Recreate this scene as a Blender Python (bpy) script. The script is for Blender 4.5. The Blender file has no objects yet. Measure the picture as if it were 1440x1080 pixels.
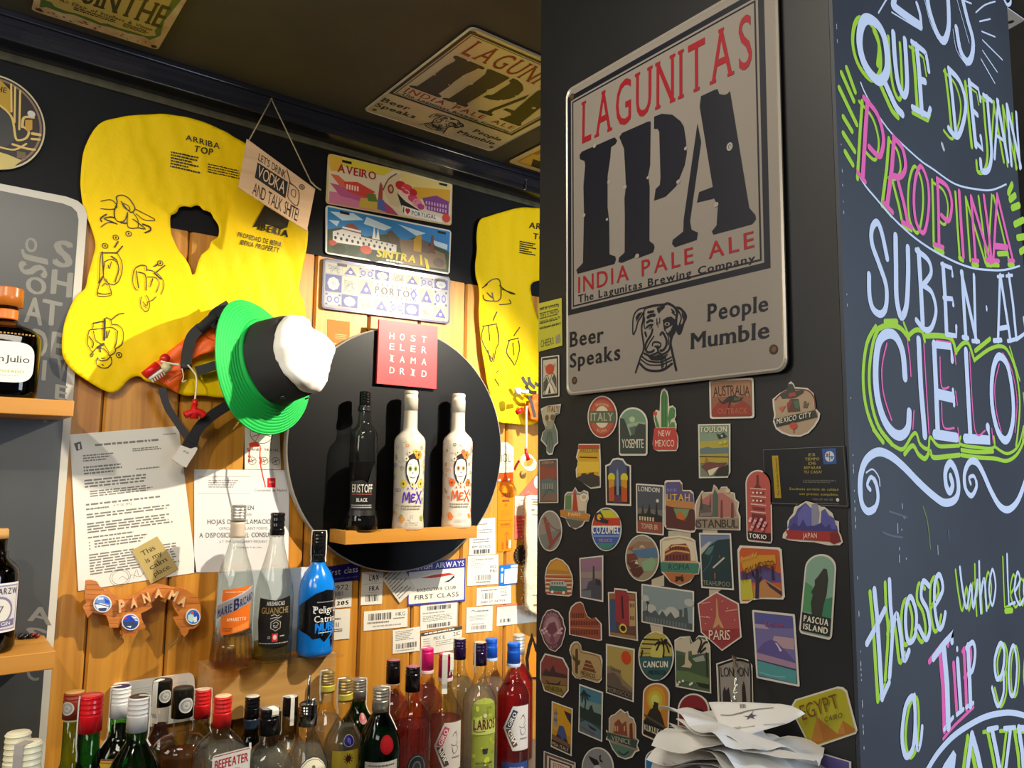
import bpy,bmesh,math,random
from mathutils import Vector,Matrix,noise
random.seed(7)
scene=bpy.context.scene
COL=scene.collection
EYE=Vector((0.0,0.0,1.65))          # the photographer's eye height
FPX=1090.0                            # focal length for a 1440 px wide frame
RC=Matrix(((0.794,0.078,0.603),(-0.608,0.082,0.790),(0.012,-0.994,0.113)))
_z=Vector((112,-9615,1090)).normalized()
_x=Vector((1436,140,1090)).normalized();_x=(_x - _z*_x.dot(_z)).normalized()
_y=_z.cross(_x)
if _y.z < 0:_y=-_y
RC=Matrix((_x,_y,_z))               # rows: world axes seen in the camera frame (x right, y down, z forward)

# ---------------------------------------------------------------- camera
cam=bpy.data.cameras.new('camera');cam_ob=bpy.data.objects.new('camera',cam);COL.objects.link(cam_ob)
cam.sensor_fit='HORIZONTAL';cam.sensor_width=36.0;cam.lens=FPX*36.0/1440.0
cam.clip_start=0.02
_r=RC @ Vector((1,0,0));_u=RC @ Vector((0,-1,0));_b=RC @ Vector((0,0,-1))
cam_ob.matrix_world=Matrix(((_r.x,_u.x,_b.x,EYE.x),(_r.y,_u.y,_b.y,EYE.y),(_r.z,_u.z,_b.z,EYE.z),(0,0,0,1)))
scene.camera=cam_ob
scene.view_settings.view_transform='Standard';scene.view_settings.look='None'
scene.view_settings.gamma=1.0;scene.view_settings.use_curve_mapping=False
scene.view_settings.exposure=0.0
scene.cycles.max_bounces=24;scene.cycles.transmission_bounces=24;scene.cycles.transparent_max_bounces=64
scene.cycles.caustics_refractive=False;scene.cycles.caustics_reflective=False
scene.cycles.sample_clamp_indirect=4.0

# ---------------------------------------------------------------- light
WALL_Y=1.58;PIL_X=0.70;CHK_Y=0.391;PIL_BACK=0.855;PIL_RIGHT=1.160
CEIL_Z=EYE.z + 0.772;BEAM_Z=EYE.z + 0.721;BEAM_Y=1.515;WOOD_TOP=EYE.z + 0.467
COUNTER_Z=EYE.z - 0.665

w=bpy.data.worlds.new('world');scene.world=w;w.use_nodes=True
w.node_tree.nodes['Background'].inputs[0].default_value=(0.95,0.95,1.0,1)
w.node_tree.nodes['Background'].inputs[1].default_value=0.07

def aim(o,target):o.rotation_euler=(Vector(target) - o.location).to_track_quat('-Z','Y').to_euler()
def spot(name,loc,target,power,col,size,blend,radius):
    l=bpy.data.lights.new(name,'SPOT');l.energy=power;l.color=col;l.spot_size=math.radians(size)
    l.spot_blend=blend;l.shadow_soft_size=radius
    o=bpy.data.objects.new(name,l);o.location=loc;COL.objects.link(o);aim(o,target);return o
def area(name,loc,target,power,col,sx,sy):
    l=bpy.data.lights.new(name,'AREA');l.energy=power;l.color=col;l.shape='RECTANGLE';l.size=sx;l.size_y=sy
    o=bpy.data.objects.new(name,l);o.location=loc;COL.objects.link(o);aim(o,target);return o
# warm spotlight under the ceiling behind the pillar, and its weaker twin on the left
spot('bar_spotlight',(1.27,0.80,EYE.z+0.66),(0.58,1.58,EYE.z-0.45),118,(1.0,0.90,0.73),85,0.6,0.012)
spot('bar_spotlight',(-0.35,0.55,EYE.z+0.62),(0.26,1.58,EYE.z-0.12),24,(1.0,0.90,0.73),66,0.8,0.015)
_l=bpy.data.lights.new('bar_spotlight_spill','POINT');_l.energy=2.2;_l.color=(1.0,0.84,0.58);_l.shadow_soft_size=0.03
_o=bpy.data.objects.new('bar_spotlight_spill',_l);_o.location=(1.30,0.95,EYE.z+0.60);COL.objects.link(_o)
# cool daylight from the shop window behind the photographer's right shoulder, and soft fills added in place of room lamps
area('window_daylight',(1.75,-1.9,EYE.z+0.25),(0.9,0.39,EYE.z),84,(0.70,0.83,1.0),1.2,1.6)
area('room_fill',(-0.9,-0.5,EYE.z+0.70),(0.7,0.9,EYE.z-0.35),10,(1.0,0.93,0.82),0.9,0.5)  # unseen fill added to lift the dark pillar and back wall
area('room_fill',(-0.95,0.95,EYE.z+0.45),(0.7,0.75,EYE.z-0.2),7,(1.0,0.93,0.82),0.5,0.5)  # side fill added in place of bounce from the bright wall
area('bottle_fill',(0.15,0.55,EYE.z+0.74),(0.45,1.25,EYE.z-0.5),7,(1.0,0.92,0.78),0.5,0.25)  # overhead fill added to brighten the front bottles

# ---------------------------------------------------------------- materials
def lin(c):
    c=c.lstrip('#');v=[int(c[i:i+2],16)/255 for i in (0,2,4)]
    return tuple(x/12.92 if x <= 0.04045 else ((x+0.055)/1.055)**2.4 for x in v) + (1,)
_mats={}
def mat(col,rough=0.5,metal=0.0,trans=0.0,ior=1.45,spec=0.5,coat=0.0,name=None,bump=0.0,bscale=300.0):
    k=(col,rough,metal,trans,ior,spec,coat,bump,bscale)
    if k in _mats:return _mats[k]
    m=bpy.data.materials.new(name or 'surface');m.use_nodes=True
    p=m.node_tree.nodes['Principled BSDF']
    p.inputs['Base Color'].default_value=lin(col);p.inputs['Roughness'].default_value=rough
    p.inputs['Metallic'].default_value=metal;p.inputs['Transmission Weight'].default_value=trans
    p.inputs['IOR'].default_value=ior;p.inputs['Specular IOR Level'].default_value=spec
    p.inputs['Coat Weight'].default_value=coat
    if bump:
        nt=m.node_tree;n=nt.nodes.new('ShaderNodeTexNoise');n.inputs['Scale'].default_value=bscale
        tc=nt.nodes.new('ShaderNodeTexCoord');b=nt.nodes.new('ShaderNodeBump');b.inputs['Strength'].default_value=bump
        b.inputs['Distance'].default_value=0.002
        nt.links.new(tc.outputs['Object'],n.inputs['Vector']);nt.links.new(n.outputs['Fac'],b.inputs['Height'])
        nt.links.new(b.outputs['Normal'],p.inputs['Normal'])
    
    _mats[k]=m;return m
def ink(col):return mat(col,0.45,name='print_ink')
def paper(col):return mat(col,0.85,spec=0.2,name='paper')

def mottled(name,c1,c2,scale,rough,bump=0.0,detail=4,spec=0.5,stretch=(1,1,1),metal=0.0):
    m=bpy.data.materials.new(name);m.use_nodes=True;nt=m.node_tree;p=nt.nodes['Principled BSDF']
    tc=nt.nodes.new('ShaderNodeTexCoord');mp=nt.nodes.new('ShaderNodeMapping');mp.inputs['Scale'].default_value=stretch
    n=nt.nodes.new('ShaderNodeTexNoise');n.inputs['Scale'].default_value=scale;n.inputs['Detail'].default_value=detail
    r=nt.nodes.new('ShaderNodeValToRGB');r.color_ramp.elements[0].position=0.3;r.color_ramp.elements[1].position=0.7
    r.color_ramp.elements[0].color=lin(c1);r.color_ramp.elements[1].color=lin(c2)
    L=nt.links.new
    L(tc.outputs['Object'],mp.inputs['Vector']);L(mp.outputs['Vector'],n.inputs['Vector']);L(n.outputs['Fac'],r.inputs['Fac'])
    L(r.outputs['Color'],p.inputs['Base Color'])
    p.inputs['Roughness'].default_value=rough;p.inputs['Specular IOR Level'].default_value=spec;p.inputs['Metallic'].default_value=metal
    if bump:
        b=nt.nodes.new('ShaderNodeBump');b.inputs['Strength'].default_value=bump;b.inputs['Distance'].default_value=0.002
        L(n.outputs['Fac'],b.inputs['Height']);L(b.outputs['Normal'],p.inputs['Normal'])
    
    return m

def wood(name,c1,c2,c3,axis='Z',scale=1.0,knots=False,rough=0.4,plank=0.0,plank0=0.0,spec=0.5):
    """pine: grain lines stretched along one axis, soft tone drift, optional knots and per-plank tone"""
    m=bpy.data.materials.new(name);m.use_nodes=True;nt=m.node_tree;p=nt.nodes['Principled BSDF'];L=nt.links.new
    N=nt.nodes.new
    tc=N('ShaderNodeTexCoord');mp=N('ShaderNodeMapping')
    st={'Z':(38,38,1.6),'X':(1.6,38,38),'Y':(38,1.6,38)}[axis]
    mp.inputs['Scale'].default_value=tuple(s*scale for s in st)
    L(tc.outputs['Object'],mp.inputs['Vector'])
    vec=mp.outputs['Vector'];val=None
    if plank:
        sx=N('ShaderNodeSeparateXYZ');L(tc.outputs['Object'],sx.inputs[0])
        a=N('ShaderNodeMath');a.operation='SUBTRACT';a.inputs[1].default_value=plank0;L(sx.outputs['X'],a.inputs[0])
        d=N('ShaderNodeMath');d.operation='DIVIDE';d.inputs[1].default_value=plank;L(a.outputs[0],d.inputs[0])
        fl=N('ShaderNodeMath');fl.operation='FLOOR';L(d.outputs[0],fl.inputs[0])
        wn=N('ShaderNodeTexWhiteNoise');wn.noise_dimensions='1D';L(fl.outputs[0],wn.inputs['W'])
        val=wn.outputs['Value']
        ml=N('ShaderNodeVectorMath');ml.operation='SCALE';ml.inputs['Scale'].default_value=9.0;L(wn.outputs['Color'],ml.inputs[0])
        ad=N('ShaderNodeVectorMath');ad.operation='ADD';L(mp.outputs['Vector'],ad.inputs[0]);L(ml.outputs['Vector'],ad.inputs[1])
        vec=ad.outputs['Vector']
    
    n=N('ShaderNodeTexNoise');n.inputs['Scale'].default_value=1.0;n.inputs['Detail'].default_value=5;n.inputs['Distortion'].default_value=1.2
    L(vec,n.inputs['Vector'])
    n2=N('ShaderNodeTexNoise');n2.inputs['Scale'].default_value=0.22;n2.inputs['Detail'].default_value=2;L(vec,n2.inputs['Vector'])
    r=N('ShaderNodeValToRGB');e=r.color_ramp.elements
    e[0].position=0.34;e[0].color=lin(c1);e[1].position=0.62;e[1].color=lin(c2)
    L(n.outputs['Fac'],r.inputs['Fac'])
    mx=N('ShaderNodeMixRGB');mx.blend_type='MIX';mx.inputs['Color2'].default_value=lin(c3)
    rr=N('ShaderNodeMapRange');rr.inputs[1].default_value=0.42;rr.inputs[2].default_value=0.7;rr.inputs[4].default_value=0.55
    L(n2.outputs['Fac'],rr.inputs[0]);L(rr.outputs[0],mx.inputs['Fac']);L(r.outputs['Color'],mx.inputs['Color1'])
    out=mx.outputs['Color']
    if plank:
        hs=N('ShaderNodeHueSaturation');mr=N('ShaderNodeMapRange');mr.inputs[3].default_value=0.86;mr.inputs[4].default_value=1.12
        L(val,mr.inputs[0]);L(mr.outputs[0],hs.inputs['Value']);L(out,hs.inputs['Color']);out=hs.outputs['Color']
    
    if knots:
        mk=N('ShaderNodeMapping');mk.inputs['Scale'].default_value=(7.6,7.6,4.2);L(tc.outputs['Object'],mk.inputs['Vector'])
        v=N('ShaderNodeTexVoronoi');v.inputs['Scale'].default_value=1.0;L(mk.outputs['Vector'],v.inputs['Vector'])
        kr=N('ShaderNodeMapRange');kr.inputs[1].default_value=0.055;kr.inputs[2].default_value=0.10;kr.inputs[3].default_value=0.75;kr.inputs[4].default_value=0.0
        L(v.outputs['Distance'],kr.inputs[0])
        mk2=N('ShaderNodeMixRGB');mk2.inputs['Color2'].default_value=lin('#7a3d14');L(kr.outputs[0],mk2.inputs['Fac']);L(out,mk2.inputs['Color1'])
        out=mk2.outputs['Color']
    
    L(out,p.inputs['Base Color']);p.inputs['Roughness'].default_value=rough;p.inputs['Specular IOR Level'].default_value=spec
    b=N('ShaderNodeBump');b.inputs['Strength'].default_value=0.12;b.inputs['Distance'].default_value=0.001
    L(n.outputs['Fac'],b.inputs['Height']);L(b.outputs['Normal'],p.inputs['Normal'])
    return m

# ---------------------------------------------------------------- objects
def tag(o,label=None,cat=None,group=None,kind=None):
    if label:o['label']=label
    if cat:o['category']=cat
    if group:o['group']=group
    if kind:o['kind']=kind
    return o
def empty(name,loc,label=None,cat=None,group=None,rz=0.0):
    o=bpy.data.objects.new(name,None);o.empty_display_size=0.03;COL.objects.link(o)
    o.location=loc;o.rotation_euler=(0,0,rz);return tag(o,label,cat,group)
def link_mesh(name,me,parent=None):
    o=bpy.data.objects.new(name,me);COL.objects.link(o)
    if parent is not None:o.parent=parent
    return o

class MB:
    """collects raw geometry in world (or given local) space and links it as one mesh object"""
    def __init__(s):s.v=[];s.f=[];s.m=[];s.mats=[];s.sm=[]
    def mi(s,m):
        if m not in s.mats:s.mats.append(m)
        return s.mats.index(m)
    
    def add(s,verts,faces,m,smooth=False):
        b=len(s.v);k=s.mi(m)
        s.v += [Vector(p) for p in verts]
        for f in faces:s.f.append([i+b for i in f]);s.m.append(k);s.sm.append(smooth)
    
    def box(s,lo,hi,m):
        x0,y0,z0=lo;x1,y1,z1=hi
        s.add([(x0,y0,z0),(x1,y0,z0),(x1,y1,z0),(x0,y1,z0),(x0,y0,z1),(x1,y0,z1),(x1,y1,z1),(x0,y1,z1)],
              [(3,2,1,0),(4,5,6,7),(0,1,5,4),(1,2,6,5),(2,3,7,6),(3,0,4,7)],m)
    
    def tube(s,pts,rad,m,seg=8,close=False):
        pts=[Vector(p) for p in pts];n=len(pts);vs=[];fs=[]
        rads=rad if isinstance(rad,(list,tuple)) else [rad]*n
        up=Vector((0.123,0.31,0.94)).normalized()
        for i,p in enumerate(pts):
            t=(pts[min(i+1,n-1)] - pts[max(i-1,0)])
            if close:t=pts[(i+1) % n] - pts[i-1]
            t.normalize();a=t.cross(up)
            if a.length < 1e-3:a=t.cross(Vector((1,0,0)))
            a.normalize();b=t.cross(a)
            for k in range(seg):
                an=2*math.pi*k/seg;vs.append(p + a*math.cos(an)*rads[i] + b*math.sin(an)*rads[i])
        
        
        for i in range(n if close else n-1):
            j=(i+1) % n
            for k in range(seg):fs.append((i*seg+k,i*seg+(k+1) % seg,j*seg+(k+1) % seg,j*seg+k))
        
        if not close:fs.append(list(range(seg))[::-1]);fs.append([(n-1)*seg+k for k in range(seg)])
        s.add(vs,fs,m,True)
    
    def ribbon(s,pts,width,thick,nrm,m,wdir=None):
        """flat webbing strap along a path"""
        pts=[Vector(p) for p in pts];n=len(pts);vs=[];fs=[]
        for i,p in enumerate(pts):
            t=(pts[min(i+1,n-1)] - pts[max(i-1,0)]).normalized()
            nn=Vector(nrm[i] if isinstance(nrm,list) else nrm).normalized()
            a=wdir.normalized() if wdir is not None else t.cross(nn).normalized()
            nn=a.cross(t).normalized()
            for sa,sb in ((-1,-1),(1,-1),(1,1),(-1,1)):vs.append(p + a*(width/2*sa) + nn*(thick/2*sb))
        
        for i in range(n-1):
            for k in range(4):fs.append((i*4+k,i*4+(k+1) % 4,(i+1)*4+(k+1) % 4,(i+1)*4+k))
        
        fs.append((3,2,1,0));fs.append([(n-1)*4+k for k in range(4)])
        s.add(vs,fs,m)
    
    def build(s,name,parent=None,origin=None,fixn=True,bevel=0.0):
        org=Vector(origin) if origin is not None else (Vector((0,0,0)) if parent is not None else None)
        if org is None:
            org=Vector((0,0,0))
            if s.v:
                xs=[v.x for v in s.v];ys=[v.y for v in s.v];zs=[v.z for v in s.v]
                org=Vector(((min(xs)+max(xs))/2,(min(ys)+max(ys))/2,min(zs)))
        
        
        if parent is not None and origin is None:org=parent_loc(parent)
        me=bpy.data.meshes.new(name)
        me.from_pydata([tuple(v-org) for v in s.v],[],s.f);me.update()
        for m in s.mats:me.materials.append(m)
        me.polygons.foreach_set('material_index',s.m);me.polygons.foreach_set('use_smooth',s.sm)
        o=link_mesh(name,me,parent)
        if parent is None:o.location=org
        if bevel:
            b=o.modifiers.new('bevel','BEVEL');b.width=bevel;b.segments=2;b.limit_method='ANGLE';b.angle_limit=0.6
        
        return o
def parent_loc(o):
    p=Vector((0,0,0))
    while o is not None:p += o.location;o=o.parent
    return p

# ---------------------------------------------------------------- flat planes of the place
class Plane:
    def __init__(s,o,u,v):
        s.o=Vector(o);s.u=Vector(u).normalized();s.v=Vector(v).normalized();s.n=s.u.cross(s.v).normalized()
    
    def px(s,p):
        """where the line of sight through a photo pixel meets this plane, in plane metres"""
        r=RC @ Vector(((p[0]-720)/FPX,(p[1]-540)/FPX,1.0))
        t=(s.o-EYE).dot(s.n)/r.dot(s.n);d=EYE + r*t - s.o
        return (d.dot(s.u),d.dot(s.v))
    
    def at(s,a,b,h=0.0):return s.o + s.u*a + s.v*b + s.n*h
    def pt(s,p,h=0.0):a=s.px(p);return s.at(a[0],a[1],h)
def WALL(d):return Plane((0,WALL_Y-d,EYE.z),(1,0,0),(0,0,1))
def PIL(d):return Plane((PIL_X-d,0,EYE.z),(0,-1,0),(0,0,1))
def CHK(d):return Plane((0,CHK_Y-d,EYE.z),(1,0,0),(0,0,1))
def CEI(d):return Plane((0,0,CEIL_Z-d),(1,0,0),(0,-1,0))
def HOR(z):return Plane((0,0,z),(1,0,0),(0,1,0))
def zm(x0,y0,s):return lambda x,y:(x0+x/s,y0+y/s)      # pixel of an enlarged crop -> photo pixel

def quad(pl,TL,TR,BR,BL):
    P=[pl.px(p) for p in (TL,TR,BR,BL)]
    def q(u,v):
        a=[(P[0][i]*(1-u)+P[1][i]*u)*(1-v) + (P[3][i]*(1-u)+P[2][i]*u)*v for i in (0,1)]
        return (a[0],a[1])
    
    return q
def box2(cx,cy,w_,h_,rot=0.0):
    c,s=math.cos(rot),math.sin(rot)
    def q(u,v):
        x=(u-.5)*w_;y=(.5-v)*h_
        return (cx+x*c-y*s,cy+x*s+y*c)
    
    return q
def sub(q,x0,y0,x1,y1):return lambda u,v:q(x0+(x1-x0)*u,y0+(y1-y0)*v)

# glyphs: outlines of Blender's own letters, cached per character
_gl={}
def glyph(ch,bold=0.0):
    k=(ch,bold)
    if k in _gl:return _gl[k]
    cu=bpy.data.curves.new('g','FONT');cu.body=ch;cu.resolution_u=3;cu.offset=bold;cu.fill_mode='FRONT';cu.dimensions='2D'
    ob=bpy.data.objects.new('g',cu)
    me=bpy.data.meshes.new_from_object(ob)
    vs=[(v.co.x,v.co.y) for v in me.vertices];fs=[list(p.vertices) for p in me.polygons]
    bpy.data.objects.remove(ob);bpy.data.curves.remove(cu);bpy.data.meshes.remove(me)
    if vs:x0=min(v[0] for v in vs);x1=max(v[0] for v in vs)
    else:x0,x1=0,0.22
    _gl[k]=([(x-x0,y) for x,y in vs],fs,x1-x0);return _gl[k]
_cap=None
def cap_h():
    global _cap
    if _cap is None:_cap=max(v[1] for v in glyph('H')[0])
    return _cap
def serifs(vs,fs,size,thick):
    """slab serifs: a bar on every short horizontal end of a stroke"""
    cnt={}
    for f in fs:
        for i in range(len(f)):
            e=tuple(sorted((f[i],f[(i+1) % len(f)])));cnt[e]=cnt.get(e,0)+1
    
    
    H=cap_h();out=[]
    ends=[(round((vs[a][1]+vs[b][1])/2,2),min(vs[a][0],vs[b][0]),max(vs[a][0],vs[b][0])) for (a,b),c in cnt.items() if c == 1 and abs(vs[a][1]-vs[b][1]) <= .004 and abs(vs[a][0]-vs[b][0]) > .02]
    for (a,b),c in cnt.items():
        if c != 1:continue
        (xa,ya),(xb,yb)=vs[a],vs[b]
        if abs(ya-yb) > 0.004:continue
        L=abs(xa-xb)
        if L < 0.03 or L > 0.26:continue
        m=(ya+yb)/2
        if abs(m) < 0.02:y0,y1=m,m+thick
        elif abs(m-H) < 0.03 or abs(m-0.76*H) < 0.06 or abs(m-1.04*H) < .04:y0,y1=m-thick,m
        else:continue
        x0,x1=min(xa,xb),max(xa,xb);gl=gr=2*size+.06
        for (yy,e0,e1) in ends:
            if abs(yy-m) < .03:
                if e1 < x0-.001:gl=min(gl,x0-e1)
                if e0 > x1+.001:gr=min(gr,e0-x1)
        
        
        x0 -= max(0,min(size,gl/2-.03));x1 += max(0,min(size,gr/2-.03))
        out.append([(x0,y0),(x1,y0),(x1,y1),(x0,y1)])
    
    return out

def catmull(pts,n=6,closed=False):
    if len(pts) < 3:return pts
    P=list(pts);out=[]
    N=len(P);rng=range(N if closed else N-1)
    for i in rng:
        p0=P[i-1] if (i > 0 or closed) else P[0];p1=P[i];p2=P[(i+1) % N];p3=P[(i+2) % N] if (closed or i+2 < N) else P[-1]
        for k in range(n):
            t=k/n
            out.append(tuple(0.5*((2*p1[j]) + (-p0[j]+p2[j])*t + (2*p0[j]-5*p1[j]+4*p2[j]-p3[j])*t*t + (-p0[j]+3*p1[j]-3*p2[j]+p3[j])*t**3) for j in range(len(p1))))
    
    
    if not closed:out.append(tuple(P[-1]))
    return out

LAY=0.00013
class Sheet(MB):
    """a thin printed thing lying on a plane: card body plus layers of ink; plane coordinates in metres"""
    def __init__(s,pl,t=0.0):MB.__init__(s);s.pl=pl;s.t=t;s.c=0;s.hold=False
    def _h(s,lay):
        if not s.hold:s.c += 1
        return s.t + LAY*(lay + .02*(s.c % 45))           # later ink lies a hair above earlier ink
    
    def slab(s,pts,m,t=None,back=0.0,edge=None):
        if t is None:t=s.t
        n=len(pts);ar=sum(pts[i][0]*pts[(i+1) % n][1]-pts[(i+1) % n][0]*pts[i][1] for i in range(n))
        if ar < 0:pts=pts[::-1]
        top=[s.pl.at(a,b,t) for a,b in pts];bot=[s.pl.at(a,b,back) for a,b in pts]
        s.add(top,[list(range(n))],m)
        s.add(top+bot,[(i,n+i,n+(i+1) % n,(i+1) % n) for i in range(n)] + [[n+i for i in range(n)][::-1]],edge or m)
    
    def poly(s,pts,m,lay=1):
        n=len(pts);ar=sum(pts[i][0]*pts[(i+1) % n][1]-pts[(i+1) % n][0]*pts[i][1] for i in range(n))
        if ar < 0:pts=pts[::-1]
        s.add([s.pl.at(a,b,s._h(lay)) for a,b in pts],[list(range(n))],m)
    
    def stroke(s,pts,wd,m,lay=1,smooth=True,closed=False,taper=False):
        if smooth:pts=catmull(pts,5,closed)
        n=len(pts);L=[];R=[]
        if n < 2:return
        for i in range(n):
            if closed:a,b=pts[i-1],pts[(i+1) % n]
            else:a,b=pts[max(i-1,0)],pts[min(i+1,n-1)]
            dx,dy=b[0]-a[0],b[1]-a[1];l=math.hypot(dx,dy) or 1
            ww=wd[min(i*len(wd)//n,len(wd)-1)] if isinstance(wd,(list,tuple)) else wd
            ww=ww/2*(1 if not taper else max(0.15,math.sin(math.pi*(i+.5)/n)))
            L.append((pts[i][0]-dy/l*ww,pts[i][1]+dx/l*ww));R.append((pts[i][0]+dy/l*ww,pts[i][1]-dx/l*ww))
        
        h=s._h(lay);vs=[s.pl.at(a,b,h) for a,b in L+R]
        fs=[(n+i,n+(i+1) % n,(i+1) % n,i) for i in range(n if closed else n-1)]
        s.add(vs,fs,m)
        if not closed and not taper:# rounded ends
            for e,i in ((pts[0],0),(pts[-1],n-1)):
                ww=wd if not isinstance(wd,(list,tuple)) else wd[0 if i == 0 else -1]
                s.ell(e[0],e[1],ww*.5,ww*.5,m,lay,10)
    
    
    
    def ell(s,cx,cy,rx,ry,m,lay=1,n=28):
        s.poly([(cx+rx*math.cos(2*math.pi*k/n),cy+ry*math.sin(2*math.pi*k/n)) for k in range(n)],m,lay)
    
    def text(s,q,st,m,lay=1,box=(0,0,1,1),bold=0.0,serif=0.0,track=0.11,shear=0.0,jitter=None,arc=0.0,fit=None,ext=None):
        """letters fitted to the box (cap height and width) of a unit frame q; the same letters extruded when ext is given"""
        x0,y0,x1,y1=box;H=cap_h();g=[];x=0.0
        for ch in st:
            if ch == ' ':x += 0.30+track;continue
            vs,fs,wd=glyph(ch,bold if ext else 0.0);g.append((ch,x+bold,vs,fs));x += wd+track+2*bold
        
        W=max(x-track,1e-3);sx=(x1-x0)/W
        if fit:sx=min(sx,fit*abs((y1-y0))/H);off=((x1-x0)-sx*W)/2
        else:off=0
        s._h(lay);s.hold=True
        for ch,gx,vs,fs in g:
            polys=[[vs[i] for i in f] for f in fs];n0=nb=len(polys)
            if bold and ext is None:polys += [[(a+bold*sg,b+bold*.4*sg) for a,b in pg] for sg in (-1,1) for pg in polys[:n0]];nb=len(polys)
            if serif:polys += serifs(vs,fs,serif,serif*0.8)
            jy=jitter() if jitter else 0
            for ip,pg in enumerate(polys):
                P=[]
                for (a,b) in pg:
                    uu=x0+off+(gx+a+shear*b)*sx;vv=y1-(b/H)*(y1-y0)+jy
                    if arc:tt=(uu-x0)/(x1-x0)*2-1;vv += arc*(tt*tt)
                    P.append(q(uu,vv))
                
                if ext is None:s.poly(P,m,lay+(0 if ip < n0 else .12 if ip < 2*n0 else .24 if ip < nb else .38+.12*(ip % 2)))
                else:s.slab(P,m,ext,0.0)
        
        
        s.hold=False
    
    def lines(s,q,m,lay,box,n,wd=0.5,seed=1,ragged=0.5,words=True):
        """rows of small print too small to read in the photo"""
        rnd=random.Random(seed);x0,y0,x1,y1=box;dy=(y1-y0)/n
        for i in range(n):
            ya=y0+dy*i;yb=ya+dy*wd;x=x0;end=x1-(x1-x0)*ragged*rnd.random()
            while x < end:
                l=(x1-x0)*rnd.uniform(.03,.13) if words else end-x
                xe=min(x+l,end);s.poly([q(x,ya),q(xe,ya),q(xe,yb),q(x,yb)],m,lay);x=xe+(x1-x0)*.018
    
    
    
    def barcode(s,q,m,lay,box,n=24,seed=2):
        rnd=random.Random(seed);x0,y0,x1,y1=box;ws=[rnd.choice((.5,.5,1,1.6)) for _ in range(2*n)];t=sum(ws);x=x0
        for i,a in enumerate(ws):
            xe=x+(x1-x0)*a/t
            if i % 2 == 0:s.poly([q(x,y0),q(xe,y0),q(xe,y1),q(x,y1)],m,lay)
            x=xe

# outlines in the unit square
def o_rect():return [(0,0),(1,0),(1,1),(0,1)]
def o_rr(r=0.08,ry=None,n=5):
    ry=ry or r;P=[]
    for cx,cy,a0 in ((1-r,ry,-90),(1-r,1-ry,0),(r,1-ry,90),(r,ry,180)):
        for k in range(n+1):
            a=math.radians(a0+90*k/n);P.append((cx+r*math.cos(a),cy+ry*math.sin(a)))
    
    
    return P
def o_ell(n=36):return [(.5+.5*math.cos(2*math.pi*k/n),.5+.5*math.sin(2*math.pi*k/n)) for k in range(n)]
def o_arch(hh=0.35,r=0.07,n=14):
    P=[(.5-.5*math.cos(math.pi*k/n),hh-hh*math.sin(math.pi*k/n)) for k in range(n+1)]
    for cx,cy,a0 in ((1-r,1-r*.7,0),(r,1-r*.7,90)):
        for k in range(5):
            a=math.radians(a0+90*k/4);P.append((cx+r*math.cos(a),cy+r*.7*math.sin(a)))
    
    
    return P
def inset(P,b,by=None):
    by=by or b;return [(.5+(x-.5)*(1-2*b),.5+(y-.5)*(1-2*by)) for x,y in P]
def P_(q,pts):return [q(u,v) for u,v in pts]
# ================================================================ the room
pine=wood('pine_planks','#b5761f','#d6983a','#ad6a18','Z',1.0,True,0.42,0.1322,0.265)
pine_dark=wood('pine_shelf','#b9802e','#cc9038','#ac7020','X',1.0,False,0.45)
black_wall=mottled('black_wall_paint','#08080a','#0d0d10',6,0.6,0.05,spec=.22)
m_groove=mat('#3d2109',0.8)
mb=MB()
pw=0.1322;x=0.265-pw*4;g=0.0022;ch=0.004
while x < 1.75:
    a,b=x+g/2,x+pw-g/2
    for (z0,z1) in ((COUNTER_Z-0.3,WOOD_TOP),):
        y=WALL_Y
        mb.add([(a,y+.006,z0),(a+ch,y,z0),(b-ch,y,z0),(b,y+.006,z0),(a,y+.006,z1),(a+ch,y,z1),(b-ch,y,z1),(b,y+.006,z1)],
               [(0,1,5,4),(1,2,6,5),(2,3,7,6)],pine)
    
    mb.add([(b,y+.006,z0),(b+g,y+.006,z0),(b+g,y+.006,z1),(b,y+.006,z1)],[(0,1,2,3)],m_groove)
    x += pw
mb.box((-1.2,WALL_Y+.0065,0),(3.2,WALL_Y+.1,COUNTER_Z-.2),black_wall)
mb.box((-1.2,WALL_Y+.0065,COUNTER_Z-.2),(3.2,WALL_Y+.1,WOOD_TOP),m_groove)
tag(mb.build('wall_back',origin=(0,0,0)),kind='structure')
mb=MB();mb.box((-1.2,WALL_Y-.001,WOOD_TOP),(3.2,WALL_Y+.1,CEIL_Z),black_wall)
mb.box((1.75,WALL_Y-.001,0),(3.2,WALL_Y+.006,WOOD_TOP),black_wall)
tag(mb.build('wall_back_upper',origin=(0,0,0)),kind='structure')
# moulding under the beam, the beam itself, ceiling, floor
m_trim=mottled('moulding','#3d3a30','#57533f',30,0.5)
mb=MB();z=BEAM_Z
prof=[(0,-.012),(-.008,-.012),(-.011,-.008),(-.009,-.003),(-.013,0),(0,0)]
n=len(prof);vs=[(xx,WALL_Y-.001+dy,z+dz) for xx in (-1.2,3.2) for dy,dz in prof]
mb.add(vs,[(i,(i+1) % n,n+(i+1) % n,n+i) for i in range(n)],m_trim)
tag(mb.build('trim_1',origin=(0,0,0)),kind='structure')
m_beam=mottled('beam_varnish','#14151c','#22232b',14,0.22,0.35,stretch=(0.25,3,6))
mb=MB();mb.box((-1.2,BEAM_Y,BEAM_Z),(3.2,WALL_Y,CEIL_Z),m_beam)
mb.box((-1.2,BEAM_Y-.006,CEIL_Z-.012),(3.2,BEAM_Y,CEIL_Z),m_beam)
tag(mb.build('trim_2',origin=(0,0,0),bevel=.002),kind='structure')
m_ceil=mottled('ceiling_paint','#3a362c','#443f33',9,0.7)
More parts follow.
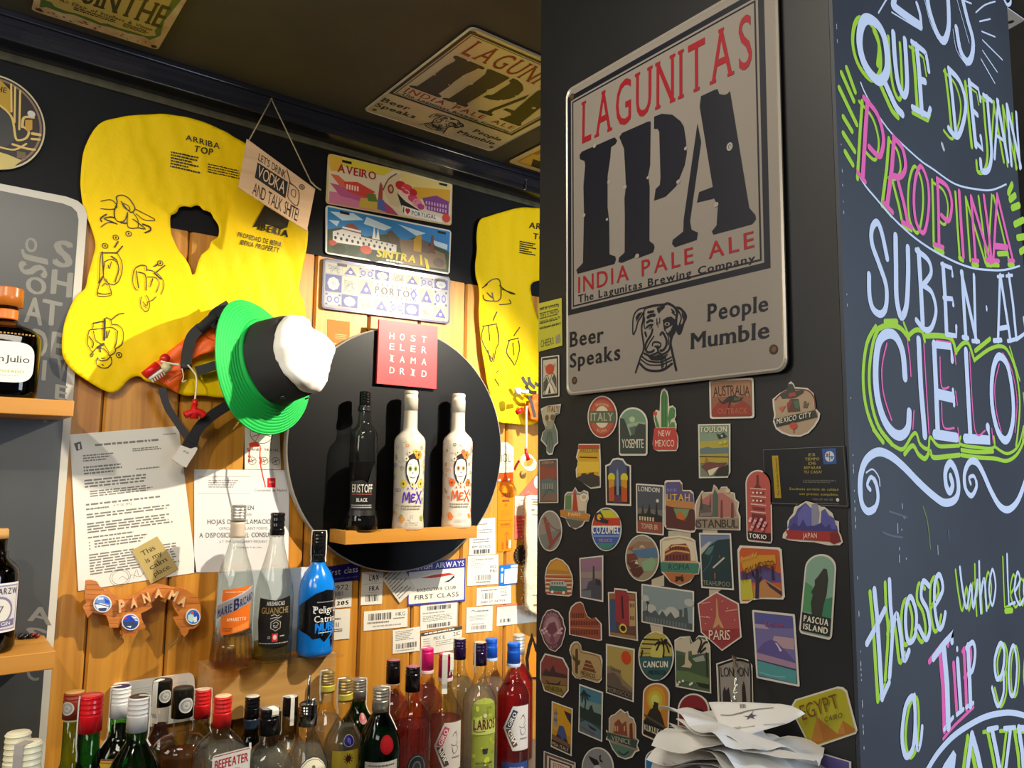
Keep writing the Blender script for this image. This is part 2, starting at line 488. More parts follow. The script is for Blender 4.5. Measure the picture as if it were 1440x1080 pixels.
mb=MB();mb.box((-1.2,-2.6,CEIL_Z),(3.2,WALL_Y+.1,CEIL_Z+.08),m_ceil)
tag(mb.build('ceiling',origin=(0,0,0)),kind='structure')
mb=MB();mb.box((-1.2,-2.6,-.05),(3.2,WALL_Y+.1,0),mottled('floor_tiles','#4c4640','#5c554d',5,0.5))
tag(mb.build('floor',origin=(0,0,0)),kind='structure')
# pillar
m_pil=mottled('pillar_black_paint','#141416','#1a1a1c',5,0.5,0.08)
mb=MB();mb.box((PIL_X,CHK_Y+.004,0),(PIL_RIGHT-.004,PIL_BACK,CEIL_Z),m_pil)
tag(mb.build('pillar',origin=(PIL_X,CHK_Y,0)),kind='structure')
# back counter the bottles stand on
mb=MB();mb.box((-1.0,1.06,COUNTER_Z-.04),(1.75,WALL_Y-.004,COUNTER_Z),mottled('counter_steel','#5a5752','#6b6862',12,0.35))
mb.box((-1.0,1.10,0),(1.75,WALL_Y-.004,COUNTER_Z-.04),mat('#2b241d',0.6))
tag(mb.build('back_counter',origin=(.4,1.3,0)),'long back-bar counter carrying the front rows of bottles','counter')
# ================================================================ things on the back wall
def flat_thing(name,pl,t,outline,m,label=None,cat=None,group=None,parent=None):
    s=Sheet(pl,t);s.slab(outline,m);s._meta=(name,label,cat,group,parent);return s
def done(s,**k):
    name,label,cat,group,parent=s._meta
    return tag(s.build(name,parent,**k),label,cat,group)
white_ink,black_ink=ink('#eeeae0'),ink('#15130f')
P=WALL(0.0)

# grey rounded signboard with pale letters, left edge of the photo
B=WALL(0.004);brd=[(-420,179),(0,261),(92,279),(108,285),(117,293),(121,305),(118.5,340),(60,1085),(-420,1164)]
s=flat_thing('letter_signboard',B,0.012,[B.px(p) for p in brd],mat('#c9c3b4',.5),'tall grey rounded signboard with pale capital letters behind the left shelves','signboard')
inn=[(-410,190),(0,268),(88,286),(101,291),(108,298),(110.5,309),(108,345),(51,1085),(-410,1158)]
B2=WALL(0.016);s.poly([B2.px(p) for p in inn],mottled('signboard_grey','#40403d','#4b4a47',4,.35),1)
pale=ink('#7d7a70')
def letter(sh,pl,ch,x0,y0,x1,y1,m,lay=2,bold=0.04,sl=0.23,rot=0,lean=-.07,serif=0.0):
    """one letter in a photo box; sides follow the wall's perspective"""
    k=(y1-y0)
    TL,TR,BR,BL=(x0,y0),(x1,y0+(x1-x0)*sl),(x1+k*lean,y1+(x1-x0)*sl),(x0+k*lean,y1)
    c=[TL,TR,BR,BL];c=c[rot:]+c[:rot]
    sh.text(quad(pl,*c),ch,m,lay,bold=bold,serif=serif)
for a in (('O',36,333,53,352,0),('J',40,352,68,366,1),('S',76,336,104,372,0),('S',28,366,66,384,1),('O',37,387,66,410,0),('H',73,378,103,412,0)):
    letter(s,B2,*a[:5],pale,rot=a[5])
for a in (('A',36,416,62,452),('T',60,420,88,454),('D',46,462,68,500),('E',73,466,94,502),('I',60,506,66,534),('V',80,500,96,532),('E',78,540,95,560),('N',48,560,68,590),
          ('A',40,850,74,872,0),('S',37,880,68,900),('C',38,930,56,954)):
    letter(s,B2,*a[:5],pale,bold=.03)
done(s)

# round tin sign, cut by the left edge
R=WALL(0.006);c0=R.px((-7,172));rr=abs(R.px((64,176))[0]-c0[0])
circ=lambda r,n=56:[(c0[0]+r*math.cos(2*math.pi*k/n),c0[1]+1.13*r*math.sin(2*math.pi*k/n)) for k in range(n)]
s=flat_thing('round_tin_sign',R,0.004,circ(rr),mat('#c8b98f',.35),'round dark tin sign with a brass lamp picture at the left edge','sign')
s.poly(circ(rr*.965),ink('#1d150f'),1);s.poly(circ(rr*.93),ink('#8a6a55'),2);s.poly(circ(rr*.885),ink('#241a14'),3)
zr=zm(0,80,6)
def tr(sh,pl,z,pts,m,lay,w=None,**k):
    q=[pl.px(z(*p)) for p in pts]
    if w is None:sh.poly(q,m,lay)
    else:sh.stroke(q,w,m,lay,**k)
tr(s,R,zr,[(-300,500),(-200,260),(-30,200),(10,212),(85,290),(88,480),(60,470),(0,415),(-30,400),(-200,480)],ink('#b58f22'),4)
tr(s,R,zr,[(-340,700),(-280,500),(-40,440),(20,450),(85,520),(120,600),(130,700),(60,760),(-40,790),(-300,760)],ink('#33332f'),5)
for pts,ww in (([(0,420),(60,470),(105,540),(130,690),(165,710),(220,690),(240,640),(200,600)],.0035),([(92,240),(95,470)],.003),([(125,265),(120,560)],.003),([(168,295),(160,620)],.003),
                ([(185,600),(200,520),(280,520)],.004),([(105,745),(220,780),(290,790)],.004),([(0,770),(120,790),(220,740)],.003),([(270,655),(335,665)],.005),([(265,700),(330,705)],.004)):
    tr(s,R,zr,pts,ink('#d8b562'),6,ww)
tr(s,R,zr,[(210,540),(270,540),(270,620),(230,640),(210,600)],ink('#c2902c'),6)
tr(s,R,zr,[(-290,790),(-40,800),(60,830),(180,880),(120,930),(0,960),(-100,955),(-230,890)],ink('#c9b365'),6)
tr(s,R,zr,[(140,800),(215,815),(215,865),(140,860)],ink('#6a5638'),7)
s.ell(*R.px(zr(262,490)),.006,.006,ink('#cfc7b8'),7)
s.text(quad(R,zr(-75,240),zr(58,272),zr(52,318),zr(-80,280)),'THE',ink('#2a1a0c'),6,bold=.02,serif=.05)
done(s)

# ---- cloth grids
def pip(x,y,poly):
    c=False;j=len(poly)-1
    for i in range(len(poly)):
        xi,yi=poly[i];xj,yj=poly[j]
        if (yi > y) != (yj > y) and x < (xj-xi)*(y-yi)/(yj-yi)+xi:c=not c
        j=i
    
    return c
def near(x,y,polys):
    best=(9e9,x,y)
    for poly in polys:
        for i in range(len(poly)):
            ax,ay=poly[i-1];bx,by=poly[i];dx,dy=bx-ax,by-ay;l=dx*dx+dy*dy
            t=0 if l == 0 else max(0,min(1,((x-ax)*dx+(y-ay)*dy)/l));px_,py_=ax+dx*t,ay+dy*t
            d=(x-px_)**2+(y-py_)**2
            if d < best[0]:best=(d,px_,py_)
    
    
    return best
class Draped(Plane):
    def __init__(s,base,hf):Plane.__init__(s,base.o,base.u,base.v);s.hf=hf
    def at(s,a,b,h=0.0):return s.o + s.u*a + s.v*b + s.n*(h+s.hf(a,b))
def cloth(sh,pl,outline,holes,step,m,thick=0.0015):
    polys=[outline]+holes;xs=[p[0] for p in outline];ys=[p[1] for p in outline]
    x0,y0=min(xs),min(ys);nx=int((max(xs)-x0)/step)+1;ny=int((max(ys)-y0)/step)+1
    cells={};ids={};V=[]
    ins=lambda x,y:pip(x,y,outline) and not any(pip(x,y,h) for h in holes)
    for i in range(nx):
        for j in range(ny):
            if ins(x0+(i+.5)*step,y0+(j+.5)*step):cells[(i,j)]=1
    
    
    F=[];cnt={}
    for (i,j) in cells:
        f=[]
        for c in ((i,j),(i+1,j),(i+1,j+1),(i,j+1)):
            if c not in ids:ids[c]=len(V);V.append([x0+c[0]*step,y0+c[1]*step])
            f.append(ids[c])
        
        F.append(f)
        for k in range(4):e=tuple(sorted((f[k],f[(k+1) % 4])));cnt[e]=cnt.get(e,0)+1
    
    bd=[e for e,c in cnt.items() if c == 1];bv={v for e in bd for v in e}
    for v in bv:
        d,a,b=near(V[v][0],V[v][1],polys)
        if d < (step*1.2)**2:V[v]=[a,b]
    
    n=len(V)
    top=[pl.at(a,b,0) for a,b in V];bot=[pl.at(a,b,-thick) for a,b in V]
    eo={}
    for f in F:
        for k in range(4):eo[(f[k],f[(k+1) % 4])]=1
    
    fs=list(F) + [[n+i for i in f[::-1]] for f in F]
    for a,b in bd:
        if (a,b) not in eo:a,b=b,a
        fs.append((b,a,n+a,n+b))
    
    sh.add(top+bot,fs,m,True)

m_yel=mat('#f7d000',.6,spec=.25,name='vest_fabric',bump=.25,bscale=120)
m_web=mat('#3b3a3d',.75,name='webbing',bump=.3,bscale=900);m_webd=mat('#232225',.8,name='webbing')
m_org=mat('#f0641a',.5,name='pouch_fabric',bump=.3,bscale=60);m_red=mat('#d3161a',.35);m_cord=mat('#ece2cc',.6);m_buck=mat('#ebe4d6',.4)
vink=ink('#2c2208')
def px_list(pl,pts):return [pl.px(p) for p in pts]

VB=WALL(0.0)
def vest_h(a,b):
    h=0.018 + 0.005*noise.noise(Vector((a*9,b*5,1.3))) + 0.0026*noise.noise(Vector((a*34+b*12,b*7,4)))+0.0011*noise.noise(Vector((a*70,b*40,9)))
    d=math.hypot(a-0.20,b-0.16);h += 0.018*math.exp(-(d/0.07)**2)      # the inflated lower lobe
    return h
V1=Draped(VB,vest_h)
vest=empty('life_vest',P.pt((260,540)),'large yellow airline life vest left of the hat, drawings all over','life vest','yellow life vests on the wall')
out1=catmull([(136,180),(165,170),(195,166),(228,165),(262,170),(295,181),(330,199),(362,218),(395,245),(415,278),(428,322),(427,352),(420,387),(417,410),(424,430),
        (428,470),(420,515),(395,548),(355,556),(310,560),(280,557),(255,557),(235,548),(215,540),(202,537),(192,530),(178,535),(165,549),(150,553),(125,541),(99,524),(86,506),(84,488),
        (87,462),(94,440),(104,420),(117,408),(121,392),(128,366),(132,347),(126,322),(116,296),(112,270),(112,248),(117,212)],4,True)
z4=zm(180,270,4)
hole1=[z4(*p) for p in catmull([(225,165),(232,140),(262,130),(275,100),(310,92),(342,99),(365,88),(390,92),(410,115),(450,125),(468,160),(495,200),(498,240),
        (488,268),(452,290),(440,330),(400,362),(378,410),(352,492),(335,440),(310,390),(270,340),(245,285),(228,235)],2,True)]
s=Sheet(V1,0.0)
cloth(s,V1,px_list(V1,out1),[px_list(V1,hole1)],0.0055,m_yel);s.t=.0009
def vt(st,TL,TR,BR,BL,**k):s.text(quad(V1,TL,TR,BR,BL),st,vink,6,**k)
vt('ARRIBA',(257,194),(305,206),(305,214),(257,201),bold=.015)
vt('TOP',(270,209),(296,214),(295,223),(268,217),bold=.02)
s.lines(quad(V1,(237,217),(280,226),(278,250),(236,240)),vink,6,(0,0,1,1),6,.55,4)
s.lines(quad(V1,(288,234),(339,244),(338,258),(288,248)),vink,6,(0,0,1,1),4,.4,9,.3)
vt('PROPIEDAD DE IBERIA',(331,329),(393,343),(392,350),(330,335),bold=.015,track=.09)
vt('IBERIA PROPERTY',(335,340),(390,351),(388,358),(333,346),bold=.015,track=.09)
vt('IBERIA',(360,317),(402,327),(401,336),(358,325),bold=.05)
for pts in ([(352,322),(368,291),(402,312),(400,322),(392,325),(372,318)],):
    s.poly(px_list(V1,pts),vink,6)
z1a=zm(130,250,6.35);z1b=zm(110,420,9)
lw=.0014
for z,L in ((z1a,[([(60,230),(150,215),(205,270),(165,300),(60,295)],lw),([(185,380),(180,320),(205,240),(200,190),(245,175),(300,200),(340,250),(360,300),(330,330),(290,300),(240,230)],lw*1.4),
        ([(185,380),(215,410),(270,400),(295,330)],lw*1.2),([(245,240),(300,270),(315,310),(270,290),(245,240)],lw),([(360,300),(440,340),(530,390),(520,405),(440,395),(370,345)],lw),
        ([(110,345),(60,380),(65,410)],.0024),([(200,430),(150,410),(90,385),(140,370),(185,375)],.0022),([(295,330),(300,460),(400,470),(450,475),(340,390)],.0018),([(430,435),(490,460),(495,490),(450,512)],.0028),
        ([(340,330),(385,400),(385,470)],lw),([(240,420),(290,425)],lw*2),([(60,460),(120,420),(190,425)],lw),
        ([(60,700),(50,760),(45,900),(40,960),(60,920),(80,890)],lw),([(70,680),(80,880)],.002),([(90,770),(150,745),(200,770)],lw),([(60,690),(200,690)],lw*1.6),([(200,690),(240,760),(245,850),(215,940),(170,975)],lw),
        ([(200,760),(215,840),(180,950)],lw*1.3),([(90,770),(80,890),(110,950),(170,975)],lw),([(150,720),(195,750)],.0022),([(200,690),(250,630)],.002),([(180,640),(210,590)],.0024),([(120,800),(130,830),(150,770)],lw),
        ([(75,905),(40,980),(25,1060),(60,1075),(130,1070),(150,1050),(130,980),(100,920)],lw),([(70,985),(95,960),(115,975)],lw),([(30,1045),(90,1055),(150,1045)],lw),
        ([(370,820),(345,860),(340,950),(365,1010),(385,1020)],lw),([(370,820),(410,800),(455,810),(460,850)],lw*1.3),([(370,850),(390,1000)],lw*1.3),([(390,860),(450,890),(455,1020)],.0018),([(460,840),(540,860),(600,920),(615,980),(590,1060)],lw),
        ([(470,905),(540,910),(575,960),(545,1040)],lw),([(530,870),(590,920)],.0026),([(550,860),(625,800)],.0018),([(490,990),(515,920)],lw*1.3),([(530,810),(560,790)],.0028)]),
             (z1b,[([(165,330),(300,305)],.0022),([(165,330),(155,400),(110,430),(85,560),(110,640),(150,700)],lw),([(310,280),(300,540)],.0034),([(300,290),(330,262),(380,280),(400,350)],lw),([(160,410),(280,395),(400,380),(470,430)],lw),
        ([(390,290),(480,220),(550,205)],.0018),([(400,350),(470,350),(540,430),(530,580),(450,645)],lw),([(470,430),(455,560),(430,640)],lw*1.3),([(165,430),(190,540),(260,590)],lw),([(215,640),(290,590)],.004),([(240,620),(250,690)],.0026),
        ([(110,500),(160,570),(150,640)],lw*1.3),([(150,700),(220,640),(300,660),(370,740)],lw),([(300,600),(360,700)],lw),([(210,770),(190,830),(240,885),(330,890),(390,830),(380,750),(330,790),(250,800),(215,765)],lw),
        ([(370,735),(430,700),(445,650)],lw),([(150,700),(120,740),(140,755),(160,715)],lw),([(330,430),(330,520),(370,420)],lw*1.2),([(765,0),(760,110),(820,185),(865,140),(860,40),(830,-20)],lw),([(860,60),(910,40),(950,0)],lw),([(790,60),(830,110),(850,60)],lw),([(800,110),(830,140)],lw),
        ([(260,770),(300,768)],lw),([(270,850),(285,862)],lw)])):
    for pts,ww in L:s.stroke([V1.px(z(*p)) for p in pts],ww,vink,6)
for z,cx,cy in ((z1a,303,520),(z1a,190,553),(z1a,95,627),(z1a,583,780),(z1b,486,728)):
    c=V1.px(z(cx,cy));s.stroke([(c[0]+.0048*math.cos(k*math.pi/6),c[1]+.0048*math.sin(k*math.pi/6)) for k in range(12)],lw,vink,6,False,True);s.ell(c[0],c[1],.0014,.0022,vink,6,8)
s.build('body',vest)
# orange pouch with the inflator, straps, buckle, toggle
PP=Draped(WALL(0.0),lambda a,b:.040+.006*noise.noise(Vector((a*40,b*40,4)))+.003*math.sin((a-b)*130))
zp=zm(190,430,8.307)
s=Sheet(PP);cloth(s,PP,px_list(PP,[zp(*p) for p in ((85,770),(320,570),(560,380),(640,330),(760,290),(955,255),(935,400),(920,545),(800,570),(690,600),(600,650),(560,700),(520,780),(480,900),(440,1035),(310,960),(200,890),(85,815))]),[],.004,m_org,.004)
for pts in ([(860,300),(870,420),(860,520)],[(930,300),(890,500)],[(740,380),(850,440),(860,470)],[(330,900),(420,840),(500,800)]):s.stroke([PP.px(zp(*p)) for p in pts],.0016,ink('#a83a0c'),8)
s.build('pouch',vest)
W6=WALL(.050);W5=WALL(.062);W8=WALL(.046)
def strap(pl,pts,w_,m,nm='strap',t=.0016,parent=None):
    b=MB();P3=catmull([tuple(pl.pt(p)) for p in pts],5);b.ribbon(P3,w_,t,-pl.n*-1,m);return b.build(nm,parent or vest)
strap(W6,[(283,460),(270,473),(264,492),(261,514)],.020,m_web)
b=MB();b.tube([W6.pt((255,515)),W6.pt((269,516))],.0055,m_web);b.build('strap_end',vest)
strap(W6,[(352,432),(334,431),(316,436),(300,446),(286,459)],.019,m_web)
b=MB();b.tube(catmull([tuple(W6.pt(p)) for p in ((280,464),(288,457),(296,450),(303,445))],3),[.0085,.0095,.010,.010,.010,.010,.010,.010,.010,.0085],m_webd,12);b.build('strap_knot',vest)
strap(WALL(.056),[(322,428),(306,438),(299,446),(302,456),(314,452)],.018,m_webd)
strap(W8,[(320,520),(305,514),(290,518),(276,522)],.018,m_web)
strap(W8,[(228,545),(230,556),(237,575),(250,595),(264,616)],.013,m_web)
strap(W6,[(345,555),(322,569),(300,583),(281,600),(268,622)],.020,m_webd)
# buckle
zb=zm(180,400,4)
b=Sheet(WALL(.040),.010)
b.slab(px_list(b.pl,[zb(*p) for p in ((330,850),(395,865),(375,930),(300,905))]),m_webd)
b.build('strap_end',vest)
b=Sheet(WALL(.038),.013)
b.slab(px_list(b.pl,[zb(*p) for p in ((290,905),(340,925),(372,915),(380,925),(365,955),(335,1000),(318,1030),(285,1015),(240,985),(258,960),(275,935))]),m_buck)
for x_,y_ in ((302,932),(318,940)):b.slab(px_list(b.pl,[zb(x_,y_),zb(x_+14,y_+4),zb(x_+10,y_+14),zb(x_-3,y_+9)]),mat('#b7b0a2',.5),.0135)
tag(b.build('buckle',vest,bevel=.0015),'white plastic buckle half')
b=MB();b.tube(catmull([tuple(W5.pt(p)) for p in ((264,513),(271,521),(276,530),(276,545),(274,563))],5),.0016,m_cord);b.build('cord',vest)
b=MB();b.tube(catmull([tuple(W5.pt(p)) for p in ((226,508),(238,511),(252,513))],5),.0020,m_cord);b.tube(catmull([tuple(W5.pt(p)) for p in ((256,518),(258,530),(256,537),(262,535))],5),.0008,m_cord);b.build('cord',vest)
b=MB();b.tube([W5.pt((274,561)),W5.pt((274,571))],[.004,.0055],m_red,12);b.tube(catmull([tuple(W5.pt(p)) for p in ((260,584),(267,581),(273,579),(281,580),(287,585))],4),.0068,m_red,12)
b.tube([W5.pt((273,570)),W5.pt((273,589))],[.0055,.008],m_red,12);tag(b.build('toggle',vest),'red pull toggle')
b=MB();b.tube([W5.pt((203,528)),W5.pt((222,513))],.008,m_red,14);tag(b.build('gas_cylinder',vest),'red gas cylinder')
b=MB();b.tube([W5.pt((209,533)),W5.pt((232,518))],.0035,m_buck,10);b.tube([W5.pt((228,520)),W5.pt((237,514))],.009,mat('#cfc79a',.4),12)
for k in range(6):b.tube([W5.pt((212+k*3.2,531-k*2.1)),W5.pt((216+k*3.2,538-k*2.1))],.0013,m_buck,6)
tag(b.build('inflator',vest),'cream ribbed inflator valve')
b=MB();c=W6.pt((232,504));b.tube([c-Vector((0,.003,0)),c+Vector((0,.006,0))],.0085,mat('#c3231c',.3),16);b.build('cap',vest)

# hat hung over the vest, crown pointing out of the wall
HB=WALL(.092);hc=HB.pt((368,515))
hat=empty('bucket_hat',hc,'bucket hat with green brim, black band and puffy white crown','hat')
AX=Vector((.50,-.83,.21)).normalized();HX=Vector((0,0,1)).cross(AX).normalized()*1.0;HZ=AX.cross(HX)
HM=Matrix((HX,-AX,HZ)).transposed()      # hat frame: x right, y into the wall, z up
def lathe_y(name,prof,m,parent,seg=72,wob=None,centre=hc):
    """profile of (radius, outward distance) about the wall's normal"""
    b=MB();vs=[];fs=[];n=len(prof)
    for i,(r,t) in enumerate(prof):
        for k in range(seg):
            a=2*math.pi*k/seg;d=Vector((math.cos(a)*r,-t,math.sin(a)*r))
            if wob:d += wob(i,a,r,t)
            vs.append(centre+HM @ d)
    
    
    for i in range(n-1):
        for k in range(seg):fs.append((i*seg+k,i*seg+(k+1) % seg,(i+1)*seg+(k+1) % seg,(i+1)*seg+k))
    
    b.add(vs,fs,m,True);return b.build(name,parent)
m_green=mat('#10b048',.65,name='hat_green',bump=.2,bscale=700);m_blk=mat('#2a292b',.8,name='hat_black',bump=.2,bscale=700);m_wht=mat('#e6e3dd',.8,name='hat_white',bump=.2,bscale=500)
def bw(i,a,r,t):return Vector((0,-.010*math.cos(2*a+.6)*(r-.085)/.05,0))
brim=[(.1345,-.001),(.1355,.0005),(.1345,.002)]
for k in range(9):
    r0=.1335-k*.0052;t0=.002+k*.0026
    brim += [(r0,t0),(r0-.0008,t0-.0007),(r0-.0016,t0+.0006)]
brim += [(.088,.027),(.084,.030),(.084,.026),(.10,.018),(.1345,-.001)]
lathe_y('brim',brim,m_green,hat,wob=bw)
band_=lathe_y('band',[(.084,.026),(.0842,.032),(.083,.05),(.081,.07),(.079,.086),(.076,.094),(.07,.092)],m_blk,hat,wob=lambda i,a,r,t:Vector((math.cos(a),0,math.sin(a)))*(.003*noise.noise(Vector((math.cos(a)*2.2,math.sin(a)*2.2,t*20)))))
def cw(i,a,r,t):
    v=noise.noise(Vector((math.cos(a)*r*26,math.sin(a)*r*26,2.2)));f=.006*abs(noise.noise(Vector((math.cos(a)*r*60,math.sin(a)*r*60,7))))*min(1,r/.03);return Vector((math.cos(a)*(.0045*v-f*.6),-.010*v-.004*math.sin(a*3+1)*min(1,r/.03)+f,math.sin(a)*(.0045*v-f*.6)))
lathe_y('crown',[(.072,.088),(.0765,.092),(.078,.099),(.0765,.107),(.072,.113),(.064,.118),(.05,.121),(.034,.123),(.018,.123),(.0,.123)],m_wht,hat,wob=cw)
for da,tt in ((-1.9,.06),(-1.25,.075)):# eyelets and a buckle-like glint on the black band
    b=MB();c=hc+HM @ Vector((math.cos(da)*.0845,-tt,math.sin(da)*.0845));t1=HM @ Vector((-math.sin(da),0,math.cos(da)))
    b.tube([c+(t1*math.cos(k*math.pi/6)+(HM @ Vector((0,1,0)))*math.sin(k*math.pi/6))*.004 for k in range(12)],.0012,mat('#55555a',.3,.8),6,True);b.build('eyelet',band_)

# wooden joke sign on twine from the beam
N1=(BEAM_Y+.0)-.012
VP=Plane((0,N1,EYE.z),Vector((1,-.10,0)),Vector((0,0,1)))
zv=zm(320,110,4.693)
c4=[zv(*p) for p in ((125,405),(575,735),(520,1010),(68,725))]
root=empty('hanging_wooden_sign',VP.pt(c4[3]),'small wooden sign on twine under the beam with a drinking joke','sign')
s=Sheet(VP,.004);s.slab([VP.px(p) for p in c4],wood('ply','#c9a27a','#d8b48c','#c29a70','X',1,False,.6))
q=quad(VP,*c4)
s.text(quad(VP,zv(205,500),zv(385,620),zv(378,668),zv(198,545)),"LET'S DRINK",black_ink,2,track=.05,bold=.005)
s.poly([VP.px(zv(*p)) for p in ((195,560),(395,690),(378,797),(176,660))],black_ink,1)
s.text(quad(VP,zv(205,578),zv(382,692),zv(368,768),zv(190,650)),'VODKA',ink('#d9b78f'),2,track=.05)
s.text(quad(VP,zv(172,690),zv(470,868),zv(455,950),zv(158,768)),'AND TALK SHITE!',black_ink,2,track=.04,bold=.0)
for pts,w_ in (([(405,690),(395,760),(400,800),(455,845),(465,750),(405,690)],.0018),([(408,700),(440,720),(465,745)],.0014),([(388,610),(412,700)],.0022),([(420,740),(445,745),(440,790),(415,770),(420,740)],.0014)):
    s.stroke([VP.px(zv(*p)) for p in pts],w_,ink('#4a3a2a'),2)
c=VP.px(zv(487,722));s.ell(c[0],c[1],.0058,.0058,ink('#4a3a2a'),2);s.ell(c[0],c[1],.0042,.0042,ink('#b8946c'),3)
for k in range(3):s.stroke([(c[0]+.004*math.cos(k*1.047),c[1]+.004*math.sin(k*1.047)),(c[0]-.004*math.cos(k*1.047),c[1]-.004*math.sin(k*1.047))],.0008,ink('#4a3a2a'),4,False)
s.build('board',root)
m_twine=mat('#9d9172',.9,name='twine')
tp=VP.pt((395,126));tp=Vector((tp.x,BEAM_Y-.012,min(tp.z,CEIL_Z-.004)))
b=MB();b.tube([VP.pt(zv(140,412),.004),tp],.0013,m_twine);b.tube([VP.pt(zv(552,700),.004),tp],.0013,m_twine)
b.tube([VP.pt(zv(545,685),.004),VP.pt(zv(572,722),.008),VP.pt(zv(606,748),.010)],.0016,m_twine);b.build('twine',root)
b=MB();b.tube([tp+Vector((0,-.004,0)),tp+Vector((0,.006,0))],.0025,mat('#6a6557',.4,.7),10);b.build('nail',root)

# three souvenir plates
def plate(name,cs,label,base,edge,draw,pl=None,emboss=True):
    pl=pl or WALL(.004);s=Sheet(pl,.003);q=quad(pl,*cs)
    s.slab(P_(q,o_rr(.025,.07)),edge);s.poly(P_(q,inset(o_rr(.02,.06),.012,.035)),base,1);draw(s,q)
    for u,v in ((.1,.07),(.88,.07)):s.poly(P_(q,[(u,v),(u+.07,v),(u+.07,v+.05),(u,v+.05)]),black_ink,12)
    return tag(s.build(name),label,'sign','souvenir number plates on the wall')
def PL(s,q,col,pts,lay):s.poly(P_(q,pts),ink(col),lay)
def ST(s,q,col,pts,w_,lay,**k):s.stroke(P_(q,pts),w_,ink(col),lay,**k)
def CI(s,q,col,cx,cy,rx,ry,lay,n=24):s.poly([q(cx+rx*math.cos(2*math.pi*k/n),cy+ry*math.sin(2*math.pi*k/n)) for k in range(n)],ink(col),lay)
def TX(s,q,st,col,x0,y0,x1,y1,lay=8,**k):s.text(q,st,ink(col),lay,(x0,y0,x1,y1),**k)
def aveiro(s,q):
    PL(s,q,'#e2b13c',[(.0,.02),(.12,.02),(.1,.3),(.02,.34)],2);PL(s,q,'#dcc93f',[(.1,.02),(.5,.02),(.42,.2),(.12,.2)],2);PL(s,q,'#e0c878',[(.55,.05),(.98,.05),(.98,.5),(.6,.5)],2);PL(s,q,'#d8a22c',[(.66,.3),(.98,.18),(.98,.5),(.66,.55)],3)
    PL(s,q,'#d77fa0',[(.02,.75),(.3,.7),(.45,.98),(.02,.98)],2);PL(s,q,'#c05c8a',[(.02,.58),(.2,.6),(.36,.85),(.1,.8)],3);PL(s,q,'#e06a4a',[(.02,.4),(.08,.4),(.2,.62),(.1,.62)],4)
    PL(s,q,'#d8433a',[(.12,.5),(.22,.45),(.36,.58),(.3,.74),(.15,.68)],4)
    for k in range(5):PL(s,q,'#f0d8c8',[(.14+k*.02,.54),(.152+k*.02,.54),(.152+k*.02,.64),(.14+k*.02,.64)],5)
    PL(s,q,'#d2b24a',[(.25,.76),(.42,.72),(.45,.96),(.24,.96)],4);PL(s,q,'#5f7a35',[(.29,.66),(.36,.62),(.38,.78),(.31,.8)],5)
    PL(s,q,'#a8483c',[(.38,.82),(.39,.42),(.40,.34),(.415,.42),(.42,.82)],5);PL(s,q,'#5566b0',[(.38,.72),(.43,.72),(.45,.96),(.38,.93)],6)
    PL(s,q,'#b7446c',[(.43,.74),(.5,.86),(.55,.98),(.45,.98)],6)
    PL(s,q,'#d9c49a',[(.42,.5),(.47,.2),(.54,.08),(.57,.1),(.53,.3),(.56,.62),(.55,.82),(.48,.78)],6);ST(s,q,'#7a4a38',[(.42,.5),(.46,.25),(.52,.1)],.003,7);CI(s,q,'#8c3a34',.48,.45,.025,.1,7);CI(s,q,'#d9a08a',.48,.45,.013,.06,8)
    PL(s,q,'#1b1410',[(.53,.5),(.6,.65),(.75,.82),(.9,.88),(.9,.94),(.7,.9),(.57,.78)],7)
    for cx,cy,r,c in ((.56,.33,.045,'#c2242c'),(.61,.38,.05,'#d23a44'),(.66,.42,.035,'#b81f2c'),(.6,.47,.035,'#f0c0c0'),(.66,.55,.04,'#cf3f66'),(.7,.63,.04,'#e287a4'),(.73,.7,.03,'#b53a78'),(.58,.4,.02,'#f4dcd4')):CI(s,q,c,cx,cy,r,r*2.2,8)
    PL(s,q,'#7d3f86',[(.74,.5),(.82,.42),(.86,.38),(.97,.46),(.97,.78),(.78,.74)],5)
    for k in range(8):
        for j in range(2):PL(s,q,'#d9a9c4',[(.77+k*.024,.55+j*.11),(.782+k*.024,.55+j*.11),(.782+k*.024,.62+j*.11),(.77+k*.024,.62+j*.11)],6)
    
    PL(s,q,'#f2ece2',[(.57,.75),(.9,.86),(.92,.97),(.6,.94)],8);CI(s,q,'#d9442e',.95,.85,.035,.1,8)
    TX(s,q,'I','#1a1a1a',.585,.78,.593,.9,9);CI(s,q,'#c01a2a',.614,.83,.012,.035,9);CI(s,q,'#c01a2a',.63,.83,.012,.035,9);PL(s,q,'#c01a2a',[(.602,.85),(.642,.85),(.622,.93)],9)
    TX(s,q,'PORTUGAL','#1a1a1a',.655,.83,.86,.92,9,bold=.01)
    TX(s,q,'AVEIRO','#a81824',.07,.17,.36,.33,9,serif=.06,bold=.02,track=.1)
plate('souvenir_plate',((461,216),(635.5,257.5),(634,318),(457.5,286.5)),'topmost souvenir plate, pink and yellow, reading AVEIRO',mat('#e4d3b4',.3),mat('#d8c08a',.3),aveiro)
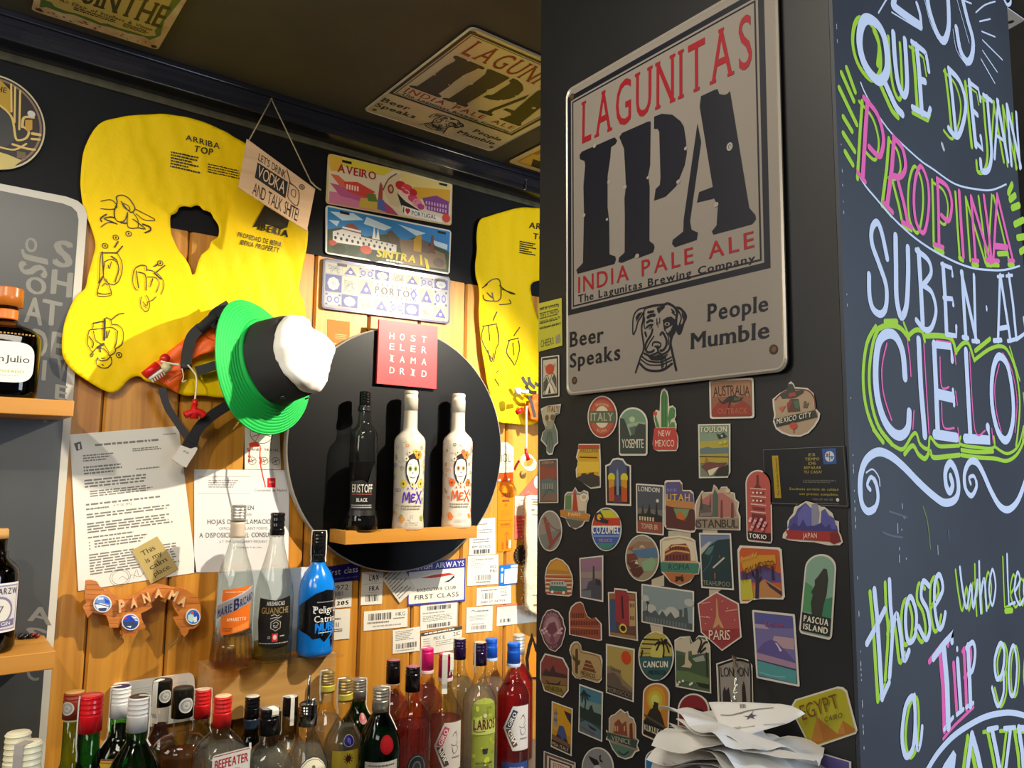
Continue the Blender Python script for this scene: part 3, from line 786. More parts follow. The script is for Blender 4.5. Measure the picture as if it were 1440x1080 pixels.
def sintra(s,q):
    PL(s,q,'#2f86c8',[(.012,.035),(.988,.035),(.988,.5),(.012,.5)],2)
    for pts in ([(.03,.12),(.2,.06),(.28,.16),(.12,.26)],[(.3,.08),(.5,.2),(.44,.3),(.28,.24)],[(.55,.1),(.78,.18),(.7,.28)],[(.84,.3),(.97,.34),(.97,.46),(.86,.42)],[(.02,.3),(.1,.28),(.08,.4)]):PL(s,q,'#cfe2ee',pts,3)
    PL(s,q,'#3c4a2a',[(.012,.5),(.1,.42),(.3,.5),(.46,.36),(.55,.5),(.7,.3),(.988,.5),(.988,.965),(.012,.965)],4)
    PL(s,q,'#5a4c3a',[(.46,.32),(.5,.26),(.56,.4),(.66,.5),(.64,.64),(.5,.6)],5);PL(s,q,'#8a7258',[(.56,.42),(.7,.36),(.84,.5),(.95,.56),(.97,.9),(.6,.95)],5)
    PL(s,q,'#e2ddd6',[(.05,.52),(.12,.44),(.26,.46),(.26,.72),(.05,.74)],6);PL(s,q,'#dcd6ce',[(.26,.52),(.54,.56),(.54,.76),(.26,.74)],6);PL(s,q,'#8c4a3a',[(.12,.44),(.16,.3),(.2,.28),(.27,.42),(.26,.47)],6)
    PL(s,q,'#e9e4de',[(.12,.38),(.26,.4),(.26,.44),(.12,.42)],7);PL(s,q,'#efece8',[(.345,.52),(.36,.22),(.375,.52)],7);PL(s,q,'#efece8',[(.375,.52),(.39,.26),(.405,.52)],7)
    for k in range(11):
        CI(s,q,'#3a3330',.07+k*.042,.64+k*.004,.01,.035,8,10);PL(s,q,'#4a4440',[(.08+k*.042,.53+k*.004),(.092+k*.042,.53+k*.004),(.092+k*.042,.57+k*.004),(.08+k*.042,.57+k*.004)],8)
    
    PL(s,q,'#c89a2c',[(.68,.36),(.72,.24),(.745,.26),(.75,.62),(.68,.62)],7);PL(s,q,'#6f5a4c',[(.745,.34),(.8,.36),(.82,.62),(.745,.62)],7);PL(s,q,'#7b4a3c',[(.82,.4),(.83,.2),(.845,.2),(.85,.44),(.87,.6),(.81,.6)],7)
    for cx,cy,r,c in ((.05,.76,.03,'#b8452c'),(.3,.78,.045,'#c04a2e'),(.2,.84,.05,'#2f3d1f'),(.1,.86,.05,'#26331a'),(.36,.88,.06,'#22301a'),(.9,.78,.05,'#6a5c50'),(.55,.9,.04,'#2a2a20')):CI(s,q,c,cx,cy,r,r*2,8)
    TX(s,q,'SINTRA','#d9c41c',.38,.72,.70,.88,10,bold=.05,shear=.1,track=.04)
    PL(s,q,'#d9c41c',[(.73,.68),(.75,.68),(.76,.9),(.74,.9)],10);PL(s,q,'#d9c41c',[(.77,.72),(.8,.76),(.82,.96),(.79,.96)],10)
    s.lines(q,ink('#dcd6c8'),10,(.46,.9,.66,.95),1,.8,5)
plate('souvenir_plate',((457.5,288.5),(633.8,324.5),(631.3,386.3),(457,357)),'middle souvenir plate, blue sky and white palace, reading SINTRA',mat('#3a6fa0',.3),mat('#e8e4da',.3),sintra)
def porto(s,q):
    rnd=random.Random(4);nx=8
    for j,(v0,v1) in enumerate(((.08,.3),(.31,.66),(.67,.93))):
        for i in range(nx):
            u0,u1=.02+i*.12,.02+(i+1)*.12-.004
            if j == 1 and 3 <= i <= 5:continue
            k=(i*3+j*5) % 4;PL(s,q,('#a09e92','#34367c','#92939c','#a8a080')[k],[(u0,v0),(u1,v0),(u1,v1-.015),(u0,v1-.015)],2)
            cu,cv=(u0+u1)/2,(v0+v1)/2;ru,rv=(u1-u0)/2,(v1-v0)/2
            if k == 1:
                for a in range(8):CI(s,q,'#a2a8a2',cu+ru*.42*math.cos(a*.785),cv+rv*.42*math.sin(a*.785),ru*.33,rv*.33,3,10)
                CI(s,q,'#8f93a6',cu,cv,ru*.3,rv*.3,4,10)
            
            elif k == 0:
                for a in range(22):ST(s,q,'#55565c',[(cu+ru*rnd.uniform(-.85,.85),cv+rv*rnd.uniform(-.8,.8)),(cu+ru*rnd.uniform(-.85,.85),cv+rv*rnd.uniform(-.8,.8))][:1]*1+[(cu+ru*rnd.uniform(-.85,.85),cv+rv*rnd.uniform(-.8,.8))],.0006,3,smooth=False)
            
            elif k == 2:
                for sx in (-1,1):CI(s,q,'#3a3f9a',cu+sx*ru*.45,cv,ru*.32,rv*.5,3,12);CI(s,q,'#92939c',cu+sx*ru*.45,cv,ru*.2,rv*.32,4,12)
                for a in range(4):CI(s,q,'#2e2f36',cu+ru*(.8 if a % 2 else -.8),cv+rv*(.75 if a > 1 else -.75),ru*.15,rv*.15,3,8)
            
            else:
                PL(s,q,'#2f2f8c',[(cu,cv-rv*.8),(cu+ru*.8,cv+rv*.7),(cu-ru*.8,cv+rv*.7)],3);CI(s,q,'#d6d2b8',cu,cv+rv*.2,ru*.22,rv*.25,4,8)
    
    
    
    PL(s,q,'#aeaca4',[(.385,.33),(.735,.33),(.735,.645),(.385,.645)],3)
    for k in range(9):
        for v in (.35,.62):PL(s,q,'#6b5a3e',[(.395+k*.038,v),(.41+k*.038,v),(.402+k*.038,v+(.06 if v < .5 else -.06))],4)
    
    TX(s,q,'PORTO','#17161a',.385,.42,.655,.56,6,bold=.03,serif=.05,track=.22)
    PL(s,q,'#2f2f8c',[(.69,.36),(.72,.48),(.69,.62),(.66,.48)],6);CI(s,q,'#b9b6d8',.69,.49,.012,.05,7,8)
    s.lines(q,ink('#8a8890'),4,(.03,.945,.97,.96),1,.9,6,.02);s.lines(q,ink('#8a8890'),4,(.03,.045,.97,.06),1,.9,7,.02)
plate('souvenir_plate',((453.8,362.5),(632.5,390.5),(631.3,456),(451.3,433.8)),'lowest souvenir plate, blue and white tiles, reading PORTO',mat('#b0aeac',.12,.25),mat('#6a6880',.2,.4),porto)

# small faded sticker under the plates
s=flat_thing('faded_sticker',P,.0006,[P.px(p) for p in ((460,449),(492,453),(491,484),(460,481))],paper('#b5763f'),'faded square brown sticker on the planks under the tile plate','sticker')
q=quad(P,(460,449),(492,453),(491,484),(460,481));s.lines(q,ink('#cf9a66'),1,(.35,.6,.9,.85),3,.3,3,.2,False);done(s)

# black round board, its shelf
DB=0.030
DP=WALL(DB);L_,R_=DP.px((402,636)),DP.px((705.5,622));T_,Bm=DP.px((560,467)),DP.px((560,797))
dc=((L_[0]+R_[0])/2,(T_[1]+Bm[1])/2);dr=(R_[0]-L_[0])/2
b=MB();n=96;m_disc=mottled('black_lacquer','#060607','#0a0a0b',5,.42,.03,spec=.22);m_rim=mat('#8c877c',.45)
prof=[(0.0,0.0),(dr-.003,0),(dr,.0015),(dr,.016),(dr-.004,.016)]
D0=WALL(DB);vs=[];fr=[]
for r,d in prof[1:]:
    for k in range(n):vs.append(D0.at(dc[0]+r*math.cos(2*math.pi*k/n),dc[1]+r*math.sin(2*math.pi*k/n),-d))
b.add(vs[:n],[list(range(n))],m_disc)
b.add(vs[:3*n],[(i*n+k,(i+1)*n+k,(i+1)*n+(k+1) % n,i*n+(k+1) % n) for i in range(2) for k in range(n)],m_rim)
b.add(vs[2*n:],[(k,n+k,n+(k+1) % n,(k+1) % n) for k in range(n)]+[[n+k for k in range(n)][::-1]],m_disc)
for k in range(4):
    a=math.pi/4+k*math.pi/2;c=D0.at(dc[0]+.2*math.cos(a),dc[1]+.2*math.sin(a),-.016);b.tube([c,c+Vector((0,DB-.0165,0))],.012,m_disc,12)
o=b.build('round_board');tag(o,'large round black board on the plank wall behind three bottles','board')
SHX0=WALL(.05).px((470.5,755))[0]
SHF=1.474                                          # front of the shelf
SF=WALL(WALL_Y-SHF);a0=SF.px((486,749.5));a1=SF.px((671,737.5));zb_=SF.px((486,767))[1];zb2=SF.px((670,755.5))[1]
SH_TOP=EYE.z+(a0[1]+a1[1])/2;SH_BOT=EYE.z+(zb_+zb2)/2
def notched(x0,x1,yf,yb,zt,zb_,cuts,r,dep,m):
    """a board with round scoops cut in the top of its front edge"""
    b=MB();F=[(x0,zt)]
    for c in cuts:
        for k in range(13):
            t=k/12*2-1;F.append((c+t*r,zt-dep*math.sqrt(max(0,1-t*t))**.8))
    
    
    F += [(x1,zt),(x1,zb_),(x0,zb_)];F=F[::-1];nn=len(F)
    yl=yf+.016
    fr=[(x,yf,z) for x,z in F];bk=[(x,yl,z) for x,z in F]
    b.add(fr,[list(range(nn))[::-1]],m);b.add(bk,[list(range(nn))],m)
    b.add(fr+bk,[(i,(i+1) % nn,nn+(i+1) % nn,nn+i) for i in range(nn)],m)
    b.box((x0,yl,zb_),(x1,yb,zt-dep),m)
    b.box((x0,yl,zt-dep),(x0+.010,yb,zt),m)
    return b
bx_={}
def bottle_x(pxc,y):return RAYX(pxc,y)
def RAYX(pxc,yy,py=640):
    r=RC @ Vector(((pxc-720)/FPX,(py-540)/FPX,1.0));return r.x/r.y*yy
BY=SHF+.0375
SHB=[RAYX(511,BY),RAYX(576,BY),RAYX(643.5,BY)]
b=notched(a0[0],a1[0],SHF,WALL_Y-DB-.0005,SH_TOP,SH_BOT,SHB,.030,.0055,pine_dark)
tag(b.build('small_wall_shelf'),'small pine shelf with scooped edge on the round black board','shelf')
SHZ=SH_TOP-.0055

# red square sign above the bottles
HP=WALL(.034);zh=zm(390,430,3.6)
cs=[zh(*p) for p in ((510,70),(806,107),(798,422),(497,394))]
s=flat_thing('red_square_sign',HP,.006,[HP.px(p) for p in cs],mottled('red_panel','#c8272c','#d43138',8,.45),'red square sign with white letters in a grid on the round board','sign')
for r,row in enumerate(('HOST','ELER','IAMA','DRID')):
    for c,chh in enumerate(row):
        x_=(565,617,672,727)[c];y_=((137,190,250,310)[r]) + (0,6,13,20)[c]*.9
        w_=10 if chh == 'I' else 24
        if chh == 'I':x_ += 6
        s.text(quad(HP,zh(x_-2,y_),zh(x_+w_-2,y_+3),zh(x_+w_-4,y_+35),zh(x_-4,y_+32)),chh,ink('#f0d9cf'),1,bold=.0,serif=.06 if chh == 'I' else 0)
done(s)

# second vest, cut off by the pillar
def vest2_h(a,b):return 0.017 + 0.004*noise.noise(Vector((a*9,b*6,7.3)))+0.003*noise.noise(Vector((a*30,b*9,2))) + 0.012*math.exp(-((b+.02)/.12)**2)*(0.6+0.4*math.sin(a*60))
V2=Draped(VB,vest2_h)
vest2=empty('life_vest',P.pt((720,600)),'yellow airline life vest half hidden by the pillar, beside the round board','life vest','yellow life vests on the wall')
zq=zm(660,280,3);
out2=catmull([zq(*p) for p in ((30,95),(70,78),(120,62),(190,44),(240,42),(300,50),(380,90),(400,200),(370,290),(395,420),(430,520),(440,640),(400,720),(330,770),(300,840),(290,920),(240,955),(180,950),(120,945),(95,930),(85,880),
        (75,830),(60,780),(50,720),(38,650),(30,560),(24,480),(26,420),(22,370),(12,330),(10,280),(18,220),(18,150))],4,True)
hole2=catmull([zq(*p) for p in ((240,370),(262,352),(300,350),(340,380),(330,430),(300,470),(280,520),(262,480),(246,420))],3,True)
s=Sheet(V2);cloth(s,V2,px_list(V2,out2),[px_list(V2,hole2)],.006,m_yel);s.t=.0009
vt2=lambda st,*c,**k:s.text(quad(V2,*[zq(*p) for p in c]),st,vink,6,**k)
vt2('ARRIBA',(238,103),(365,125),(362,150),(234,128),bold=.015);vt2('TOP',(253,150),(322,162),(320,186),(250,174),bold=.02)
s.lines(quad(V2,zq(196,182),zq(268,196),zq(264,250),zq(193,238)),vink,6,(0,0,1,1),6,.55,8)
for L in ([(50,370),(80,345),(110,350),(115,420),(90,435),(80,400)],[(110,370),(150,400),(175,405),(120,385)],[(42,410),(50,430),(90,435)],[(150,430),(155,445),(110,450)],[(38,380),(60,365)],[(60,400),(80,420)],
          [(40,540),(100,530)],[(45,540),(35,590),(60,650),(80,680)],[(100,535),(110,600),(95,640),(85,690)],[(65,540),(70,600)],[(85,515),(100,480)],[(60,640),(75,690),(85,650)],[(145,600),(190,590)],[(150,600),(140,650),(165,690)],[(190,600),(195,640),(175,700),(165,690)],[(170,580),(195,545)],[(165,610),(170,660)],[(90,760),(110,790)],[(95,735),(108,725)]):
    s.stroke([V2.px(zq(*p)) for p in L],.0024,vink,6)
s.build('body',vest2)
zw=zm(690,520,9)
PQ=Draped(WALL(0),lambda a,b:.045+.006*noise.noise(Vector((a*60,b*60,1))))
s=Sheet(PQ);cloth(s,PQ,px_list(PQ,[zw(*p) for p in ((400,330),(460,320),(600,330),(700,400),(690,700),(600,680),(470,660),(380,640),(310,540),(350,450))]),[],.004,m_org,.004);s.build('pouch',vest2)
b=MB();b.tube(catmull([tuple(WALL(.075).pt(zw(*p))) for p in ((455,460),(450,600),(452,800),(450,1000))],4),.0024,m_cord,8);b.build('cord',vest2)
b=MB();c=WALL(.07)
b.tube([c.pt(zw(340,230)),c.pt(zw(345,310))],.0085,m_buck,12);b.tube([c.pt(zw(390,280)),c.pt(zw(470,275))],.005,m_buck,10);tag(b.build('inflator',vest2),'white inflator valve')
for pts,m in (([(400,90),(430,150),(480,200)],m_web),([(480,90),(500,170),(560,230)],m_web),([(560,170),(620,200),(700,190)],m_web),([(480,330),(520,430),(560,600)],m_web),([(440,200),(500,280),(580,290)],m_webd)):
    strap(WALL(.062),[zw(*p) for p in pts],.009,m,parent=vest2)
b=MB();b.tube([c.pt(zw(330,540)),c.pt(zw(400,500))],.006,m_red,12);tag(b.build('gas_cylinder',vest2),'red gas cylinder')
b=MB();zt=zm(660,600,7.72);cp=WALL(.075)
b.tube([cp.pt(zt(610,240)),cp.pt(zt(620,300)),cp.pt(zt(640,360))],[.003,.005,.006],m_red,10)
tag(b.build('toggle',vest2),'red pull toggle')
b=MB()
for k in range(4):
    b.tube([cp.pt(zt(625+10*k+72*math.cos(t*.524+k),370+12*k+72*math.sin(t*.524+k))) for t in range(12)],.0013,m_cord,6,True)
b.build('cord',vest2)
strap(WALL(.05),[zt(*p) for p in ((540,370),(510,420),(490,470))],.006,mat('#a8201a',.5),parent=vest2)
s=Sheet(WALL(.045),.008);c0_=s.pl.px(zt(570,520));s.slab([(c0_[0]+.008*math.cos(k*.524),c0_[1]+.010*math.sin(k*.524)) for k in range(12)],mat('#b98a4a',.6));s.build('tab',vest2)

# orange-red plastic seal hanging in front of the travel sticker
zs_=zm(240,580,4.8);cp=WALL(.05)
m_seal=mat('#f04a2a',.4);root=empty('plastic_seal',cp.pt(zs_(640,500)),'thin orange-red plastic luggage seal dangling below the hat brim','luggage seal')
b=MB();b.tube(catmull([tuple(cp.pt(zs_(*p))) for p in ((590,215),(604,230),(602,300),(606,350),(622,430),(640,505))],4),.0012,m_seal,8);b.tube(catmull([tuple(cp.pt(zs_(*p))) for p in ((545,215),(532,250),(530,330))],4),.0012,m_seal,8)
for y_ in (250,290,320):b.tube([cp.pt(zs_(527,y_)),cp.pt(zs_(535,y_+12))],.0022,m_seal,8)
b.tube(catmull([tuple(cp.pt(zs_(*p))) for p in ((600,300),(610,320),(604,345))],3),.0024,m_seal,8)
b.build('loop',root)
s=Sheet(WALL(.047),.005);s.slab(px_list(s.pl,[zs_(*p) for p in ((528,208),(560,198),(592,212),(590,232),(530,232))]),m_seal);s.build('lock',root)
b=MB();b.tube([cp.pt(zs_(565,205)),Vector((cp.pt(zs_(565,150)).x,hc.y-.002,cp.pt(zs_(565,120)).z))],.0008,m_seal,6);b.build('thread',root)
# ================================================================ papers, tags, souvenirs on the planks
m_pap=paper('#e4e0d6');m_pap2=paper('#dddcdc');grey_ink=ink('#7d7a72');lt_ink=ink('#a09d94')
def px_thing(name,pxs,m,label,cat,t=.0006,d=.0012,group=None,pl=None,outline=None):
    pl=pl or WALL(d);s=Sheet(pl,t);q=quad(pl,*pxs)
    s.slab(P_(q,outline or o_rect()),m);s._meta=(name,label,cat,group,None);return s,q
# licence letter
s,q=px_thing('printed_letter',((98,611),(251,599),(276,805),(110,831)),m_pap,'typed official letter with a round stamp pinned to the planks under the vest','paper',d=.001)
s.lines(q,grey_ink,1,(.21,.075,.80,.092),1,.8,1,.05);s.lines(q,grey_ink,1,(.54,.125,.84,.15),2,.6,2,.2);s.lines(q,grey_ink,1,(.1,.14,.4,.19),3,.55,3,.5)
s.lines(q,grey_ink,1,(.1,.215,.45,.275),3,.55,4,.3);s.lines(q,grey_ink,1,(.56,.26,.78,.275),1,.6,41,.1);s.lines(q,grey_ink,1,(.1,.30,.74,.36),3,.55,5,.25);s.lines(q,grey_ink,1,(.14,.375,.72,.42),3,.55,6,.2)
s.lines(q,grey_ink,1,(.1,.455,.76,.468),1,.9,7,.05);s.lines(q,grey_ink,1,(.1,.485,.30,.497),1,.9,8,.1);s.text(q,'4 Y IX 1992',grey_ink,1,(.33,.478,.49,.494))
for y,n,sd in ((.52,2,9),(.58,4,10)):s.lines(q,grey_ink,1,(.1,y,.88,y+.018*n),n,.55,sd,.15)
s.lines(q,grey_ink,1,(.1,.668,.5,.68),1,.8,11,.1);s.lines(q,grey_ink,1,(.15,.695,.68,.75),3,.5,12,.3);s.lines(q,grey_ink,1,(.1,.78,.87,.92),8,.5,13,.12)
for k in range(3):CI(s,q,'#4a4844',.11,.705+k*.02,.006,.004,1,8)
for r_ in (1.0,.8):s.stroke([q(.34+.085*r_*math.cos(k*.26),.955+.055*r_*math.sin(k*.26)) for k in range(24)],.0007,grey_ink,1,False,True)
s.stroke(P_(q,[(.33,.965),(.36,.95),(.4,.975),(.44,.95),(.5,.97),(.56,.94)]),.0007,grey_ink,1);s.stroke(P_(q,[(.45,.975),(.48,.92),(.5,.97),(.54,.95)]),.0007,grey_ink,1)
for pts in ([(.03,.06),(.09,.05),(.1,.1),(.05,.11)],):PL(s,q,'#5a5650',pts,1)
TX(s,q,'1','#dedad0',.065,.066,.08,.1,2,bold=.04)
s.lines(q,lt_ink,1,(.84,.045,.97,.055),1,.8,14,.1);done(s)
# calm place card
s,q=px_thing('gold_card',((185,774),(221,754),(251,800),(212,821)),paper('#b9a468'),'small tan card reading calm place overlapping the typed letter','card',d=.003)
for i,t_ in enumerate(('This','is my','calm','place.')):
    s.text(q,t_,ink('#2c2718'),1,(.22,.14+i*.205,(.72,.82,.84,.84)[i],.27+i*.205),serif=.03,track=.05)
done(s)
# complaints-form poster
s,q=px_thing('complaints_poster',((273,660),(407,661),(405,803),(273,805)),m_pap2,'white notice about complaint forms behind the clear bottles','poster',d=.001)
s.stroke(P_(q,[(.04,.07),(.57,.07),(.57,.235),(.04,.235)]),.0006,grey_ink,1,False,True);s.lines(q,grey_ink,1,(.14,.105,.47,.19),4,.35,3,.3)
PL(s,q,'#c4181f',[(.755,.08),(.845,.08),(.845,.175),(.755,.175)],1);TX(s,q,'***','#f0d0c8',.775,.11,.825,.15,2)
TX(s,q,'Comunidad de Madrid','#33312e',.615,.19,.97,.215,1)
for t_,x0,x1,y0,y1,c_ in (('EXISTEN',.40,.61,.355,.395,'#33312e'),('THERE ARE',.42,.59,.43,.455,'#77746e'),('HOJAS DE RECLAMACION',.13,.84,.49,.535,'#33312e'),('OFFICIAL COMPLAINT FORMS',.25,.76,.565,.592,'#77746e'),
                               ('A DISPOSICION DEL CONSUMIDOR',.05,.95,.62,.665,'#33312e'),("AT THE CONSUMER'S REQUEST",.25,.76,.695,.72,'#77746e'),('Ley 11/1998 de 9 de Julio',.38,.70,.755,.772,'#77746e')):
    TX(s,q,t_,c_,x0,y0,x1,y1,1,bold=.008 if c_ == '#33312e' else 0,track=.1)
done(s)
# travel sticker behind the hat brim
s,q=px_thing('travel_agency_sticker',((344,600),(393,603),(395,660),(344,660)),m_pap,'white travel agency sticker with round logo under the hat brim','sticker',d=.001)
s.stroke([q(.47+.32*math.cos(k*.26),.14+.24*math.sin(k*.26)) for k in range(24)],.0012,black_ink,1,False,True);s.stroke(P_(q,[(.2,.1),(.75,.2)]),.0012,black_ink,1);s.stroke(P_(q,[(.22,.22),(.7,.08)]),.0012,black_ink,1)
TX(s,q,'PLANET TRAVEL','#2a2826',.06,.50,.96,.56,1)
for k in range(3):
    cx=.2+k*.33;s.stroke([q(cx+.11*math.cos(a*.4),.80+.09*math.sin(a*.4)) for a in range(16)],.0009,black_ink,1,False,True);s.stroke(P_(q,[(cx-.07,.83),(cx+.07,.77)]),.0013,black_ink,1,False);s.stroke(P_(q,[(cx-.02,.75),(cx+.01,.85)]),.001,black_ink,1,False)
done(s)
# white plastic card behind the bottles
s,q=px_thing('white_plaque',((157,961),(271,945),(276,1010),(150,1030)),mat('#f4f2ea',.5),'white rounded plaque on the planks behind the dark-capped bottles','plaque',t=.008,d=.001,outline=o_rr(.05,.12))
s.lines(q,ink('#cfcabd'),1,(.2,.16,.92,.3),3,.2,4,.1,False);done(s)

# wooden map of Panama
zp2=zm(110,810,8);MPN=WALL(.022);m_map=wood('carved_wood','#b4672a','#cf8138','#a0571e','X',1.6,False,.35)
root=empty('wooden_map',MPN.pt(zp2(560,640)),'carved wooden map ornament reading PANAMA on the planks below the letter','wall ornament')
pan=[(80,45),(130,38),(200,55),(230,110),(270,130),(280,160),(330,150),(365,180),(420,230),(520,235),(620,205),(720,150),(800,100),(860,80),(960,95),(1060,120),(1160,130),(1230,170),(1300,210),(1340,260),(1360,320),(1365,450),(1340,540),(1290,580),(1230,590),
       (1215,640),(1180,675),(1140,640),(1130,590),(1090,540),(1050,460),(1120,440),(1060,350),(1040,290),(980,250),(900,230),(850,260),(800,300),(820,340),(760,380),(690,410),(700,470),(745,570),(700,590),(640,600),(630,655),(490,655),(480,600),(470,500),(440,570),(340,570),(330,510),
       (300,430),(150,400),(95,460),(40,340),(80,290),(60,230),(75,100)]
s=Sheet(MPN,.010);s.slab([MPN.px(zp2(*p)) for p in pan],m_map)
for pts in ([(80,90),(220,90)],[(75,140),(270,150)],[(80,200),(330,205)],[(85,260),(170,262)],[(60,330),(165,325)],[(110,380),(170,380)],[(400,270),(620,250)],[(380,385),(640,390)],[(340,440),(480,440)],[(340,520),(430,520)],[(870,130),(1080,140)],[(700,330),(800,330)],[(1090,480),(1190,478)],[(1230,230),(1320,235)],[(1220,300),(1350,300)],[(1130,560),(1280,565)],[(500,630),(630,628)],[(690,530),(735,530)]):
    s.stroke([MPN.px(zp2(*p)) for p in pts],.0007,ink('#7a3c12'),1,False)
s.build('map_board',root,bevel=.001)
m_let=wood('letter_wood','#d8a26a','#e8b984','#cf9860','X',1.5,False,.4)
for chh,c in zip('PANAMA',(((440,282),(520,268),(525,392),(445,402)),((585,252),(640,240),(665,340),(580,352)),((705,210),(790,182),(815,275),(728,300)),((862,150),(925,140),(945,225),(850,240)),((1035,160),(1130,180),(1085,280),(1000,245)),((1155,228),(1225,250),(1185,345),(1105,300)))):
    s=Sheet(WALL(.0325),0);s.text(quad(s.pl,*[zp2(*p) for p in c]),chh,m_let,0,bold=.045,ext=.006);s.build('letter',root)
for cx,cy,rx,ry,kind in ((270,310,103,98,0),(585,515,100,92,1),(1288,457,82,90,2)):
    s=Sheet(WALL(.0325),.003);E_=lambda f:[s.pl.px(zp2(cx+rx*f*math.cos(k*.2244),cy+ry*f*math.sin(k*.2244))) for k in range(28)]
    s.slab(E_(1),mat('#e9e4da',.3));s.poly(E_(.88),ink(('#6d93d8','#2a49c8','#3f7fd0')[kind]),1)
    zq2=lambda u,v:s.pl.px(zp2(cx+rx*u,cy+ry*v))
    if kind == 0:
        PL(s,zq2,'#e8ecf2',[(-.8,.1),(-.2,-.1),(.7,.2),(.6,.6),(0,.8),(-.6,.6)],2);PL(s,zq2,'#2c3a5c',[(-.85,-.12),(.8,.3),(.8,.38),(-.85,-.02)],3);PL(s,zq2,'#2d55c8',[(.2,-.6),(.7,-.4),(.8,.0),(.3,-.1)],2);PL(s,zq2,'#d6e2f2',[(-.5,-.7),(.1,-.75),(.1,-.5),(-.5,-.45)],2);PL(s,zq2,'#3a465e',[(-.5,.5),(.5,.45),(.3,.8),(-.3,.8)],3)
    
    elif kind == 1:
        PL(s,zq2,'#33475e',[(-.85,.0),(.2,-.1),(.8,.2),(.3,.8),(-.5,.7)],2);PL(s,zq2,'#e7e9ee',[(0,-.8),(.6,-.6),(.85,-.1),(.5,-.2)],2);PL(s,zq2,'#c63a4a',[(-.8,-.3),(-.55,-.7),(-.4,-.4)],3);TX(s,zq2,'Panama','#2634a8',.0,-.55,.7,-.25,4);PL(s,zq2,'#dfe6ee',[(-.5,.5),(.1,.45),(.0,.7)],3)
    
    else:
        PL(s,zq2,'#2c4fc0',[(.1,-.8),(.8,-.3),(.8,.4),(.2,.5)],2);PL(s,zq2,'#bfe3dc',[(-.7,-.2),(-.1,-.5),(.2,.2),(-.2,.7),(-.7,.4)],2);PL(s,zq2,'#d84a4a',[(-.3,-.7),(.1,-.6),(0,-.3),(-.3,-.35)],3);PL(s,zq2,'#e8ecf0',[(.0,.1),(.5,-.1),(.5,.6),(.1,.7)],3)
    
    tag(s.build('picture_disc',root),('blue and white bridge picture disc','blue picture disc with dark land','blue and turquoise picture disc')[kind])
wl=WALL(.012)
for pts in ([(520,560),(500,640),(470,700)],[(1140,560),(1120,700),(1040,780),(1010,760)]):b=MB();b.tube(catmull([tuple(wl.pt(zp2(*p))) for p in pts],4),.0007,m_twine,6);b.build('hanging_loop',root)
for x_,y_ in ((270,200),(1200,200),(560,420)):b=MB();c=MPN.pt(zp2(x_,y_));b.tube([c,Vector((c.x,WALL_Y,c.z))],.008,m_map,10);b.build('spacer',root)

# ---- luggage tags and boarding cards
GT='airline baggage tags on the planks'
def bagtag(name,pxs,m,label,draw,d=.001,outline=None,cat='luggage tag'):
    s,q=px_thing(name,pxs,m,label,cat,d=d,group=GT,outline=outline);draw(s,q);return done(s)
z9=zm(440,780,9);z7=zm(560,770,7.2);z5=zm(640,700,5.4)
Z4=lambda z,*c:[z(*p) for p in c]
m_tag=paper('#ded9cc')
def d1(s,q):TX(s,q,'First class','#c9c6cf',.28,.2,.95,.55,1,serif=.04);TX(s,q,'Premium service','#6a68b0',.38,.72,.95,.85,1)
bagtag('first_class_tag',((440,800),(507,790),(505,815),(440,823)),paper('#1d1a5c'),'dark blue tag reading First class beside the blue bottle',d1,.0022)
def d2(s,q):TX(s,q,'53972','#23211e',.4,.12,.9,.32,1);s.barcode(q,grey_ink,1,(.35,.36,.78,.54),14);TX(s,q,'DEN','#23211e',.62,.62,.75,.68,1);TX(s,q,'205','#151310',.6,.75,.92,.9,1,bold=.06)
bagtag('number_tag',((440,822),(495,817),(494,853),(440,858)),m_tag,'white tag numbered 53972 under the dark blue tag',d2,.0012)
def d3(s,q):s.lines(q,grey_ink,1,(.42,.28,.85,.36),1,.8,5,.4);s.barcode(q,black_ink,1,(.4,.42,.7,.58),8);s.lines(q,black_ink,1,(.5,.64,.82,.76),2,.5,6,.1)
bagtag('baggage_tag',((440,859),(492.5,856),(491,898),(440,903)),m_tag,'white tag with a short barcode lowest behind the blue bottle',d3)
def d4(s,q):
    TX(s,q,'LAX','#23211e',.34,.10,.8,.27,1,bold=.03);s.lines(q,lt_ink,1,(.4,.30,.75,.32),1,.9,3,.1);PL(s,q,'#9a968c',[(.05,.36),(.95,.36),(.95,.37),(.05,.37)],1)
    TX(s,q,'FRA','#23211e',.36,.44,.82,.58,1,bold=.03);s.lines(q,lt_ink,1,(.35,.62,.78,.64),1,.9,4,.1);s.barcode(q,black_ink,1,(.2,.70,.82,.9),13)
bagtag('baggage_tag',Z4(z9,(622,225),(893,205),(872,622),(603,642)),m_tag,'white tag reading LAX and FRA under the round board',d4)
def d5(s,q):
    PL(s,q,'#2a2a86',[(.0,.0),(1,0),(1,.21),(0,.21)],1)
    for pts in ([(0,.2),(.02,.2),(.02,1),(0,1)],[(.98,.2),(1,.2),(1,1),(.98,1)],[(0,.96),(1,.96),(1,1),(0,1)]):PL(s,q,'#3a3a98',pts,1)
    TX(s,q,'BRITISH AIRWAYS','#e9e6ea',.04,.05,.97,.17,2,serif=.04,bold=.01);PL(s,q,'#b8332c',[(.2,.37),(.45,.32),(.7,.31),(.8,.35),(.6,.38),(.4,.395)],2);PL(s,q,'#22254f',[(.8,.36),(.8,.43),(.7,.52),(.61,.52),(.72,.46)],2)
    TX(s,q,'EXECUTIVE CLUB','#3a3834',.16,.62,.83,.69,2,bold=.01);TX(s,q,'FIRST CLASS','#3a3834',.12,.77,.88,.87,2)
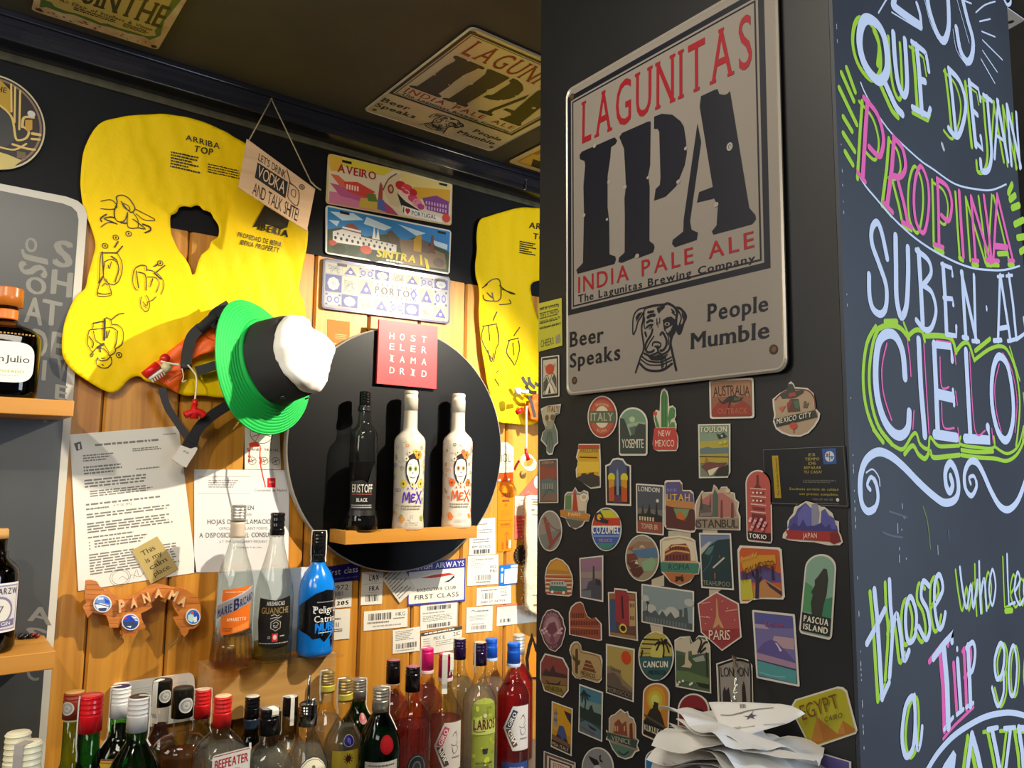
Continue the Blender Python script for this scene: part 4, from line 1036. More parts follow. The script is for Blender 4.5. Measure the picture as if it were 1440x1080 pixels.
bagtag('airline_card',Z4(z7,(95,160),(682,108),(674,542),(92,592)),m_tag,'airline card with blue header reading FIRST CLASS under the small shelf',d5,.0016)
def d6(s,q):s.lines(q,ink('#6a675f'),1,(.08,.06,.92,.94),9,.4,8,.5)
bagtag('receipt_slip',((537,814),(562,789),(584,827),(562,848)),paper('#cfcabd'),'tilted printed slip overlapping the left of the airline card',d6,.0032)
def d7(s,q):s.barcode(q,black_ink,1,(.1,.14,.62,.5),20);TX(s,q,'HKG','#33312c',.72,.16,.94,.36,1);s.lines(q,grey_ink,1,(.66,.45,.93,.52),1,.9,3,.1);s.lines(q,grey_ink,1,(.08,.58,.58,.68),1,.9,4,.1);s.lines(q,lt_ink,1,(.2,.78,.9,.86),1,.9,5,.1)
bagtag('baggage_tag',Z4(z9,(645,720),(1200,680),(1195,912),(638,966)),m_tag,'white barcode tag reading HKG left of centre below the airline card',d7)
def d8(s,q):s.lines(q,grey_ink,1,(.1,.08,.9,.5),6,.4,11,.4);s.barcode(q,black_ink,1,(.12,.6,.88,.82),26,5);s.lines(q,lt_ink,1,(.1,.87,.8,.93),1,.8,4,.1)
bagtag('baggage_tag',((552,886.5),(590.6,881),(590,915),(552,919.5)),m_tag,'square white tag with a low barcode below the HKG tag',d8)
def d9(s,q):s.barcode(q,black_ink,1,(.18,.05,.82,.22),22,3);s.barcode(q,black_ink,1,(.18,.78,.82,.94),22,3);s.lines(q,lt_ink,1,(.06,.3,.7,.36),1,.9,5,.1);s.lines(q,grey_ink,1,(.06,.44,.92,.7),4,.4,9,.2)
bagtag('baggage_tag',((591,852),(643,847),(642,880),(591,887)),m_tag,'white tag with two barcodes directly under the airline card',d9)
def d10(s,q):PL(s,q,'#4a4038',[(0,0),(1,0),(1,.16),(0,.16)],1);s.lines(q,m_tag,2,(.08,.04,.9,.12),1,.8,5,.2);TX(s,q,'MEX IL','#3a3834',.3,.27,.58,.42,1);TX(s,q,'21C','#3a3834',.78,.22,.95,.38,1);s.lines(q,grey_ink,1,(.05,.3,.25,.8),5,.3,6,.3);s.lines(q,grey_ink,1,(.35,.5,.9,.75),3,.3,7,.4)
bagtag('boarding_pass',((592,890),(650,880),(648,912),(592,922)),m_tag,'boarding pass with dark header strip behind the pink-capped bottles',d10,.0014)
def d11(s,q):s.stroke(P_(q,[(.62,.16),(.7,.12),(.74,.06),(.76,.14)]),.0008,grey_ink,1);s.lines(q,grey_ink,1,(.3,.14,.7,.18),1,.8,3,.1);s.lines(q,grey_ink,1,(.3,.3,.9,.44),2,.4,4,.2);s.lines(q,grey_ink,1,(.14,.56,.8,.70),2,.4,5,.1);TX(s,q,'BM 617425','#33312c',.12,.74,.82,.81,1);s.barcode(q,black_ink,1,(.16,.85,.82,.97),16,8)
bagtag('baggage_tag',((661,730.5),(696,728),(696.5,779),(659,781)),m_tag,'white tag reading BM 617425 at the right end of the small shelf',d11)
def d12(s,q):s.stroke([q(.18+.05*math.cos(k*.52),.14+.06*math.sin(k*.52)) for k in range(12)],.0008,grey_ink,1,False,True);s.lines(q,lt_ink,1,(.26,.11,.85,.17),1,.9,3,.1);s.lines(q,lt_ink,1,(.1,.26,.6,.44),3,.3,4,.3);TX(s,q,'002','#33312c',.72,.36,.93,.46,1);TX(s,q,'PRI','#33312c',.72,.5,.93,.6,1);s.barcode(q,grey_ink,1,(.25,.66,.8,.84),16,4);s.lines(q,grey_ink,1,(.28,.88,.76,.93),1,.9,5,.1)
bagtag('baggage_tag',((657.6,782),(700.7,779.6),(700.7,821),(656.7,824)),m_tag,'white tag reading 002 PRI under the BM tag',d12)
def d13(s,q):s.lines(q,grey_ink,1,(.12,.14,.6,.22),1,.8,3,.1);s.barcode(q,grey_ink,1,(.15,.32,.46,.66),8,4);s.lines(q,lt_ink,1,(.68,.1,.88,.16),1,.9,4,.1);TX(s,q,'FVG','#33312c',.7,.26,.86,.4,1);TX(s,q,'0683 SC 047974','#23211e',.12,.76,.82,.88,1);s.lines(q,grey_ink,1,(.7,.5,.9,.56),1,.9,5,.1)
bagtag('baggage_tag',((670.5,827),(718.7,823),(718.7,848),(669.6,852)),m_tag,'wide white tag reading 0683 SC 047974',d13)
def d14(s,q):s.stroke(P_(q,[(.18,.16),(.26,.12),(.34,.2)]),.0014,black_ink,1);s.lines(q,grey_ink,1,(.38,.14,.85,.2),1,.9,3,.1);s.lines(q,grey_ink,1,(.12,.34,.88,.56),4,.3,4,.4);s.lines(q,lt_ink,1,(.2,.66,.7,.7),1,.9,5,.1);s.barcode(q,grey_ink,1,(.2,.74,.76,.9),22,5)
bagtag('baggage_tag',((656,854.6),(692.8,852),(692,887),(655,890)),m_tag,'square white tag right above the blue-capped bottles',d14)
def d15(s,q):PL(s,q,'#e0755c',[(0,0),(1,0),(1,.09),(0,.09)],1);s.lines(q,ink('#c98f80'),1,(.08,.16,.9,.6),6,.15,6,.2);s.barcode(q,black_ink,1,(.08,.68,.34,.86),10,5)
bagtag('baggage_tag',((699,851.5),(757,846),(757,874),(698,880.5)),m_tag,'white tag with a salmon top edge below the fluffy pouch',d15)
def d16(s,q):
    PL(s,q,'#e6e2d8',[(.28,.22),(1,.2),(1,.94),(.28,.94)],1);s.lines(q,ink('#7f9ab4'),2,(.34,.3,.95,.85),6,.25,5,.3);PL(s,q,'#c9d6e6',[(.08,.42),(.2,.42),(.2,.86),(.08,.86)],2);CI(s,q,'#e8eef4',.14,.22,.06,.09,2,10);PL(s,q,'#dfe6ee',[(.62,.05),(1,.03),(1,.16),(.62,.17)],2)
bagtag('luggage_label',((702.6,795),(728,792.5),(727,821),(701.5,823.5)),paper('#1c6fc4'),'blue-edged luggage label beside the fluffy pouch',d16,.0014)
m_or=paper('#ef7d12')
def d17(s,q):
    dk='#7a3208'
    TX(s,q,'SINGLE',dk,.22,.16,.8,.22,1,bold=.03);s.lines(q,ink(dk),1,(.28,.26,.76,.30),1,.8,3,.1);s.lines(q,ink(dk),1,(.42,.32,.62,.37),2,.4,4,.1);s.lines(q,ink('#c25e10'),1,(.2,.42,.8,.5),3,.3,5,.1);PL(s,q,dk,[(.06,.555),(.94,.555),(.94,.56),(.06,.56)],1);TX(s,q,'BUSINESS',dk,.2,.6,.82,.635,1,bold=.02);PL(s,q,'#d8660c',[(0,.655),(1,.65),(1,.66),(0,.665)],1)
    ST(s,q,dk,[(.6,.86),(.6,.73)],.0012,1,smooth=False);ST(s,q,dk,[(.45,.765),(.6,.725),(.75,.765)],.0012,1,smooth=False);TX(s,q,'PRIO','#5a1c08',.28,.87,.42,.97,1);PL(s,q,'#e8d8b8',[(.76,.84),(.92,.84),(.92,.96),(.76,.96)],2);s.lines(q,ink('#7a1c08'),2,(.56,.85,.72,.97),7,.5,3,.1,False)
bagtag('priority_tag',((700,678),(722.4,677),(719.6,774.5),(699.6,776)),m_or,'long orange luggage strip with an arrow beside the round board',d17)
def d18(s,q):PL(s,q,'#f0884a',[(.42,0),(.46,0),(.46,.8),(.42,.8)],1);CI(s,q,'#f4e6d8',.1,.8,.09,.14,1,10);CI(s,q,'#f4e6d8',.7,.8,.09,.14,1,10)
bagtag('luggage_strip',((701.7,664.8),(721.3,664),(721.5,677),(700,678)),paper('#e8480f'),'short red-orange strip between the cream OOL tag and the orange strip',d18,.0016)
def d19(s,q):
    s.stroke([q(.42+.13*math.cos(k*.42),.17+.07*math.sin(k*.42)) for k in range(15)],.0010,ink('#55502c'),1,False,True);TX(s,q,'OOL','#4f4a2a',-.02+.08,.37,.84,.66,1,bold=.0);PL(s,q,'#9a9468',[(.1,.7),(.85,.7),(.85,.715),(.1,.715)],1);TX(s,q,'3-07-07A','#4f4a2a',.08,.82,.9,.92,1)
bagtag('luggage_tag',((698,622.5),(722,621.5),(721.8,664),(698,665)),paper('#e9e2bb'),'cream tag with cut corner reading OOL right of the round board',d19,.0010,[(0,0),(.62,0),(1,.18),(1,1),(0,1)])
# things beside and behind the pouch
s=Sheet(WALL(.0012),.0006);s.slab([s.pl.px(p) for p in ((729,697),(757,664),(775,664),(775,700))],paper('#d9685a'));s.ell(*s.pl.px((756,678)),.013,.016,paper('#eadcb8'),1);tag(s.build('triangular_sticker'),'pink triangular sticker just above the fluffy pouch','sticker')
s=Sheet(WALL(.0012),.0006);q=quad(s.pl,(724,698),(742,697),(742,758),(723.5,758));s.slab(P_(q,o_rect()),m_tag);PL(s,q,'#e2675c',[(0,.45),(1,.45),(1,1),(0,1)],1);s.lines(q,ink('#a83a34'),2,(.1,.5,.6,.9),5,.3,3,.2);tag(s.build('luggage_label'),'white and pink label sticking out behind the fluffy pouch','luggage tag',GT)
s=Sheet(WALL(.0012),.004);c_=s.pl.px((733,780));rr_=.0235;s.slab([(c_[0]+rr_*(1+.06*math.cos(k*math.pi))*math.cos(k*math.pi/20),c_[1]+rr_*(1+.06*math.cos(k*math.pi))*math.sin(k*math.pi/20)) for k in range(40)],mat('#2a2016',.5))
for k in range(18):s.stroke([(c_[0]+.019*math.cos(k*.349),c_[1]+.019*math.sin(k*.349)),(c_[0]+.0215*math.cos(k*.349),c_[1]+.0215*math.sin(k*.349))],.0012,ink('#c2a05a'),1,False)
tag(s.build('round_magnet'),'dark round scalloped magnet peeking out left of the fluffy pouch','magnet')
# cream fluffy pouch, mostly behind the pillar
zf=zm(690,690,5.4)
fo=catmull([zf(*p) for p in ((205,42),(340,38),(480,36),(620,60),(640,300),(640,600),(630,860),(520,930),(400,935),(300,930),(250,912),(215,880),(204,845),(205,720),(198,640),(204,560),(212,460),(203,350),(206,200))],3,True)
fx=[WALL(.03).px(p) for p in fo];fcx=(min(p[0] for p in fx)+max(p[0] for p in fx))/2;fhw=(max(p[0] for p in fx)-min(p[0] for p in fx))/2
def pouch_h(a,b):e=min(1,abs((a-fcx)/fhw));return .012+.030*math.sqrt(max(0,1-e**4))+.0010*noise.noise(Vector((a*400,b*400,0)))+.002*noise.noise(Vector((a*60,b*60,3)))
FP=Draped(WALL(0),pouch_h)
root=empty('fluffy_pouch',WALL(.02).pt(zf(300,930)),'cream fluffy-edged pouch hanging on the planks, cut off by the pillar','pouch')
m_fluff=mottled('fleece','#cfc09a','#e8dfc6',420,.95,.8,3)
s=Sheet(FP);cloth(s,FP,[FP.px(p) for p in fo],[],.0035,m_fluff,.010)
for y_ in (62,100,175,775):s.stroke([FP.px(zf(x_,y_+(2 if x_ % 4 else 0))) for x_ in range(240,620,30)],.0013,ink('#7a6a40'),6)
for y_,x0_,x1_ in ((80,250,340),(850,250,330),(140,240,262)):s.stroke([FP.px(zf(x_,y_)) for x_ in range(x0_,x1_,12)],.004,ink('#8d7848'),6)
s.build('cover',root)
b=MB();rnd=random.Random(3)
for i in range(0,len(fo)):
    a=FP.px(fo[i]);
    for k in range(9):
        aa=(a[0]+rnd.uniform(.0,.008)*(1 if a[0] < fcx else -1),a[1]+rnd.uniform(-.008,.008));p0=WALL(0).at(aa[0],aa[1],.012+rnd.random()*.022)
        b.tube([p0,p0+Vector((rnd.uniform(-.004,.001),-.003-rnd.random()*.004,rnd.uniform(-.003,.003)))],[.0009,.0004],m_fluff,4)
tag(b.build('fringe',root),'curly cream fringe',kind='stuff')
# flame decal
zf2=zm(640,700,5.4);s=Sheet(WALL(.0012),.0006)
s.slab([s.pl.px(p) for p in ((742,955),(739,925),(743,905),(748,890),(752,903),(760,915),(764,935),(760,955))],ink('#1d0f05'));s.poly([s.pl.px(p) for p in ((745,952),(743,927),(746,912),(749,902),(752,915),(757,922),(760,938),(757,952))],ink('#e08a18'),1)
tag(s.build('flame_sticker'),'orange flame-shaped sticker with dark outline low beside the pillar','sticker')

# ================================================================ ceiling signs
def local_of(pl,TL,BL,BR):
    O,V_,U_=Vector(pl.px(TL)),None,None
    B_,R_=Vector(pl.px(BL)),Vector(pl.px(BR));U_=R_-B_;V_=B_-O;det=U_.x*V_.y-U_.y*V_.x
    def f(p):
        d=Vector(pl.px(p))-O;return ((d.x*V_.y-d.y*V_.x)/det,(U_.x*d.y-U_.y*d.x)/det)
    
    return f
PS=PIL(.006)
zi=zm(750,0,3.4286);zj=zm(750,300,3.4286);zd=zm(860,420,9.8214)
LOC=local_of(PS,(797,128),(798,557),(1109,522))
def ipa_sign(name,label,pl,q,ink_col='#0d0f1c',base='#928a81'):
    s=Sheet(pl,.002);m_face=mat(base,.24,.15,name='enamel');m_edge=mat('#b9b2a6',.3,.4)
    s.slab(P_(q,o_rr(.035,.028)),m_face,edge=m_edge)
    u1=lambda z,pts:[q(*LOC(z(*p))) for p in pts]
    K=ink(ink_col);RD=ink('#8e1420')
    # raised rim
    rim=P_(q,o_rr(.035,.028));ri=P_(q,inset(o_rr(.03,.025),.013,.010));n=len(rim);hh=s.t+.0014
    s.add([pl.at(a,b_,s.t) for a,b_ in rim]+[pl.at(a*.5+c*.5,b_*.5+d*.5,hh) for (a,b_),(c,d) in zip(rim,ri)]+[pl.at(a,b_,s.t+LAY) for a,b_ in ri],
          [(i,(i+1) % n,n+(i+1) % n,n+i) for i in range(n)]+[(n+i,n+(i+1) % n,2*n+(i+1) % n,2*n+i) for i in range(n)],m_edge)
    TLp,TRp,BRp,BLp=zi(192,462),zi(1108,-10),zj(1145,265),zj(172,500)
    l=[LOC(p) for p in (TLp,TRp,BRp,BLp)];l[0]=(l[3][0],l[0][1]);l[1]=(l[2][0],l[0][1]);l[3]=(l[3][0],l[2][1])
    def frame(a,wd,lay=2):
        x0,y0,x1,y1=l[0][0]+a,l[0][1]+a*.75,l[2][0]-a,l[2][1]-a*.75
        for pts in ([(x0,y0),(x1,y0),(x1,y0+wd*.75),(x0,y0+wd*.75)],[(x0,y1-wd*.75),(x1,y1-wd*.75),(x1,y1),(x0,y1)],[(x0,y0),(x0+wd,y0),(x0+wd,y1),(x0,y1)],[(x1-wd,y0),(x1,y0),(x1,y1),(x1-wd,y1)]):s.poly(P_(q,pts),K,lay)
    
    frame(0,.022);frame(.031,.006)
    A=lambda TL,TR,BR,BL:(lambda u,v,c=[LOC(p) for p in (TL,TR,BR,BL)]:q(*[(c[0][i]*(1-u)+c[1][i]*u)*(1-v)+(c[3][i]*(1-u)+c[2][i]*u)*v for i in (0,1)]))
    s.text(A(zi(243,495),zi(1042,72),zi(1048,325),zi(240,695)),'LAGUNITAS',RD,3,serif=.055,bold=.004,track=.2)
    s.poly(u1(zi,[(228,750),(240,733),(395,665),(407,680),(400,697),(378,712),(375,760),(362,850),(362,1000),(370,1070),(372,1228),(400,1238),(403,1254),(395,1274),(220,1321),(213,1304),(245,1269),(250,1029),(247,900),(255,800),(252,778),(230,770)]),K,3)
    s.poly(u1(zi,[(418,665),(430,645),(555,590),(567,590),(565,800),(555,850),(563,900),(563,1164),(583,1179),(588,1194),(580,1219),(515,1244),(500,1224),(490,1244),(430,1269),(415,1264),(418,1244),(445,1219),(445,1040),(443,960),(450,900),(445,800),(440,720),(428,690)]),K,3)
    s.poly(u1(zi,[(583,567),(620,553),(670,558),(710,590),(725,615),(735,680),(740,740),(730,800),(710,850),(690,900),(640,950),(585,970),(592,915),(612,895),(615,860),(608,640),(600,625),(583,625)]),K,3)
    s.poly(u1(zi,[(790,600),(808,690),(757,1070),(765,1110),(795,1124),(790,1159),(685,1194),(672,1179),(675,1159),(725,1119),(727,1060)]),K,3)
    s.poly(u1(zi,[(800,520),(806,470),(870,440),(884,436),(893,460),(915,464),(930,460),(944,447),(1040,1005),(1070,1040),(1073,1060),(1055,1084),(870,1134),(862,1119),(885,1089),(890,1000),(872,960),(790,980),(800,930),(865,905)]),K,3)
    for x_,y_,r in ((300,706,9),(368,880,8),(445,905,9),(735,720,7),(700,880,8),(882,990,9),(555,860,6),(660,1010-30,0),(250,1040,8),(360,1060,6),(505,1236,9)):
        if r:c=LOC(zi(x_,y_));CI(s,q,base,c[0],c[1],r/900,r/1300,4,7)
    
    s.text(A(zj(222,310),zj(1062,88),zj(1066,165),zj(222,385)),'INDIA PALE ALE',RD,3,bold=.01,track=.2)
    s.text(A(zj(222,396),zj(1070,198),zj(1070,233),zj(222,432)),'The Lagunitas Brewing Company',K,3,serif=.04,bold=.02,track=.12)
    for st,c in (('Beer',((182,575),(345,545),(345,620),(182,645))),('Speaks',((182,680),(425,630),(425,705),(182,745))),('People',((845,440),(1135,395),(1135,470),(845,522))),('Mumble',((765,580),(1142,520),(1142,600),(765,655)))):
        s.text(A(*[zj(*p) for p in c]),st,K,3,serif=.05,bold=.025,track=.1)
    
    W_=.0022;sc_=1.0
    dog=[([(470,130),(390,150),(335,210),(310,300),(310,480),(330,480),(360,400),(380,320),(430,240),(475,150)],.0019),([(480,130),(600,100),(740,85),(790,70),(880,120),(920,200)],.003),([(460,200),(450,300),(430,420),(460,640),(450,740),(420,800),(395,880),(350,1020)],.0026),
           ([(470,270),(465,380),(480,420)],.0016),([(910,130),(960,140),(1020,200),(1040,260),(1010,330),(990,400),(960,480),(930,470),(920,380)],.003),([(930,160),(975,260),(950,360)],.0018),([(920,200),(905,300),(900,420),(850,520),(830,620),(850,720),(880,860),(910,985)],.0034),
           ([(580,430),(560,500),(500,600),(480,680),(510,740),(560,740),(600,715)],.0028),([(600,520),(540,610),(500,690)],.0016),([(580,650),(590,610),(640,600),(690,620),(690,660),(650,700)],.002),([(690,500),(720,470),(770,560),(770,650),(730,710),(690,720)],.003),([(770,470),(800,530),(800,640)],.0016),
           ([(650,690),(655,740),(600,770),(540,790),(470,760)],.0026),([(655,740),(720,770),(800,720),(830,640)],.0026),([(435,800),(520,860),(640,880),(720,870),(840,810)],.002),([(420,840),(520,910),(640,920),(720,910),(850,850)],.0016),([(410,900),(500,980),(620,1000),(740,980),(850,900)],.003),
           ([(700,850),(760,830),(770,940),(720,970),(700,860)],.002),([(725,870),(730,940)],.0018),([(640,280),(640,360)],.0014),([(680,270),(680,340)],.0014),([(655,330),(655,395)],.0012),([(520,190),(590,180)],.003),([(515,260),(560,235),(605,230)],.004),([(505,330),(545,305),(580,310)],.003),([(500,400),(540,370),(580,365)],.0028),([(480,470),(495,520)],.003),([(840,150),(880,190)],.0018),([(850,190),(890,230)],.0018)]
    for pts,w_ in dog:s.stroke(u1(zd,pts),w_,K,3)
    for pts in ([(640,130),(750,90),(745,130),(700,170),(665,210),(640,160)],[(720,300),(780,260),(840,250),(900,300),(905,420),(880,480),(850,540),(840,600),(810,520),(780,470),(740,440),(730,370)],[(345,260),(390,200),(440,190),(400,250),(360,320)],[(940,370),(985,350),(960,480),(930,450)],[(500,780),(560,800),(620,790),(660,770),(740,790),(800,760),(760,820),(660,860),(560,850)],[(510,390),(560,370),(580,400),(540,430)],[(600,660),(640,640),(680,660),(650,700)],[(980,180),(1030,250),(1000,300),(985,240)]):s.poly(u1(zd,pts),K,3)
    B_=mat(base,.24,.15,name='enamel')
    for pts in ([(760,430),(860,370),(830,440),(790,480)],):s.poly(u1(zd,pts),B_,4)
    for cx,cy,rx,ry,mm,ly in ((785,355,36,26,B_,4),(785,355,18,18,K,5),(540,405,18,14,B_,4),(540,405,9,9,K,5),(640,640,10,14,B_,5)):
        s.poly(u1(zd,[(cx+rx*math.cos(k*.45),cy+ry*math.sin(k*.45)) for k in range(14)]),mm,ly)
    
    for c in ((.04,.035),(.965,.035),(.05,.955),(.955,.945)):
        a=q(*c);s.ell(a[0],a[1],.0052,.0052,mat('#3b2a1c',.6),4,14);s.ell(a[0]+.0006,a[1],.003,.003,mat('#6a5138',.5,.5),5,10)
    
    a=q(*LOC(zi(945,712)));s.ell(a[0],a[1],.0042,.0048,mat('#b9b6ae',.3,.5),5,12);s.stroke([(a[0]+.0016*math.cos(k),a[1]+.002*math.sin(k)) for k in range(6)],.0008,ink('#55534e'),6)
    return tag(s.build(name),label,'sign','beer signs with a dog on them')
ipa_sign('tin_sign','large portrait tin sign with LAGUNITAS lettering and dog on the dark pillar'.replace('LAGUNITAS lettering','big IPA lettering'),PS,quad(PS,(797,128),(1094,-44),(1109,522),(798,557)))
CP=CEI(.003)
def para(pl,TL,BL,BR):
    a,b_,c=[Vector(pl.px(p)) for p in (TL,BL,BR)]
    return lambda u,v:tuple(a+(c-b_)*u+(b_-a)*v)
ipa_sign('tin_sign','matching tin sign with big IPA lettering fixed flat to the ceiling',CP,para(CP,(663.5,36),(511,154),(690.6,212)),'#14130f','#c9bda0')
# absinthe tin on the ceiling, top left
bl,br=Vector(CP.px((44,13))),Vector(CP.px((222,69)));U_=br-bl;Wd=U_.length;V_=Vector((-U_.y,U_.x));V_=V_ if V_.y > 0 else -V_
tl=bl+V_*1.35;qa=lambda u,v:tuple(tl+U_*u-V_*1.35*v)
s=Sheet(CP,.002);s.slab(P_(qa,o_rr(.04,.03)),mottled('rusted_cream','#b08a62','#cdbb90',30,.5),edge=mat('#7a3a1c',.6))
s.poly(P_(qa,[(.04,.02),(.96,.02),(.965,.3),(.93,.6),(.96,.80),(.9,.9),(.85,.88),(.72,.9),(.6,.895),(.5,.91),(.4,.9),(.3,.885),(.22,.91),(.1,.9),(.05,.93),(.03,.5)]),ink('#4c6a2e'),1)
s.poly(P_(qa,[(.07,.03),(.93,.03),(.9,.2),(.91,.6),(.9,.76),(.93,.82),(.86,.86),(.72,.86),(.64,.87),(.55,.86),(.5,.88),(.4,.86),(.3,.86),(.24,.87),(.15,.86),(.12,.82),(.08,.82),(.1,.7),(.07,.4)]),ink('#b8a45a'),2)
s.text(qa,'ABSINTHE',ink('#33301a'),3,(.06,.42,.93,.70),serif=.07,bold=.02,track=.1);s.text(qa,'An Elixir of Intellect & Vision',ink('#2b2614'),3,(.17,.735,.88,.775),shear=.1,bold=.01)
s.lines(qa,ink('#2b2614'),3,(.28,.785,.62,.83),2,.6,5,.1);s.lines(qa,ink('#2b2614'),3,(.66,.785,.88,.84),3,.6,6,.2)
for c in ((.05,.96),(.955,.965)):a=qa(*c);s.ell(a[0],a[1],.005,.005,mat('#2a140a',.7),3)
rnd=random.Random(12)
for k in range(30):u_=rnd.random();s.ell(*qa(.02+.96*u_,.95+rnd.uniform(-.02,.03)),rnd.uniform(.001,.004),rnd.uniform(.001,.003),ink('#8a4a26'),3,7)
tag(s.build('tin_sign'),'rusted green and cream absinthe tin sign on the ceiling, top left','sign')
# corner of a warm-toned tin behind the pillar top
c0v=Vector(CP.px((714,227)));qz=lambda u,v:(c0v.x+.30*u,c0v.y+.40*(1-v))
if CP.px((757,203))[1] < c0v.y:qz=lambda u,v:(c0v.x+.30*u,c0v.y-.40*(1-v))
s=Sheet(CP,.002);s.slab(P_(qz,o_rr(.04,.03)),mat('#c7ab74',.35));s.poly(P_(qz,inset(o_rr(.03,.03),.05,.04)),ink('#a36a2a'),1)
for pts,c_ in (([(.06,.8),(.6,.8),(.9,.9),(.9,.95),(.06,.95)],'#c9a23c'),([(.12,.86),(.5,.86),(.94,.93),(.94,.955),(.2,.955)],'#2a1a12'),([(.1,.72),(.5,.7),(.9,.74),(.9,.8),(.1,.8)],'#caa878'),([(.2,.6),(.9,.58),(.9,.7),(.2,.7)],'#6b3c18'),([(.3,.74),(.7,.73),(.7,.76),(.3,.77)],'#b8401f'),([(.14,.83),(.6,.83),(.6,.845),(.14,.845)],'#8a4a1c'),([(.2,.88),(.94,.9),(.94,.915),(.2,.895)],'#d9c9a0')):PL(s,qz,c_,pts,2)
tag(s.build('tin_sign'),'brown and yellow tin sign on the ceiling, mostly hidden by the pillar','sign')
tp_=Vector(CP.px((1441,27)));du=Vector(CP.px((1421,13)))-tp_;dv=Vector(CP.px((1426,35.5)))-tp_
s=Sheet(CP,.002);du=du.normalized()*.3;dv=dv.normalized()*.4;pts=[tp_,tp_+du,tp_+du+dv,tp_+dv];s.slab([tuple(p) for p in pts],mat('#cfcbc2',.35));a=tp_+du*.06+dv*.04;s.ell(a.x,a.y,.005,.005,mat('#2a241e',.6),1)
tag(s.build('tin_sign'),'white corner of a tin sign on the ceiling right of the chalkboard','sign')
# hook under the beam
b=MB();hk=Plane((0,BEAM_Y-.004,EYE.z),(1,0,0),(0,0,1));p0=hk.pt((740.5,253));p1=hk.pt((739,266));b.tube([p0,p1,p1+Vector((-.008,-.004,-.004))],.0016,mat('#8f8d86',.3,.8),8)
b.tube([p0+Vector((0,.006,.002)),p0],.0022,mat('#8f8d86',.3,.8),8);tag(b.build('wall_hook'),'small metal hook on the beam next to the pillar','hook')

# ================================================================ left shelves
LB=WALL(.016)
def left_shelf(brx,bry,frx,fry,fby,label):
    X1=LB.px((brx,bry))[0];r=RC @ Vector(((frx-720)/FPX,(fry-540)/FPX,1.0));yf=X1*r.y/r.x
    F=WALL(WALL_Y-yf);zt=EYE.z+F.px((frx,fry))[1];zb2_=EYE.z+F.px((frx,fby))[1]
    b=MB();b.box((-.75,yf,zb2_),(X1,WALL_Y-.0165,zt),pine_dark)
    o=b.build('wall_shelf',bevel=.0015);tag(o,label,'shelf','pine shelves in front of the grey signboard');return yf,zt
LS2=left_shelf(61,901,78.4,915,940.6,'lower pine shelf by the grey signboard, carrying a dark bottle with purple label')
Xs2=LB.px((61,901))[0]
b=MB();yf=LS2[0];F=WALL(WALL_Y-yf);zt1=EYE.z+F.px((104,563.5))[1];zb1=EYE.z+F.px((104,586))[1];X1=F.px((104,575))[0]
b.box((-.75,yf,zb1),(X1,WALL_Y-.0165,zt1),pine_dark);tag(b.build('wall_shelf',bevel=.0015),'upper pine shelf by the grey signboard, carrying a round-capped bottle','shelf','pine shelves in front of the grey signboard')
b=MB();rnd=random.Random(8);zz=LS2[1]
for k in range(9):
    x_=RAYX(29+k*3.0,1.53,900);r_=.0035+.001*rnd.random();c=Vector((x_,1.545+.006*math.sin(k*2.1),zz+r_))
    vs=[];fs=[]
    for i in range(5):
        for j in range(8):a,e=2*math.pi*j/8,-math.pi/2+math.pi*i/4;vs.append(c+Vector((math.cos(a)*math.cos(e),math.sin(a)*math.cos(e),math.sin(e)))*r_)
    
    for i in range(4):
        for j in range(8):fs.append((i*8+j,i*8+(j+1) % 8,(i+1)*8+(j+1) % 8,(i+1)*8+j))
    
    b.add(vs,fs,mat('#7a1418' if k > 5 else '#1d1213',.3),True)
tag(b.build('bead_string'),'short string of dark red beads on the lower left shelf','beads')
# ================================================================ pillar: stickers, note, card, receipts
GS='travel stickers on the dark pillar'
SP=PIL(.0008);_sn=[0]
S1=zm(750,500,6);S2=zm(970,510,6);S3=zm(750,660,6);S4=zm(970,660,6);S5=zm(750,820,6);S6=zm(970,820,6);S7=zm(750,900,6);S8=zm(920,900,4.5)
m_vin=mat('#cfc8ba',.5,name='sticker_border')
def sticker(label,cs,out,bg,draw=None,border=.05,by=None,cat='sticker',name='travel_sticker',grp=GS,edge=None,bgpts=None,d=0.0):
    """cs: photo corners TL, TR, BR, BL; out: outline in the unit square"""
    pl=SP if not d else PIL(.0008+d);s=Sheet(pl,.0005);q=quad(pl,*cs)
    s.slab(P_(q,out),edge or m_vin)
    if bg:s.poly(P_(q,bgpts or inset(out,border,by or border*.75)),ink(bg),1)
    if draw:draw(s,q)
    return tag(s.build(name),label,cat,grp)
def bb(z,x0,y0,x1,y1):return [z(x0,y0),z(x1,y0),z(x1,y1),z(x0,y1)]
def unit(pts,x0,y0,x1,y1):return [((x-x0)/(x1-x0),(y-y0)/(y1-y0)) for x,y in pts]
C4=lambda *p:list(p)
def sc(*items):
    """a picture as a list: ('p' polygon), ('c' ellipse), ('s' line), ('t' words)"""
    def draw(s,q):
        for k,it in enumerate(items):
            lay=2+k*.5
            if it[0] == 'p':PL(s,q,it[1],it[2],lay)
            elif it[0] == 'c':CI(s,q,it[1],*it[2],lay)
            elif it[0] == 's':ST(s,q,it[1],it[2],it[3],lay)
            elif it[0] == 't':TX(s,q,it[2],it[1],*it[3],lay=lay,**(it[4] if len(it) > 4 else {}))
            elif it[0] == 'w':# row of small windows / columns
                x0,y0,x1,y1,n=it[2]
                for i in range(n):xa=x0+(x1-x0)*i/n;PL(s,q,it[1],[(xa,y0),(xa+(x1-x0)/n*.55,y0),(xa+(x1-x0)/n*.55,y1),(xa,y1)],lay)
    
    
    
    return draw
RC_=o_rect()
